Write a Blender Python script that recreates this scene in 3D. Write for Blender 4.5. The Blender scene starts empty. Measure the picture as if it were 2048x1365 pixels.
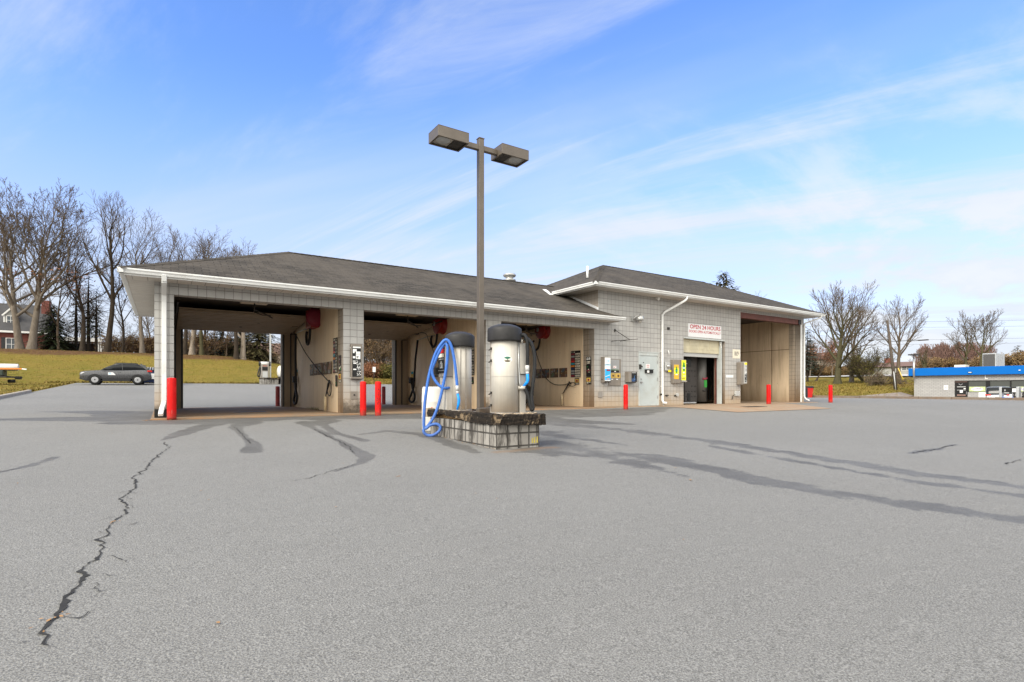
import bpy, bmesh, math, random
import numpy as np
from mathutils import Vector, Matrix, noise as mnoise
SC = bpy.context.scene
COL = SC.collection
R = math.radians
V = Vector
# ------------------------------------------------------------------ terrain
def sm(a, b, t):
    t = min(1.0, max(0.0, (t-a)/(b-a)))
    return t*t*(3-2*t)
def H(x, y):
    """height of the ground (bay slab = 0)"""
    if y < 14: zb = -.03-.03*(14-max(y, -20))
    elif y < 24: zb = -.03
    elif y < 57: zb = -.03+.037*(y-24)
    else:
        s = .14-.06*sm(5, 25, x)
        zb = 1.191+s*min(y-57, 31)+.02*max(0, y-88)
    k = sm(24, 31, y); xx = max(x-57, 0)
    zr = min(zb, -.03)-.006*min(max(x-28, 0), 28)+k*(.054*min(xx, 70)+.02*max(xx-70, 0))-.6*(1-k)*sm(57, 62, x)
    w = sm(35, 55, x)
    return zb*(1-w)+zr*w
# ------------------------------------------------------------------ objects
WLOC = {}
def tag(o, label=None, cat=None, group=None, kind=None):
    if label: o['label'] = label
    if cat: o['category'] = cat
    if group: o['group'] = group
    if kind: o['kind'] = kind
    return o
def thing(name, label, cat, loc=(0, 0, 0), rotz=0.0, group=None):
    o = bpy.data.objects.new(name, None); COL.objects.link(o)
    o.location = loc; o.rotation_euler = (0, 0, rotz); o.empty_display_size = .2
    WLOC[o.name] = V(loc)
    return tag(o, label, cat, group)
def copy_tree(o, parent=None):
    c = o.copy(); COL.objects.link(c)
    if parent is not None: c.parent = parent
    for ch in o.children: copy_tree(ch, c)
    return c
class MB:
    """collects shapes, then links them as ONE mesh object"""
    def __init__(s, org=(0, 0, 0)):
        s.v = []; s.f = []; s.m = []; s.org = V(org); s.sm = []; s.marks = []
    def add(s, vs, fs, m=0, smooth=False):
        s.marks.append((len(s.v), len(s.f))); n = len(s.v); s.v.extend([tuple(p) for p in vs])
        for f in fs:
            s.f.append(tuple(i+n for i in f)); s.m.append(m); s.sm.append(smooth)
        return s
    def box(s, x0, x1, y0, y1, z0, z1, m=0):
        return s.add([(x0, y0, z0), (x1, y0, z0), (x1, y1, z0), (x0, y1, z0), (x0, y0, z1), (x1, y0, z1), (x1, y1, z1), (x0, y1, z1)],
              [(0, 3, 2, 1), (4, 5, 6, 7), (0, 1, 5, 4), (1, 2, 6, 5), (2, 3, 7, 6), (3, 0, 4, 7)], m)
    def obox(s, c, size, rot=None, m=0):
        """oriented box: centre, full size, 3x3 rotation"""
        a, b, d = [q/2 for q in size]; c = V(c); rot = rot or Matrix.Identity(3)
        ps = [c+rot @ V((i*a, j*b, k*d)) for k in (-1, 1) for i, j in ((-1, -1), (1, -1), (1, 1), (-1, 1))]
        return s.add(ps, [(0, 3, 2, 1), (4, 5, 6, 7), (0, 1, 5, 4), (1, 2, 6, 5), (2, 3, 7, 6), (3, 0, 4, 7)], m)
    def bar(s, p, q, w, h, m=0):
        p, q = V(p), V(q); d = (q-p); L = d.length; d.normalize()
        up = V((0, 0, 1)) if abs(d.z) < .95 else V((0, 1, 0))
        a = d.cross(up).normalized(); b = a.cross(d).normalized()
        rot = Matrix((d, a, b)).transposed()
        return s.obox((p+q)/2, (L, w, h), rot, m)
    def tube(s, pts, rad, n=8, m=0, caps=True, smooth=True):
        pts = [V(p) for p in pts]; k = len(pts)
        if not hasattr(rad, '__len__'): rad = [rad]*k
        s.marks.append((len(s.v), len(s.f))); base = len(s.v); u = None
        for i in range(k):
            d = (pts[min(i+1, k-1)]-pts[max(i-1, 0)])
            if d.length < 1e-9: d = V((0, 0, 1))
            d.normalize()
            if u is None:
                u = d.cross(V((.3, .2, 1)) if abs(d.z) < .9 else V((1, .2, 0))).normalized()
            else:
                u = (u-d*u.dot(d))
                u = u.normalized() if u.length > 1e-6 else d.orthogonal().normalized()
            w = d.cross(u); r = rad[i]; p = pts[i]
            for j in range(n):
                a = 2*math.pi*j/n; q = p+u*(math.cos(a)*r)+w*(math.sin(a)*r)
                s.v.append((q.x, q.y, q.z))
        for i in range(k-1):
            for j in range(n):
                a = base+i*n+j; b = base+i*n+(j+1) % n
                s.f.append((a, b, b+n, a+n)); s.m.append(m); s.sm.append(smooth)
        if caps:
            s.f.append(tuple(base+j for j in range(n-1, -1, -1))); s.m.append(m); s.sm.append(False)
            s.f.append(tuple(base+(k-1)*n+j for j in range(n))); s.m.append(m); s.sm.append(False)
        return s
    def cyl(s, p, q, r0, r1=None, n=16, m=0, caps=True):
        return s.tube([p, q], [r0, r0 if r1 is None else r1], n, m, caps)
    def lathe(s, c, prof, n=32, m=0, axis=(0, 0, 1), smooth=True):
        """prof: (radius, height) pairs along axis from c"""
        c = V(c); ax = V(axis).normalized(); u = ax.orthogonal().normalized(); w = ax.cross(u)
        s.marks.append((len(s.v), len(s.f))); base = len(s.v); k = len(prof)
        for r, h in prof:
            for j in range(n):
                a = 2*math.pi*j/n; q = c+ax*h+u*(math.cos(a)*r)+w*(math.sin(a)*r)
                s.v.append(tuple(q))
        for i in range(k-1):
            for j in range(n):
                a = base+i*n+j; b = base+i*n+(j+1) % n
                s.f.append((a, b, b+n, a+n)); s.m.append(m); s.sm.append(smooth)
        if prof[0][0] > 1e-4: s.f.append(tuple(base+j for j in range(n-1, -1, -1))); s.m.append(m); s.sm.append(False)
        if prof[-1][0] > 1e-4: s.f.append(tuple(base+(k-1)*n+j for j in range(n))); s.m.append(m); s.sm.append(False)
        return s
    def prism(s, poly, dvec, m=0):
        """closed polygon (3D points) swept by dvec"""
        n = len(poly); d = V(dvec); ps = [V(p) for p in poly]
        vs = ps+[p+d for p in ps]
        fs = [tuple(range(n-1, -1, -1)), tuple(range(n, 2*n))]+[(i, (i+1) % n, n+(i+1) % n, n+i) for i in range(n)]
        return s.add(vs, fs, m)
    def sweep(s, prof, p, q, out, up=(0, 0, 1), m=0):
        """profile (a along out, b along up) swept from p to q"""
        p, q, out, up = V(p), V(q), V(out), V(up)
        return s.prism([p+out*a+up*b for a, b in prof], q-p, m)
    def build_each(s, name, mats, parent=None, per=1, **kw):
        """one object of this name for every shape (or every PER shapes) collected"""
        mk = s.marks[::per]+[(len(s.v), len(s.f))]; res = []
        for (v0, f0), (v1, f1) in zip(mk[:-1], mk[1:]):
            t = MB(s.org); t.v = s.v[v0:v1]; t.f = [tuple(i-v0 for i in f) for f in s.f[f0:f1]]; t.m = s.m[f0:f1]; t.sm = s.sm[f0:f1]
            res.append(t.build(name, mats, parent, **kw))
        return res
    def build(s, name, mats, parent=None, loc=None, bevel=0, seg=2, local=False, subsurf=0, uv=True, fix=True, smooth_angle=None):
        if parent is not None:
            off = V((0, 0, 0)) if local else WLOC[parent.name]
        else:
            off = V(loc or (0, 0, 0))
        me = bpy.data.meshes.new(name)
        me.from_pydata([(a-off.x, b-off.y, c-off.z) for a, b, c in s.v], [], s.f)
        if not isinstance(mats, (list, tuple)): mats = [mats]
        for mt in mats: me.materials.append(mt)
        nf = len(me.polygons)
        if len(mats) > 1: me.polygons.foreach_set('material_index', s.m)
        me.polygons.foreach_set('use_smooth', s.sm)
        me.update()
        if fix and nf < 30000:
            bm = bmesh.new(); bm.from_mesh(me)
            bmesh.ops.recalc_face_normals(bm, faces=bm.faces); bm.to_mesh(me); bm.free()
        if uv and nf < 60000:
            lay = me.uv_layers.new(name='UVMap'); data = np.zeros(len(me.loops)*2)
            co = np.zeros(len(me.vertices)*3); me.vertices.foreach_get('co', co); co = co.reshape(-1, 3)+np.array(off-s.org)
            nr = np.zeros(nf*3); me.polygons.foreach_get('normal', nr); nr = nr.reshape(-1, 3)
            vi = np.zeros(len(me.loops), dtype=np.int32); me.loops.foreach_get('vertex_index', vi)
            tot = np.zeros(nf, dtype=np.int32); me.polygons.foreach_get('loop_total', tot)
            N = np.repeat(nr, tot, axis=0); P = co[vi]
            hz = np.stack([-N[:, 1], N[:, 0], np.zeros(len(N))], 1)
            ln = np.linalg.norm(hz, axis=1); flat = ln < 1e-3
            hz[flat] = (1, 0, 0); ln[flat] = 1; hz /= ln[:, None]
            up = np.cross(N, hz); up[flat] = (0, 1, 0)
            data = np.stack([(P*hz).sum(1), (P*up).sum(1)], 1).ravel()
            lay.data.foreach_set('uv', data)
        o = bpy.data.objects.new(name, me); COL.objects.link(o)
        if parent is not None:
            o.parent = parent; WLOC[o.name] = WLOC[parent.name]
        else:
            o.location = off; WLOC[o.name] = off
        if bevel:
            b = o.modifiers.new('b', 'BEVEL'); b.width = bevel; b.segments = seg; b.limit_method = 'ANGLE'; b.angle_limit = R(40)
            b.harden_normals = False
        if subsurf:
            b = o.modifiers.new('s', 'SUBSURF'); b.levels = b.render_levels = subsurf
        return o
# ------------------------------------------------------------------ materials
class NT:
    def __init__(s, name):
        s.mat = bpy.data.materials.new(name); s.mat.use_nodes = True; s.t = s.mat.node_tree; s.t.nodes.clear()
        s.out = s.n('ShaderNodeOutputMaterial'); s.b = s.n('ShaderNodeBsdfPrincipled'); s.l(s.b.outputs[0], s.out.inputs[0])
    def n(s, typ, **kw):
        x = s.t.nodes.new(typ)
        for k, v in kw.items():
            if k.startswith('i_'): x.inputs[k[2:].replace('_', ' ')].default_value = v
            else: setattr(x, k, v)
        return x
    def l(s, a, b): s.t.links.new(a, b)
    def coord(s, which='Object', scale=(1, 1, 1), rot=(0, 0, 0), loc=(0, 0, 0)):
        tc = s.n('ShaderNodeTexCoord'); mp = s.n('ShaderNodeMapping')
        mp.inputs['Scale'].default_value = scale; mp.inputs['Rotation'].default_value = rot; mp.inputs['Location'].default_value = loc
        s.l(tc.outputs[which], mp.inputs[0]); return mp.outputs[0]
    def pos(s, scale=(1, 1, 1)):
        g = s.n('ShaderNodeNewGeometry'); mp = s.n('ShaderNodeMapping'); mp.inputs['Scale'].default_value = scale
        s.l(g.outputs['Position'], mp.inputs[0]); return mp.outputs[0]
    def noise(s, vec, scale, detail=4, rough=.6, dist=0):
        x = s.n('ShaderNodeTexNoise'); x.inputs['Scale'].default_value = scale; x.inputs['Detail'].default_value = detail
        x.inputs['Roughness'].default_value = rough; x.inputs['Distortion'].default_value = dist; s.l(vec, x.inputs['Vector']); return x.outputs['Fac']
    def ramp(s, fac, *stops, interp='LINEAR'):
        x = s.n('ShaderNodeValToRGB'); x.color_ramp.interpolation = interp; e = x.color_ramp.elements
        while len(e) < len(stops): e.new(.5)
        for i, (p, c) in enumerate(stops):
            e[i].position = p; e[i].color = (c, c, c, 1) if not hasattr(c, '__len__') else (*c, 1)
        s.l(fac, x.inputs[0]); return x.outputs[0]
    def mix(s, fac, a, b, typ='MIX'):
        x = s.n('ShaderNodeMix', data_type='RGBA', blend_type=typ)
        for ix, val in ((0, fac), (6, a), (7, b)):
            sock = x.inputs[ix]
            if hasattr(val, 'is_linked'): s.l(val, sock)
            elif hasattr(val, '__len__'): sock.default_value = (*val, 1)
            else: sock.default_value = val if ix == 0 else (val, val, val, 1)
        return x.outputs[2]
    def math(s, op, a, b=0.0, clamp=False):
        x = s.n('ShaderNodeMath', operation=op, use_clamp=clamp)
        for sock, val in ((x.inputs[0], a), (x.inputs[1], b)):
            if hasattr(val, 'is_linked'): s.l(val, sock)
            else: sock.default_value = val
        return x.outputs[0]
    def mr(s, val, a, b, c=0., d=1.):
        x = s.n('ShaderNodeMapRange'); s.l(val, x.inputs[0])
        for i, q in enumerate((a, b, c, d)): x.inputs[i+1].default_value = q
        return x.outputs[0]
    def sep(s, vec, ax):
        x = s.n('ShaderNodeSeparateXYZ'); s.l(vec, x.inputs[0]); return x.outputs[ax]
    def bump(s, h, strength=.3, dist=.01, normal=None):
        x = s.n('ShaderNodeBump'); x.inputs['Strength'].default_value = strength; x.inputs['Distance'].default_value = dist
        s.l(h, x.inputs['Height'])
        if normal is not None: s.l(normal, x.inputs['Normal'])
        return x.outputs[0]
    def set(s, color=None, rough=None, metal=None, normal=None, spec=None):
        for key, val in (('Base Color', color), ('Roughness', rough), ('Metallic', metal), ('Normal', normal), ('Specular IOR Level', spec)):
            if val is None: continue
            k = s.b.inputs[key]
            if hasattr(val, 'is_linked'): s.l(val, k)
            elif hasattr(val, '__len__'): k.default_value = (*val, 1)
            else: k.default_value = val
        return s.mat
def srgb(r, g, b):
    return tuple(((c/255+.055)/1.055)**2.4 if c > 10 else c/255/12.92 for c in (r, g, b))
M = {}
def paint(name, col, rough=.5, metal=0., var=.15, scale=3., bump=0., spec=None, dirt=None):
    """plain painted / moulded surface with slight mottling"""
    t = NT(name); p = t.pos()
    n = t.noise(p, scale, 5, .65)
    c = t.mix(t.mr(n, .3, .7), tuple(q*(1-var) for q in col), tuple(min(1, q*(1+var)) for q in col))
    if dirt:
        d = t.noise(p, 1.7, 6, .7, 1.)
        c = t.mix(t.mr(d, .52, .75, 0, dirt[1]), c, dirt[0])
    r = t.mr(t.noise(p, scale*4, 3), .3, .7, max(.05, rough-.08), min(1, rough+.08))
    nm = t.bump(t.noise(p, 60, 3), bump, .004) if bump else None
    M[name] = t.set(c, r, metal, nm, spec); return M[name]
def flat(name, col, rough=.5, metal=0.):
    return paint(name, col, rough, metal, .05, 8., spec=.3)
# ------------------------------------------------------------------ asphalt
t = NT('asphalt'); p = t.pos()
big = t.noise(p, .14, 5, .6, .6); mid = t.noise(p, .75, 7, .68, .4); fine = t.noise(p, 115, 3, .8); grit = t.noise(p, 230, 2, .8); f62 = t.noise(p, 55, 3, .75); lane = t.noise(t.pos((.12, 1.1, 1)), 1.0, 5, .6, .3)
vor = t.n('ShaderNodeTexVoronoi'); vor.inputs['Scale'].default_value = 95; t.l(p, vor.inputs['Vector'])
c = t.mix(t.mr(big, .32, .68), (.136, .132, .122), (.198, .193, .181))
c = t.mix(t.mr(lane, .5, .72, 0, .4), c, (.205, .194, .18))
c = t.mix(t.mr(mid, .40, .72, 0, .4), c, (.112, .105, .097)); c = t.mix(t.mr(mid, .25, .40, .3, 0), c, (.21, .2, .187))
sp = t.n('ShaderNodeTexVoronoi'); sp.inputs['Scale'].default_value = 1.7; sp.inputs['Randomness'].default_value = 1.; t.l(t.pos(), sp.inputs['Vector'])
spn = t.math('ADD', sp.outputs['Distance'], t.math('MULTIPLY', t.math('SUBTRACT', t.noise(p, 22, 3), .5), .05))
c = t.mix(t.mr(spn, .03, .06, .55, 0), c, (.055, .05, .046))
f2 = t.noise(p, 21, 3, .75); f3 = t.noise(p, 8, 4, .75)
c = t.mix(t.mr(f3, .38, .62), t.mix(.10, c, (.05, .048, .045)), t.mix(.04, c, (.40, .39, .37)))
c = t.mix(t.mr(f2, .38, .64), t.mix(.12, c, (.05, .048, .045)), t.mix(.06, c, (.42, .41, .39)))
c = t.mix(t.mr(f62, .38, .64), t.mix(.17, c, (.05, .048, .045)), t.mix(.09, c, (.42, .41, .39)))
c = t.mix(t.mr(fine, .38, .62), t.mix(.55, c, (.05, .048, .045)), t.mix(.36, c, (.44, .43, .41)))
c = t.mix(t.mr(grit, .60, .72, 0, .5), c, (.46, .445, .425))
c = t.mix(t.mr(grit, .25, .38, .5, 0), c, (.04, .038, .036))
at = t.n('ShaderNodeAttribute', attribute_name='stain'); st = at.outputs['Fac']
edge = t.noise(p, 2.6, 6, .7); edge2 = t.noise(p, 14, 4, .7)
w = t.math('ADD', st, t.math('MULTIPLY', t.math('SUBTRACT', edge, .5), 1.3))
w = t.math('ADD', w, t.math('MULTIPLY', t.math('SUBTRACT', edge2, .5), .5)); w = t.math('ADD', w, t.math('MULTIPLY', t.math('SUBTRACT', t.noise(p, .8, 3, .6), .5), 1.0))
w = t.mr(w, .44, .56)
c = t.mix(t.math('MULTIPLY', w, t.mr(t.noise(p, 1.3, 4, .6), .3, .7, .45, .95)), c, t.mix(1., c, (.46, .45, .44), 'MULTIPLY'))
ru = t.n('ShaderNodeAttribute', attribute_name='rust').outputs['Fac']
rw = t.mr(t.math('ADD', ru, t.math('MULTIPLY', t.math('SUBTRACT', edge, .5), 1.2)), .45, .8, 0, .55)
c = t.mix(rw, c, (.2, .125, .07))
hgt = t.math('ADD', t.math('MULTIPLY', fine, .6), t.math('MULTIPLY', vor.outputs['Distance'], .6))
M['asphalt'] = t.set(c, t.mr(w, 0, 1, .86, .62), 0, t.bump(hgt, .55, .01), .35)
# ------------------------------------------------------------------ concrete slab (rust-tan from iron water)
def concrete(name, a, b, rust, ramt):
    t = NT(name); p = t.pos()
    n1 = t.noise(p, .6, 6, .65, .6); n2 = t.noise(p, 5, 6, .7); n3 = t.noise(p, 60, 3, .7)
    c = t.mix(t.mr(n1, .3, .7), a, b); c = t.mix(t.mr(n2, .45, .8, 0, .5), c, tuple(q*.55 for q in b))
    c = t.mix(t.mr(t.noise(p, .9, 5, .7, 1.5), .4, .62, 0, ramt), c, rust)
    c = t.mix(t.mr(n3, .35, .7, 0, .25), c, tuple(q*.6 for q in a))
    M[name] = t.set(c, .85, 0, t.bump(n3, .3, .006)); return M[name]
concrete('slab', (.26, .195, .13), (.19, .145, .10), (.32, .17, .075), .85)
concrete('pad', (.34, .26, .18), (.27, .205, .145), (.30, .165, .085), .75)
concrete('kerb', (.42, .39, .35), (.33, .30, .26), (.25, .18, .12), .5)
concrete('old_kerb', (.22, .18, .14), (.13, .10, .08), (.17, .10, .06), .6)
concrete('far_road', (.5, .49, .48), (.44, .43, .42), (.42, .40, .38), .3)
concrete('path', (.27, .23, .2), (.2, .17, .15), (.2, .14, .1), .5)
# ------------------------------------------------------------------ scored 8x8 block
def cmu(name, a, b, mortar, splash, streak=0., size=.2032, lines=.0075, low=.9, grime=False):
    t = NT(name); uv = t.coord('UV'); p = t.pos()
    br = t.n('ShaderNodeTexBrick'); br.offset = 0; br.squash = 1
    for k, v in (('Scale', 1), ('Mortar Size', lines), ('Mortar Smooth', .15), ('Bias', 0), ('Brick Width', size), ('Row Height', size)): br.inputs[k].default_value = v
    br.inputs['Color1'].default_value = (*a, 1); br.inputs['Color2'].default_value = (*b, 1); br.inputs['Mortar'].default_value = (*mortar, 1)
    t.l(uv, br.inputs['Vector'])
    c = br.outputs['Color']
    n2 = t.noise(p, 2.3, 6, .7, .4); n3 = t.noise(p, 70, 3, .7)
    c = t.mix(t.mr(n2, .4, .75, 0, .28), c, tuple(q*.62 for q in a))
    c = t.mix(t.mr(n3, .35, .7, 0, .22), c, tuple(q*.55 for q in a))
    z = t.sep(p, 2)
    zz = t.math('ADD', z, t.math('MULTIPLY', t.math('SUBTRACT', n2, .5), 1.1))
    c = t.mix(t.mr(zz, .0, low, splash[1], 0), c, splash[0])
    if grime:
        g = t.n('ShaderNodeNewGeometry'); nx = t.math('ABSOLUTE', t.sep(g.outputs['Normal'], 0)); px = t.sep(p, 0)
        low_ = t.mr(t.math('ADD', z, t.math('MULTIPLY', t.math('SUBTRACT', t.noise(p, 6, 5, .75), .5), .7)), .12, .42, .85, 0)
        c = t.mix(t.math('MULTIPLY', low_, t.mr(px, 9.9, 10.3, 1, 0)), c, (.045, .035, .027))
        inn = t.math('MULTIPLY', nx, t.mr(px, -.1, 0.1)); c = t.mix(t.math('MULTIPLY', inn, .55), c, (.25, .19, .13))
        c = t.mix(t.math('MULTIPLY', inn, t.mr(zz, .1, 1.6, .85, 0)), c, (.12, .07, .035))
    if streak:
        sp = t.noise(t.pos((6, 6, 1.3)), 1, 6, .72, .5)
        c = t.mix(t.mr(sp, .455, .58, 0, streak), c, (.035, .03, .026))
    hgt = t.math('MULTIPLY', br.outputs['Fac'], -1.)
    nm = t.bump(hgt, .8, .008); nm = t.bump(n3, .25, .004, nm)
    M[name] = t.set(c, .88, 0, nm, .3); return M[name]
cmu('block', (.455, .442, .425), (.405, .395, .382), (.19, .178, .165), ((.40, .28, .16), .7), lines=.0065, grime=True)
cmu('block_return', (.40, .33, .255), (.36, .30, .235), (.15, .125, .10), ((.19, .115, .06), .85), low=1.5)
cmu('island_block', (.33, .31, .285), (.24, .222, .2), (.03, .027, .024), ((.12, .10, .08), .0), .85, lines=.014)
# ------------------------------------------------------------------ bay side walls
def plaster(name, a, b, drip, amt):
    t = NT(name); p = t.pos()
    n1 = t.noise(t.pos((1, 1.4, .35)), 1.3, 6, .65, .5); n2 = t.noise(t.pos((6, 6, .4)), 1, 6, .7); n3 = t.noise(p, 30, 3)
    c = t.mix(t.mr(n1, .3, .72), a, b)
    c = t.mix(t.mr(n2, .46, .75, 0, amt), c, drip)
    z = t.sep(p, 2); zz = t.math('ADD', z, t.math('MULTIPLY', t.math('SUBTRACT', n1, .5), 1.2))
    c = t.mix(t.mr(zz, 0, .8, amt*1.1, 0), c, drip)
    c = t.mix(t.mr(t.noise(p, 9, 2, .5), .7, .76, 0, .6), c, tuple(q*.45 for q in a))
    M[name] = t.set(c, .6, 0, t.bump(n3, .1, .004), .4); return M[name]
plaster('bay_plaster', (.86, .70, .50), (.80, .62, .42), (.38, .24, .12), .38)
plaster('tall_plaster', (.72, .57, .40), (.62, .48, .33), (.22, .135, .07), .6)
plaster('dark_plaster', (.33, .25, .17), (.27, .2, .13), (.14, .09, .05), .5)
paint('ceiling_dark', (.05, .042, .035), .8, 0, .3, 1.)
# ------------------------------------------------------------------ roofing
t = NT('shingle'); uv = t.coord('UV'); p = t.pos()
br = t.n('ShaderNodeTexBrick'); br.offset = .5
for k, v in (('Scale', 1), ('Mortar Size', .011), ('Mortar Smooth', .3), ('Bias', 0), ('Brick Width', .33), ('Row Height', .15)): br.inputs[k].default_value = v
br.inputs['Color1'].default_value = (.080, .070, .060, 1); br.inputs['Color2'].default_value = (.034, .030, .026, 1); br.inputs['Mortar'].default_value = (.012, .011, .010, 1)
t.l(uv, br.inputs['Vector'])
n1 = t.noise(p, .55, 6, .65, .7); n2 = t.noise(t.coord('UV', (5, .7, 1)), 1, 5, .7); n3 = t.noise(p, 90, 2)
c = t.mix(t.mr(n1, .38, .66, 0, .75), br.outputs['Color'], (.090, .077, .064))
c = t.mix(t.mr(n2, .5, .8, 0, .5), c, (.024, .022, .02))
c = t.mix(t.mr(n3, .4, .7, 0, .35), c, (.125, .115, .105))
nm = t.bump(t.math('MULTIPLY', br.outputs['Fac'], -1.), .7, .01); M['shingle'] = t.set(c, .93, 0, t.bump(n3, .4, .006, nm), .1)
# ------------------------------------------------------------------ metals, paints, plastics
paint('white_metal', (.70, .70, .69), .4, 0, .06, 2., dirt=((.42, .38, .32), .45))
paint('flashing', (.7, .7, .7), .35, .3, .1, 3.)
def soffit_mat(name, bw, rh):
    t = NT(name); uv = t.coord('UV'); p = t.pos()
    wv = t.n('ShaderNodeTexBrick'); wv.offset = 0
    for k, v in (('Scale', 1), ('Mortar Size', .006), ('Mortar Smooth', .2), ('Bias', 0), ('Brick Width', bw), ('Row Height', rh)): wv.inputs[k].default_value = v
    wv.inputs['Color1'].default_value = (.60, .56, .51, 1); wv.inputs['Color2'].default_value = (.56, .52, .475, 1); wv.inputs['Mortar'].default_value = (.2, .18, .16, 1)
    t.l(uv, wv.inputs['Vector'])
    c = t.mix(t.mr(t.noise(p, 1.4, 6, .7), .5, .8, 0, .5), wv.outputs['Color'], (.36, .28, .2))
    M[name] = t.set(c, .6, 0, t.bump(t.math('MULTIPLY', wv.outputs['Fac'], -1.), .6, .01))
soffit_mat('soffit', .30, 50.); soffit_mat('soffit_side', 50., .30)
def brushed(name, col, rough):
    t = NT(name); n = t.noise(t.pos((60, 60, .8)), 1, 4, .6); n2 = t.noise(t.pos((1, 1, 1)), 2.2, 5, .6)
    c = t.mix(t.mr(n2, .35, .7), tuple(q*.82 for q in col), col); c = t.mix(t.mr(n, .4, .7, 0, .2), c, tuple(q*.6 for q in col))
    c = t.mix(t.mr(t.noise(t.pos((7, 7, .6)), 1, 5), .56, .75, 0, .35), c, (.4, .33, .25))
    M[name] = t.set(c, t.mr(n, .3, .7, rough-.06, rough+.06), .3, t.bump(n, .05, .003)); return M[name]
brushed('stainless', (.56, .525, .47), .66); brushed('stainless_dull', (.33, .30, .27), .5); brushed('cabinet_steel', (.27, .235, .2), .5)
t = NT('bollard_red'); p = t.pos()
n = t.noise(p, 9, 5, .7); n2 = t.noise(p, 28, 3, .6)
c = t.mix(t.mr(n, .3, .7), (.50, .003, .003), (.62, .006, .005)); c = t.mix(t.mr(n2, .68, .74, 0, .55), c, (.75, .4, .32))
c = t.mix(t.mr(t.noise(p, 5, 6, .75), .62, .70, 0, .75), c, (.16, .018, .014)); oz = t.sep(t.coord('Object'), 2); c = t.mix(t.mr(t.math('ADD', oz, t.math('MULTIPLY', t.math('SUBTRACT', n, .5), .35)), .02, .22, .7, 0), c, (.10, .045, .03)); c = t.mix(t.mr(t.noise(t.pos((40, 40, 5)), 1, 3), .64, .70, 0, .45), c, (.62, .16, .13)); M['bollard_red'] = t.set(c, .45, 0, t.bump(n2, .08, .004), .2)
paint('old_red', (.24, .010, .009), .5, 0, .3, 6.)
t = NT('timber'); p = t.pos((1, 1, 1)); n = t.noise(t.pos((3, 3, 26)), 1, 6, .7, .6); n2 = t.noise(p, 3.2, 6, .7, 1.); n3 = t.noise(p, 14, 5, .75)
c = t.mix(t.mr(n, .35, .7), (.007, .006, .0055), (.035, .026, .019)); c = t.mix(t.mr(n2, .57, .66), c, (.22, .16, .10))
c = t.mix(t.mr(n3, .62, .75, 0, .7), c, (.42, .36, .29))
M['timber'] = t.set(c, .9, 0, t.bump(t.math('ADD', n, n3), .8, .02), .2)
t = NT('timber_light'); n = t.noise(t.pos((3, 3, 26)), 1, 6, .7, .6); n2 = t.noise(t.pos(), 4, 6, .7, 1.)
c = t.mix(t.mr(n, .35, .7), (.3, .23, .155), (.46, .38, .29)); c = t.mix(t.mr(n2, .52, .66, 0, .85), c, (.03, .024, .02))
M['timber_light'] = t.set(c, .9, 0, t.bump(n, .8, .015), .2)
paint('rotted_top', (.36, .22, .1), .9, 0, .5, 7., .5, dirt=((.05, .035, .025), .8))
paint('lamp_bronze', (.125, .104, .085), .45, .35, .12, 5.)
paint('lens', (.32, .3, .27), .15, 0, .4, 9.)
flat('lamp_inside', (.03, .028, .026), .5)
paint('vac_cap', (.028, .027, .028), .5, 0, .3, 6., .1, spec=.22)
t = NT('hose_blue'); n = t.noise(t.pos(), 11, 4)
c = t.mix(t.mr(n, .3, .7), (.035, .12, .42), (.06, .175, .54)); c = t.mix(t.mr(t.sep(t.pos(), 2), -.1, .9, .35, 0), c, (.09, .11, .24)); M['hose_blue'] = t.set(c, .5, spec=.22)
flat('nozzle_blue', (.01, .25, .80), .35); paint('hose_dark', (.015, .0155, .0165), .5, 0, .25, 8., spec=.25); flat('rubber', (.014, .013, .013), .55)
flat('cuff_grey', (.5, .5, .5), .45); flat('black', (.012, .012, .012), .4); flat('dark_steel', (.045, .04, .036), .5, .3)
flat('white', (.82, .82, .80), .4); flat('cream', (.70, .64, .52), .5); flat('sign_white', (.72, .72, .73), .5); flat('sign_red', (.45, .008, .022), .5)
flat('red', (.6, .02, .015), .4); flat('orange', (.75, .22, .03), .45); flat('yellow', (.85, .68, .02), .4); flat('lemon', (.80, .80, .03), .35); flat('green', (.03, .25, .04), .45)
flat('teal', (.02, .28, .36), .45); flat('sky_blue', (.03, .40, .80), .35); flat('navy', (.02, .035, .10), .45); flat('pale_blue', (.45, .66, .80), .4)
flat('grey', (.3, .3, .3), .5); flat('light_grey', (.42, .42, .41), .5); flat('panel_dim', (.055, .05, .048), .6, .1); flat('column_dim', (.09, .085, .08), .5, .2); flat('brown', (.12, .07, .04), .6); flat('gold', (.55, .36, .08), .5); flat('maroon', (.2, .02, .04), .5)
paint('door_grey', (.43, .47, .47), .4, 0, .05, 2., dirt=((.34, .32, .27), .4))
paint('frame_grey', (.46, .49, .48), .5, 0, .08, 3., dirt=((.25, .17, .1), .5))
paint('roller_beige', (.52, .47, .33), .5, 0, .1, 2., dirt=((.3, .25, .15), .5))
paint('header_rust', (.13, .04, .03), .6, 0, .3, 4.)
paint('panel_door', (.36, .28, .20), .5, 0, .12, 3., dirt=((.2, .15, .1), .4))
paint('drum_white', (.60, .585, .55), .45, 0, .06, 3., dirt=((.45, .4, .32), .4))
flat('galv', (.45, .45, .44), .35, .6); flat('pipe_tan', (.55, .44, .28), .5)
paint('car_grey', (.10, .10, .105), .28, .5, .06, 4.); flat('cladding', (.02, .02, .021), .6); flat('glass_dark', (.012, .014, .016), .08); flat('tyre', (.016, .016, .016), .75)
flat('alloy', (.36, .36, .37), .35, .5); flat('tail_red', (.6, .03, .02), .2); flat('headlamp', (.7, .72, .74), .12, .2)
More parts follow.
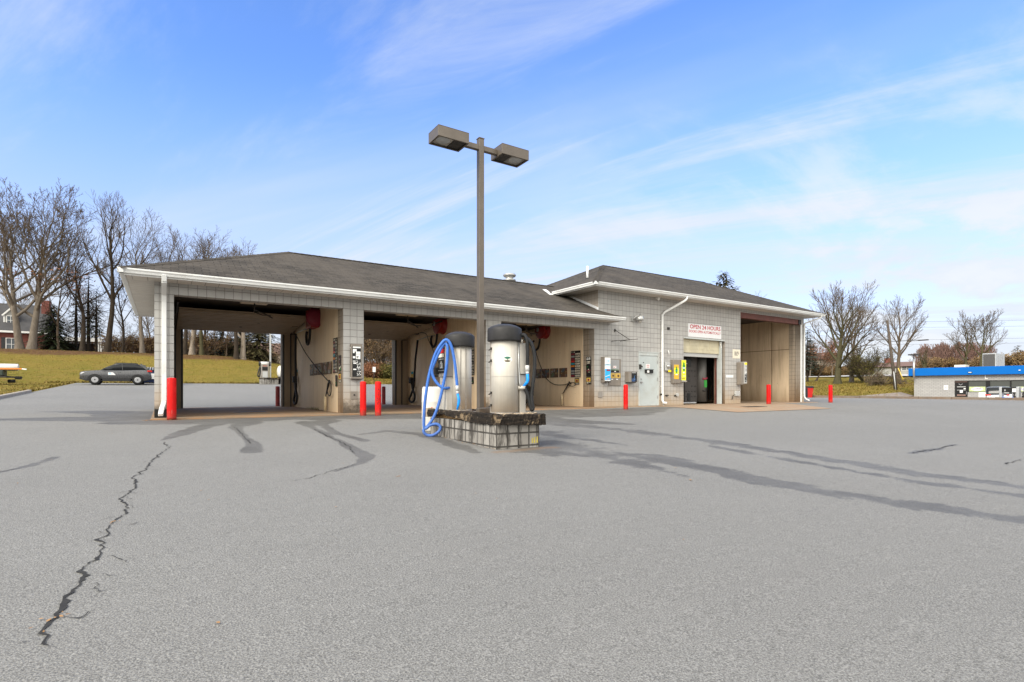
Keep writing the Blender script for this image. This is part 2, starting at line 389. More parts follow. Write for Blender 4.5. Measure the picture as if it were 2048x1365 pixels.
paint('car_black', (.012, .012, .013), .18, .2, .1, 4.); paint('car_silver', (.24, .26, .30), .3, .5, .06, 4.)
flat('chrome', (.7, .7, .7), .15, 1.)
# ------------------------------------------------------------------ nature
t = NT('grass'); p = t.pos()
n1 = t.noise(p, .10, 5, .6, .5); n2 = t.noise(p, .55, 6, .72, .8); n3 = t.noise(t.pos((1, 1.6, 1)), 3.2, 5, .75); n4 = t.noise(p, 22, 3, .75)
c = t.mix(t.mr(n1, .35, .65), (.225, .168, .030), (.155, .145, .020)); c = t.mix(t.mr(n2, .45, .62, 0, .7), c, (.235, .16, .04))
c = t.mix(t.mr(n2, .34, .46, .75, 0), c, (.085, .092, .014))
c = t.mix(t.mr(n3, .45, .66, 0, .65), c, (.28, .19, .07)); c = t.mix(t.mr(n3, .3, .42, .6, 0), c, (.05, .048, .010)); c = t.mix(t.mr(n4, .5, .68, 0, .6), c, (.035, .034, .008)); c = t.mix(t.mr(n4, .3, .42, .35, 0), c, (.24, .17, .07))
li = t.n('ShaderNodeAttribute', attribute_name='litter').outputs['Fac']
lw = t.mr(t.math('ADD', li, t.math('MULTIPLY', t.math('SUBTRACT', n2, .5), 1.4)), .4, .7)
c = t.mix(lw, c, t.mix(t.mr(n3, .35, .7), (.08, .042, .022), (.17, .095, .05)))
M['grass'] = t.set(c, .95, 0, t.bump(t.math('ADD', n3, n4), .9, .08), .05)
def bark(name, a, b, scale=5):
    t = NT(name); n = t.noise(t.pos((scale, scale, scale*.25)), 1, 6, .75, .5); n2 = t.noise(t.pos(), .8, 4)
    c = t.mix(t.mr(n, .3, .7), a, b); c = t.mix(t.mr(n2, .45, .75, 0, .4), c, tuple(q*.6 for q in a))
    M[name] = t.set(c, .95, 0, t.bump(n, .9, .05), .1); return M[name]
bark('bark_grey', (.105, .086, .068), (.20, .17, .14)); bark('bark_dark', (.026, .020, .015), (.06, .047, .036)); bark('bark_brown', (.085, .063, .044), (.14, .107, .078))
bark('bark_pale', (.2, .16, .125), (.36, .31, .26)); bark('bark_moss', (.05, .05, .026), (.1, .085, .05)); bark('twig_tan', (.15, .11, .08), (.24, .18, .13)); bark('twig_pink', (.18, .105, .085), (.28, .18, .15)); bark('twig_russet', (.12, .07, .045), (.2, .12, .075))
def leaf(name, cols):
    t = NT(name); g = t.n('ShaderNodeNewGeometry'); r = g.outputs['Random Per Island']
    c = t.ramp(r, *[(i/(len(cols)-1), q) for i, q in enumerate(cols)])
    M[name] = t.set(c, .7, 0, None, .2); return M[name]
leaf('needle', [(.012, .02, .010), (.03, .042, .018), (.05, .06, .026)]); leaf('needle_olive', [(.04, .037, .016), (.09, .08, .034), (.14, .118, .05)])
leaf('needle_blue', [(.02, .03, .022), (.05, .065, .05), (.08, .10, .075)])
leaf('leaf_russet', [(.11, .042, .02), (.19, .08, .04), (.27, .125, .065)]); leaf('leaf_orange', [(.5, .16, .06), (.65, .25, .12)]); leaf('leaf_brown', [(.09, .055, .03), (.17, .105, .05), (.22, .15, .06)])
leaf('leaf_olive', [(.04, .045, .014), (.08, .075, .02), (.16, .13, .03)]); leaf('grass_blade', [(.12, .112, .018), (.19, .135, .028), (.24, .165, .05), (.15, .125, .02)]); leaf('leaf_dry', [(.22, .12, .05), (.38, .22, .10)])
# ------------------------------------------------------------------ far buildings
def brickmat(name, a, b, mort, w=.22, h=.075, ms=.012):
    t = NT(name); br = t.n('ShaderNodeTexBrick'); br.offset = .5
    for k, v in (('Scale', 1), ('Mortar Size', ms), ('Mortar Smooth', .2), ('Bias', 0), ('Brick Width', w), ('Row Height', h)): br.inputs[k].default_value = v
    br.inputs['Color1'].default_value = (*a, 1); br.inputs['Color2'].default_value = (*b, 1); br.inputs['Mortar'].default_value = (*mort, 1)
    t.l(t.coord('UV'), br.inputs['Vector']); n = t.noise(t.pos(), .9, 5, .6)
    c = t.mix(t.mr(n, .35, .7, 0, .3), br.outputs['Color'], tuple(q*.6 for q in a))
    M[name] = t.set(c, .9, 0, t.bump(t.math('MULTIPLY', br.outputs['Fac'], -1.), .5, .01)); return M[name]
brickmat('brick_red', (.24, .05, .035), (.17, .035, .028), (.2, .12, .1)); brickmat('brick_grey', (.38, .37, .355), (.33, .32, .31), (.24, .235, .23), .42, .16, .022)
brickmat('siding_tan', (.45, .38, .30), (.42, .35, .28), (.25, .2, .16), 6., .2, .015); brickmat('siding_white', (.40, .40, .38), (.36, .36, .34), (.4, .39, .37), 6., .2, .015)
paint('roof_dark', (.06, .058, .06), .9, 0, .25, 1.); paint('roof_brown', (.15, .09, .07), .9, 0, .25, 1.)
paint('fascia_blue', (.001, .115, .42), .6, 0, .04, .8, spec=.15); flat('panel_blue', (.004, .17, .70), .35); paint('shutter', (.02, .022, .024), .6)
flat('window_glass', (.10, .115, .13), .08); flat('shop_glass', (.075, .08, .075), .08); flat('poster_green', (.44, .50, .26), .5); flat('purple', (.12, .06, .22), .5)
paint('ac_grey', (.42, .43, .44), .4, .3, .1, 3.); flat('ac_grille', (.09, .085, .08), .5)
paint('weathered_pole', (.075, .058, .045), .95, 0, .3, 2.); flat('wire', (.02, .02, .02), .6)
# ================================================================== THE SETTING
def frange(a, b, st):
    n = max(1, int(round((b-a)/st))); return [a+(b-a)*i/n for i in range(n)]
def grid_mesh(name, xs, ys, zf, mat, keep=None, attrs=None, kind='structure'):
    nx, ny = len(xs), len(ys)
    X = np.repeat(np.array(xs), ny); Y = np.tile(np.array(ys), nx)
    Z = np.array([zf(a, b) for a, b in zip(X, Y)])
    vs = np.stack([X, Y, Z], 1)
    fs = []
    for i in range(nx-1):
        for j in range(ny-1):
            if keep and not keep((xs[i]+xs[i+1])/2, (ys[j]+ys[j+1])/2): continue
            a = i*ny+j; fs.append((a, a+ny, a+ny+1, a+1))
    me = bpy.data.meshes.new(name); me.from_pydata(vs.tolist(), [], fs); me.materials.append(mat)
    me.polygons.foreach_set('use_smooth', [True]*len(me.polygons))
    for an, fn in (attrs or {}).items():
        at = me.attributes.new(an, 'FLOAT', 'POINT'); at.data.foreach_set('value', fn(X, Y))
    me.update(); o = bpy.data.objects.new(name, me); COL.objects.link(o); tag(o, kind=kind); return o
def seg_dist(X, Y, pts, ws=1.):
    """distance to a polyline whose vertices carry a half width; returns 1-d/w (max over segments)"""
    best = np.full(len(X), -9.0)
    for (x0, y0, w0), (x1, y1, w1) in zip(pts[:-1], pts[1:]):
        dx, dy = x1-x0, y1-y0; L2 = dx*dx+dy*dy+1e-9
        tt = np.clip(((X-x0)*dx+(Y-y0)*dy)/L2, 0, 1)
        d = np.hypot(X-x0-tt*dx, Y-y0-tt*dy); w = w0+(w1-w0)*tt
        best = np.maximum(best, 1-d/(w*ws))
    return best
STAINS = [
    [(.9, 13.2, .5), (.55, 12.2, .28), (.3, 11.5, .3), (.0, 10.5, .08)],
    [(1.6, 13.2, .5), (1.25, 12.35, .22), (1.22, 11.2, .12), (1.2, 10.2, .10), (1.2, 9.4, .2), (1.08, 8.5, .28)],
    [(2.75, 13, .4), (2.57, 11.2, .08), (2.5, 9.2, .10), (2.42, 8.0, .17), (2.36, 7.3, .24), (2.15, 6.85, .12), (1.7, 6.4, .03)],
    [(3.3, 13.2, .6), (2.96, 12.3, .2), (2.77, 10.4, .12), (2.9, 9.0, .16)],
    [(-5.0, 17.6, .3), (-2.6, 17.4, 1.0), (-1, 16.4, 1.3), (-.2, 15.3, 1.0), (.3, 14.7, .8)],
    [(-4.8, 24, .3), (-2.4, 22.5, .8), (-1, 20.5, 1.2), (-.5, 17, 1.0)], [(-5.6, 27.5, .3), (-3, 27, .5), (0, 26.5, .4)],
    [(-.4, 14.5, 1.0), (1.2, 14.2, 1.3), (2.5, 14.5, .95), (4.6, 14.2, 1.3), (7, 13.8, 1.7), (9.6, 13.4, 2.0), (12, 12.9, 1.8), (14, 13.5, 1.1), (16.2, 14.4, .6)],
    [(7.6, 12.5, 1.0), (8.8, 10.8, .9), (9.6, 9.6, .3)],
    [(5.6, 7.4, 0.6), (5.4, 6.8, 0.5), (5.8, 6.1, 0.3), (5.8, 4.45, 0.20), (5.7, 2.8, 0.19), (6.0, 2.1, 0.2), (6.1, 1.4, 0.2)],
    [(5.5, 6.6, 0.64), (5.35, 5.4, 0.34), (5.15, 4.2, 0.06)],
    [(4.9, 6.9, 0.58), (5.0, 6.35, 0.38), (5.15, 5.9, 0.06)],
    [(6.1, 5.6, 0.15), (5.95, 4.4, 0.21), (5.75, 3.2, 0.15), (5.74, 2.1, 0.06)],
    [(7.9, 10.9, 0.64), (8.4, 8.6, 0.28), (8.5, 6.6, 0.26), (8.3, 4.6, 0.26), (7.95, 3.1, 0.22), (8.05, 1.8, 0.19)],
    [(6.3, 9.4, 0.64), (6.4, 8.0, 0.26), (6.6, 6.6, 0.06)],
    [(7.85, 5.8, 0.13), (7.55, 4.2, 0.17), (7.35, 2.9, 0.15), (7.4, 1.7, 0.13)],
    [(10.1, 3.78, .05), (11.1, 3.8, .12), (12.4, 3.9, .05)], [(-1.5, 8.0, .05), (-1.3, 8.4, .12), (-1.15, 9.1, .1)],
    [(3.9, 7.0, .22), (4.2, 9.6, .3), (3.8, 10.4, .22), (3.1, 10.0, .1)],
]
def stain_fn(X, Y):
    best = np.full(len(X), -1.0)
    for i, s in enumerate(STAINS): best = np.maximum(best, seg_dist(X, Y, s, 2.1 if 8 < i < 17 else 1.)*(2.4 if i in (4, 5, 7, 8) else (.78 if 8 < i < 17 else 1.25)))
    lim = (X > -7) & (X < 18) & (Y > .5) & (Y < 23)
    return np.where(lim, np.clip(best, -1, 1.7), -1.0)
def rust_fn(X, Y):
    a = seg_dist(X, Y, [(.1, 15.0, .5), (2.2, 15.05, .35), (4.5, 15.0, .4), (9.5, 15.0, .4), (13.8, 15.0, .4)])
    b = seg_dist(X, Y, [(4.2, 6.9, .3), (5.3, 6.95, .35)])
    return np.clip(np.maximum(a, b), -1, 1)
xs = frange(-16, -6, 1.)+frange(-6, 14, .1)+frange(14, 56.2, .7)+[56.2]
ys = frange(-25, .6, 1.6)+frange(.6, 16, .1)+frange(16, 57, .5)+[57.]
grid_mesh('parking_lot', xs, ys, lambda x, y: H(x, y)+.004, M['asphalt'], keep=lambda x, y: not (x < -6 and y > 22), attrs={'stain': stain_fn, 'rust': rust_fn})
def in_lot(x, y): return (-6.05 < x < 56.15 and -24 < y < 56.95) or (-15.9 < x < -5 and -24 < y < 21.9)
def zterr(x, y):
    z = H(x, y)
    if in_lot(x, y): z -= .12
    d = min(1, max(0, (math.hypot(x-15, y-25)-45)/60))
    return z+d*.35*mnoise.noise(V((x*.05, y*.05, 2.)))
def litter(X, Y):
    v = np.zeros(len(X))
    v = np.maximum(v, np.clip((Y-79+2*np.sin(X*.4))/7, 0, 1)*(X < 40))
    v = np.maximum(v, np.clip(1-np.hypot((X+16)/7, (Y-99)/5), 0, 1))
    v = np.maximum(v, .62*np.clip(1-np.hypot((X+11)/7, (Y-57)/5), 0, 1))
    v = np.maximum(v, .75*np.clip(1-np.abs(X-60)/4, 0, 1)*(Y > 24)*(Y < 40))
    v = np.maximum(v, .8*np.clip(1-np.hypot((X-84)/12, (Y-33)/6), 0, 1))
    return v
txs = frange(-420, -60, 24)+frange(-60, -6, 2)+frange(-6, 56.2, 2.2)+frange(56.2, 130, 2)+frange(130, 700, 30)+[700]
tys = frange(-120, -24, 16)+frange(-24, 57, 1.8)+frange(57, 120, 2)+frange(120, 700, 29)+[700]
grid_mesh('lawn', txs, tys, zterr, M['grass'], attrs={'litter': litter})
def strip(name, mat, y0, y1, step, fl, fr, dz, thick=.0, x_steps=6):
    """a slab sheet between left and right borders fl(y), fr(y), following the ground"""
    mb = MB(); ysn = frange(y0, y1, step)+[y1]; k = x_steps+1
    for y in ysn:
        a, b = fl(y), fr(y)
        for i in range(k):
            x = a+(b-a)*i/x_steps; mb.v.append((x, y, (H(x, y) if dz is not None else 0)+(dz or 0)))
    for j in range(len(ysn)-1):
        for i in range(x_steps):
            a = j*k+i; mb.f.append((a, a+1, a+1+k, a+k)); mb.m.append(0); mb.sm.append(True)
    return tag(mb.build(name, mat, uv=False), kind='structure')
# bay floor slab (its top is the zero level) and the approach pad before the automatic and tall bays
o = MB().box(-.24, 14.6, 15.12, 23.6, -.2, 0.0).build('concrete_slab', M['slab'], bevel=.01); tag(o, kind='structure')
o = MB().box(14.602, 29.6, 15.3, 23.6, -.2, -.004).build('concrete_slab', M['pad'], bevel=.01); tag(o, kind='structure')
strip('concrete_pad', M['pad'], 11.3, 15.28, .4, lambda y: 16.6+.1*(y-11.3), lambda y: 22.9+.78*(y-11.3), .016)
# kerbs
mb = MB()
def kerb_run(mb, pts, w, h, gap=0):
    for (x0, y0), (x1, y1) in zip(pts[:-1], pts[1:]):
        d = V((x1-x0, y1-y0, 0)).normalized(); n = V((-d.y, d.x, 0))*w
        z0, z1 = H(x0, y0), H(x1, y1); prof = []
        a = V((x0, y0, z0)); b = V((x1, y1, z1))
        vs = []
        for q in (a, b):
            vs += [q+V((0, 0, -.2)), q+V((0, 0, h*.8)), q+n*.12+V((0, 0, h)), q+n+V((0, 0, h)), q+n+V((0, 0, -.2))]
        mb.add(vs, [(0, 5, 6, 1), (1, 6, 7, 2), (2, 7, 8, 3), (3, 8, 9, 4), (4, 3, 2, 1, 0), (5, 6, 7, 8, 9)])
kerb_run(mb, [(-5.95, y) for y in range(22, 39, 2)]+[(-5.98, 38.8)], .17, .14)
tag(mb.build('kerb', M['kerb']), kind='structure')
mb = MB()
# weathered landscape kerb along the right-hand edge of the lot, in 2.4 m lengths
y = 32.4; rr = random.Random(4)
while y > -6:
    y1 = y-2.4; z = H(56.2, (y+y1)/2)
    j = rr.uniform(-.02, .02)
    mb.obox((56.35+j, (y+y1)/2, z+.07), (.22, 2.38, .30), Matrix.Rotation(rr.uniform(-.006, .006), 3, 'Z'))
    y = y1
tag(mb.build('kerb', M['old_kerb'], bevel=.02), kind='structure')
# road along the top of the right-hand slope, and the store's apron
def road_strip(name, mat, x0, x1, y0, y1, dz, nx=2, ny=24):
    mb = MB()
    for i in range(nx+1):
        for j in range(ny+1):
            x = x0+(x1-x0)*i/nx; yy = y0+(y1-y0)*j/ny; mb.v.append((x, yy, zterr(x, yy)+dz))
    for i in range(nx):
        for j in range(ny):
            a = i*(ny+1)+j; mb.f.append((a, a+ny+1, a+ny+2, a+1)); mb.m.append(0); mb.sm.append(True)
    return tag(mb.build(name, mat, uv=False), kind='structure')
road_strip('road', M['far_road'], 113, 121, 25, 190, .25, 4, 60)
road_strip('forecourt', M['path'], 57.2, 73, 2, 26.5, .02, 8, 14)
road_strip('path', M['path'], 60, 74, 27.2, 28.6, .06, 10, 2)
# ------------------------------------------------------------------ cracks in the asphalt
def crack(pts, wmax, seed, mat):
    rr = random.Random(seed); P = []
    for (x0, y0), (x1, y1) in zip(pts[:-1], pts[1:]):
        n = max(3, int(math.hypot(x1-x0, y1-y0)/.035))
        for i in range(n): P.append((x0+(x1-x0)*i/n, y0+(y1-y0)*i/n))
    P.append(pts[-1]); mb = MB(); k = len(P); off = 0
    for i, (x, y) in enumerate(P):
        off = off*.6+rr.uniform(-.021, .021); wv = wmax*(.25+.75*abs(mnoise.noise(V((x*3, y*3, seed)))))*(1 if 2 < i < k-3 else .1)*(.5+rr.random())
        a, b = P[max(0, i-1)], P[min(k-1, i+1)]; d = V((b[0]-a[0], b[1]-a[1], 0)); d = d.normalized() if d.length else V((0, 1, 0)); nn = V((-d.y, d.x, 0))
        c = V((x, y, 0))+nn*off
        for s_ in (-1, 1):
            q = c+nn*s_*wv*.5*rr.uniform(.6, 1.4); mb.v.append((q.x, q.y, H(q.x, q.y)+.009))
        if i: mb.f.append((2*i-2, 2*i-1, 2*i+1, 2*i)); mb.m.append(0); mb.sm.append(False)
    return tag(mb.build('pavement_crack', mat, uv=False), kind='structure')
paint('crack_dark', (.018, .017, .016), .95, 0, .5, 9.)
main_crack = [(.03, 10.3), (.0, 9.9), (.1, 9.55), (-.04, 8.75), (-.17, 7.53), (-.27, 6.97), (-.22, 6.59), (-.30, 5.88), (-.25, 5.47), (-.29, 5.04), (-.36, 4.52), (-.33, 4.23), (-.39, 3.9), (-.33, 3.8), (-.39, 3.59), (-.43, 3.32), (-.42, 3.19), (-.41, 2.95), (-.40, 2.85)]
crack(main_crack, .034, 3, M['crack_dark'])
rr = random.Random(61)
for i in range(26):
    y = rr.uniform(2.95, 9.2); x = np.interp(y, [q[1] for q in main_crack[::-1]], [q[0] for q in main_crack[::-1]]); a = rr.choice((-1, 1)); L_ = rr.uniform(.06, .22)
    crack([(x, y), (x+a*L_*.5, y-rr.uniform(-.1, .15)), (x+a*L_, y-rr.uniform(-.15, .25))], rr.uniform(.008, .016), 70+i, M['crack_dark'])
crack([(-.31, 3.86), (-.24, 3.75), (-.18, 3.76)], .02, 8, M['crack_dark']); crack([(-.33, 3.55), (-.27, 3.5), (-.2, 3.53)], .025, 9, M['crack_dark'])
crack([(2.57, 11.4), (2.5, 10), (2.46, 8.7), (2.3, 7.6)], .035, 5, M['crack_dark']); crack([(2.1, 6.85), (1.9, 6.62), (1.63, 6.4), (1.35, 6.13), (1.1, 5.95)], .018, 6, M['crack_dark'])
crack([(10.1, 3.78), (10.6, 3.8), (11.1, 3.79), (11.8, 3.86), (12.4, 3.89)], .05, 7, M['crack_dark'])
crack([(10.0, 2.6), (10.5, 2.62), (11.0, 2.63)], .04, 17, M['crack_dark'])
crack([(-1.6, 7.95), (-1.4, 8.2), (-1.3, 8.3)], .02, 18, M['crack_dark']); crack([(1.25, 12.4), (1.22, 11.2), (1.2, 10.2), (1.18, 9.4)], .03, 19, M['crack_dark'])
# dry leaves caught in the crack and scattered over the lot (one mass of litter)
mb = MB(); rr = random.Random(12)
def leaf_at(x, y, sz):
    z = H(x, y)+.012; a = rr.uniform(0, 6.28); c, s = math.cos(a), math.sin(a)
    pts = [(-1, 0, 0), (-.3, .45, .12), (.6, .35, .1), (1, 0, .25), (.6, -.35, .15), (-.3, -.45, .05)]
    mb.add([(x+sz*(c*p-s*q), y+sz*(s*p+c*q), z+sz*r*rr.uniform(.3, 1.5)) for p, q, r in pts], [(0, 1, 2, 3, 4, 5)])
for (x, y), n in (((-.29, 5.0), 6), ((-.41, 3.22), 5), ((-.43, 3.1), 3)):
    for _ in range(n): leaf_at(x+rr.gauss(0, .022), y+rr.gauss(0, .04), rr.uniform(.008, .015))
for _ in range(60): leaf_at(rr.uniform(-5, 12), rr.uniform(2.5, 14), rr.uniform(.008, .018))
leaf_at(2.2, 5.72, .03); leaf_at(5.0, 4.0, .03)
for _ in range(500): leaf_at(56.0+rr.gauss(0, .25)-.1, rr.uniform(0, 32), rr.uniform(.03, .07))
for _ in range(90): leaf_at(rr.uniform(-.4, .2), 15.0+rr.gauss(0, .12), rr.uniform(.012, .03))
for _ in range(60): leaf_at(4.28+rr.gauss(0, .05), rr.uniform(7, 9.5), rr.uniform(.008, .02))
tag(mb.build('leaf_litter', M['leaf_dry'], uv=False), kind='stuff')

# winter grass blades over the lawns that show, ragged at the asphalt edge (one mass)
rr = random.Random(90); vs = []; fs = []
def tuft(x, y, h):
    z = zterr(x, y)
    if in_lot(x, y): z += .12
    for _ in range(2):
        a = rr.uniform(0, 6.28); w_ = h*.35; l_ = rr.uniform(.3, 1.1)*h; dx, dy = math.cos(a), math.sin(a); k = len(vs)
        vs.extend([(x-dy*w_, y+dx*w_, z-.01), (x+dy*w_, y-dx*w_, z-.01), (x+dx*l_, y+dy*l_, z+h*rr.uniform(.5, 1.1))]); fs.append((k, k+1, k+2))
for _ in range(26000):
    y = 30+62*rr.random()**.8; x = rr.uniform(-7-.16*y, 4+.12*y)
    if not in_lot(x, y): tuft(x, y, rr.uniform(.03, .09))
for _ in range(2600):
    y = rr.uniform(56.9, 57.5); tuft(rr.uniform(-8, 26), y, rr.uniform(.06, .2))
for _ in range(900): tuft(-6.15-abs(rr.gauss(0, .2)), rr.uniform(22, 57), rr.uniform(.06, .18))
for _ in range(5000):
    y = rr.uniform(57.3, 68); tuft(rr.uniform(14, 28), y, rr.uniform(.06, .18))
for _ in range(9000):
    x = 56.6+44*rr.random()**.9; y = rr.uniform(27.5+.0*x, 30+.42*(x-56)+6); tuft(x, y, rr.uniform(.06, .18))
me = bpy.data.meshes.new('grass'); me.from_pydata(vs, [], fs); me.materials.append(M['grass_blade']); me.update(); o = bpy.data.objects.new('grass', me); COL.objects.link(o); tag(o, kind='stuff')
# ================================================================== THE CAR WASH BUILDING
YF = 15.79; BO = (4.40, YF, 0)
bld = thing('car_wash', 'long grey block car wash with open bays, hipped shingle roof and taller automatic bay', 'building', (14, 19, 0))
PIL = [(-.17, .235), (4.40, 5.01), (9.20, 9.81)]
mb = MB(BO)
# low front: pillars, header; side walls run back behind the pillars
for a, b in PIL: mb.box(a, b, YF, YF+.30, 0, 3.048)
for a, b in ((.235, 4.40), (5.01, 9.20), (9.81, 14.07)): mb.box(a, b, YF, YF+.30, 3.048, 3.36)
for a, b in PIL: mb.box(a, b, YF, YF+.30, 3.048, 3.36)
# tall front with its openings
mb.box(14.07, 16.48, YF, YF+.30, 0, 3.36); mb.box(14.07, 14.27, YF, YF+.30, 3.36, 3.45)
mb.box(16.48, 17.69, YF, YF+.30, 2.22, 3.36); mb.box(17.69, 19.28, YF, YF+.30, 0, 3.36)
mb.box(19.28, 22.21, YF, YF+.30, 3.0, 3.36); mb.box(22.21, 23.42, YF, YF+.30, 0, 3.36)
mb.box(14.27, 23.42, YF, YF+.30, 3.36, 4.60)
mb.box(28.80, 29.05, YF, YF+.30, 0, 4.60); mb.box(23.42, 28.80, YF, YF+.30, 4.42, 4.60)
# end walls, back walls with door openings
mb.box(-.17, .235, YF+.30, 22.75, 0, 3.36)
def back(x0, x1, a, b, h, top):
    mb.box(x0, a, 22.75, 23.05, 0, h); mb.box(b, x1, 22.75, 23.05, 0, h); mb.box(x0, x1, 22.75, 23.05, h, top)
back(-.17, 4.7, .60, 3.98, 2.88, 3.36); back(4.7, 9.5, 5.42, 8.62, 2.88, 3.36); back(9.5, 14.27, 10.3, 13.6, 2.88, 3.36)
mb.box(14.27, 29.05, 22.75, 23.05, 0, 4.60)
mb.box(14.27, 14.57, YF+.30, 22.75, 3.36, 4.60); mb.box(28.82, 29.05, YF+.30, 22.75, 0, 4.60)
mb.box(14.07, 14.57, YF+.30+.35, 22.75, 0, 3.36)
mb.build('block_wall', M['block'], bld)
# block returns seen inside the openings, then the plastered dividing walls
mb = MB(BO)
for a, b in ((4.40, 5.01), (9.20, 9.81)): mb.box(a+.002, b-.002, YF+.302, YF+.56, 0, 3.36)
mb.box(14.072, 14.5, YF+.302, YF+.648, 0, 3.36)
mb.box(28.60, 28.80, YF+.302, YF+.56, 0, 4.42); mb.box(23.30, 23.42, YF+.302, YF+.56, 0, 4.42)
mb.build_each('block_return', M['block_return'], bld)
for a, b in ((4.40, 5.01), (9.20, 9.81)):
    MB().box(a+.02, b-.02, YF+.562, 22.748, 0, 3.40).build('bay_wall', M['bay_plaster'], bld)
MB().box(14.05, 14.068, YF+.66, 22.748, 0, 3.40).build('bay_wall', M['bay_plaster'], bld)
mb = MB(); mb.box(28.62, 28.818, YF+.562, 22.748, 0, 4.5)
for y in (17.35, 19.2, 21.0): mb.box(28.612, 28.619, y-.012, y+.012, 0, 4.5, 1)
mb.box(28.612, 28.619, YF+.57, 22.7, 2.84, 2.865, 1)
mb.build('bay_wall', [M['tall_plaster'], M['brown']], bld)
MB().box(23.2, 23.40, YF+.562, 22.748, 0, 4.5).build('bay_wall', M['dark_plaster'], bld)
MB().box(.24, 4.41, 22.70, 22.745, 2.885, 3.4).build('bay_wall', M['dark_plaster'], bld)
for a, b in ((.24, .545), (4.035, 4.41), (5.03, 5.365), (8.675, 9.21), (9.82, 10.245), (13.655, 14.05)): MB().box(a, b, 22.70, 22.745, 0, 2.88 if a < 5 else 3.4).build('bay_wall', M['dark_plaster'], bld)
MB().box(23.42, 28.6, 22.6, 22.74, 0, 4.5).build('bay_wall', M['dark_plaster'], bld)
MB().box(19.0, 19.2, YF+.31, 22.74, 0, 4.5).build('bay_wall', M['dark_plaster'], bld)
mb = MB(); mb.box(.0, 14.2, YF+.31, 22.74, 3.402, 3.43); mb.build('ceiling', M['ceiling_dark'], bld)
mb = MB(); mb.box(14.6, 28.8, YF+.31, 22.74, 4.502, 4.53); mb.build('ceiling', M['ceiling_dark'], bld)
# ---- roofs
def cap_run(cap, p, q):
    d = (q-p); L = d.length; d.normalize(); n = int(L/.2)
    side = d.cross(V((0, 0, 1))).normalized(); up = side.cross(d).normalized()
    for i in range(n):
        a = p+d*(L*i/n); b = p+d*(L*(i+1.15)/n)
        cap.add([a-side*.13-up*.028, a+up*.022, a+side*.13-up*.028, b-side*.13-up*.032, b+up*.014, b+side*.13-up*.032],
                [(0, 1, 4, 3), (1, 2, 5, 4), (0, 2, 1)])
def roof(x0, x1, y0, y1, z, slope, s, name='roof', right_hip=True, xr=None):
    ym = (y0+y1)/2; h = (ym-y0)*slope; e = ym-y0
    A, B, C, D = V((x0, y0, z)), V((x1, y0, z)), V((x1, y1, z)), V((x0, y1, z))
    P = V((x0+e, ym, z+h)); Q = V((x1-e, ym, z+h)) if right_hip else V((x1, ym, z+h))
    mb = MB(); t = V((0, 0, -.03))
    vs = [A, B, C, D, P, Q]
    mb.add(vs, [(0, 1, 5, 4), (3, 4, 5, 2), (0, 4, 3)]+([(1, 2, 5)] if right_hip else []))
    lo = [q+t for q in (A, B, C, D)]
    mb.add([A, B, C, D]+lo, [(0, 4, 5, 1), (1, 5, 6, 2), (2, 6, 7, 3), (3, 7, 4, 0), (4, 7, 6, 5)])
    o = mb.build(name, M['shingle'], bld, fix=True)
    cap = MB()
    def caps(p, q): cap_run(cap, p, q)
    caps(A, P); caps(P, Q); caps(D, P)
    if right_hip: caps(B, Q); caps(C, Q)
    cap.build('ridge_cap', M['shingle'], o, fix=False)
    return o, P, Q
A_, B_, K_, Q_, P_, C_, D_ = V((-.83, 15.03, 3.462)), V((14.93, 15.03, 3.462)), V((14.19, YF, 3.787)), V((15.6, 19.43, 5.341)), V((3.57, 19.43, 5.341)), V((15.6, 23.83, 3.462)), V((-.83, 23.83, 3.462))
mb = MB(); t_ = V((0, 0, -.03))
mb.add([A_, B_, K_, Q_, P_, C_, D_], [(0, 1, 2, 3, 4), (6, 4, 3, 5), (0, 4, 6)])
mb.add([A_, B_, C_, D_, A_+t_, B_+t_, C_+t_, D_+t_], [(0, 4, 5, 1), (2, 6, 7, 3), (3, 7, 4, 0)])
ro = mb.build('roof', M['shingle'], bld)
cap = MB(); cap_run(cap, A_, P_); cap_run(cap, P_, Q_); cap_run(cap, D_, P_); cap.build('ridge_cap', M['shingle'], ro, fix=False)
mb = MB(); mb.add([(14.93, 15.03, 3.462), (14.93, YF, 3.462), (14.2, YF, 3.79), (14.0, YF, 3.42), (14.93, 15.03, 3.43), (14.93, YF, 3.43)], [(0, 1, 2), (0, 4, 5, 1)])
mb.build('roof', M['shingle'], bld)
roof(13.46, 29.72, 15.03, 23.83, 4.702, .45, 0)
# ---- soffits, fascia boards, gutters
mb = MB(); mb.box(-.72, 14.9, 15.14, YF, 3.335, 3.35); mb.build('soffit', M['soffit'], bld)
mb = MB(); mb.box(-.72, -.172, YF+.002, 23.7, 3.335, 3.35); mb.build('soffit', M['soffit_side'], bld)
mb = MB(); mb.box(13.57, 29.62, 15.14, YF, 4.575, 4.59); mb.box(13.57, 14.268, YF+.002, 18.0, 4.575, 4.59); mb.box(29.06, 29.62, YF+.002, 23.7, 4.575, 4.59); mb.build('soffit', M['soffit'], bld)
mb = MB()
mb.box(-.74, 14.91, 15.118, 15.139, 3.315, 3.455); mb.box(-.745, -.722, 15.14, 23.72, 3.315, 3.455); mb.box(14.901, 14.92, 15.14, YF, 3.315, 3.455)
mb.box(13.55, 29.64, 15.118, 15.139, 4.555, 4.695); mb.box(13.547, 13.569, 15.14, 17.75, 4.555, 4.695); mb.box(29.621, 29.642, 15.14, 23.72, 4.555, 4.695)
mb.build('fascia', M['white_metal'], bld)
GP = [(0, 0), (.075, 0), (.085, .035), (.082, .04), (.105, .075), (.112, .078), (.112, .112), (.1, .112), (.098, .085), (0, .085)]
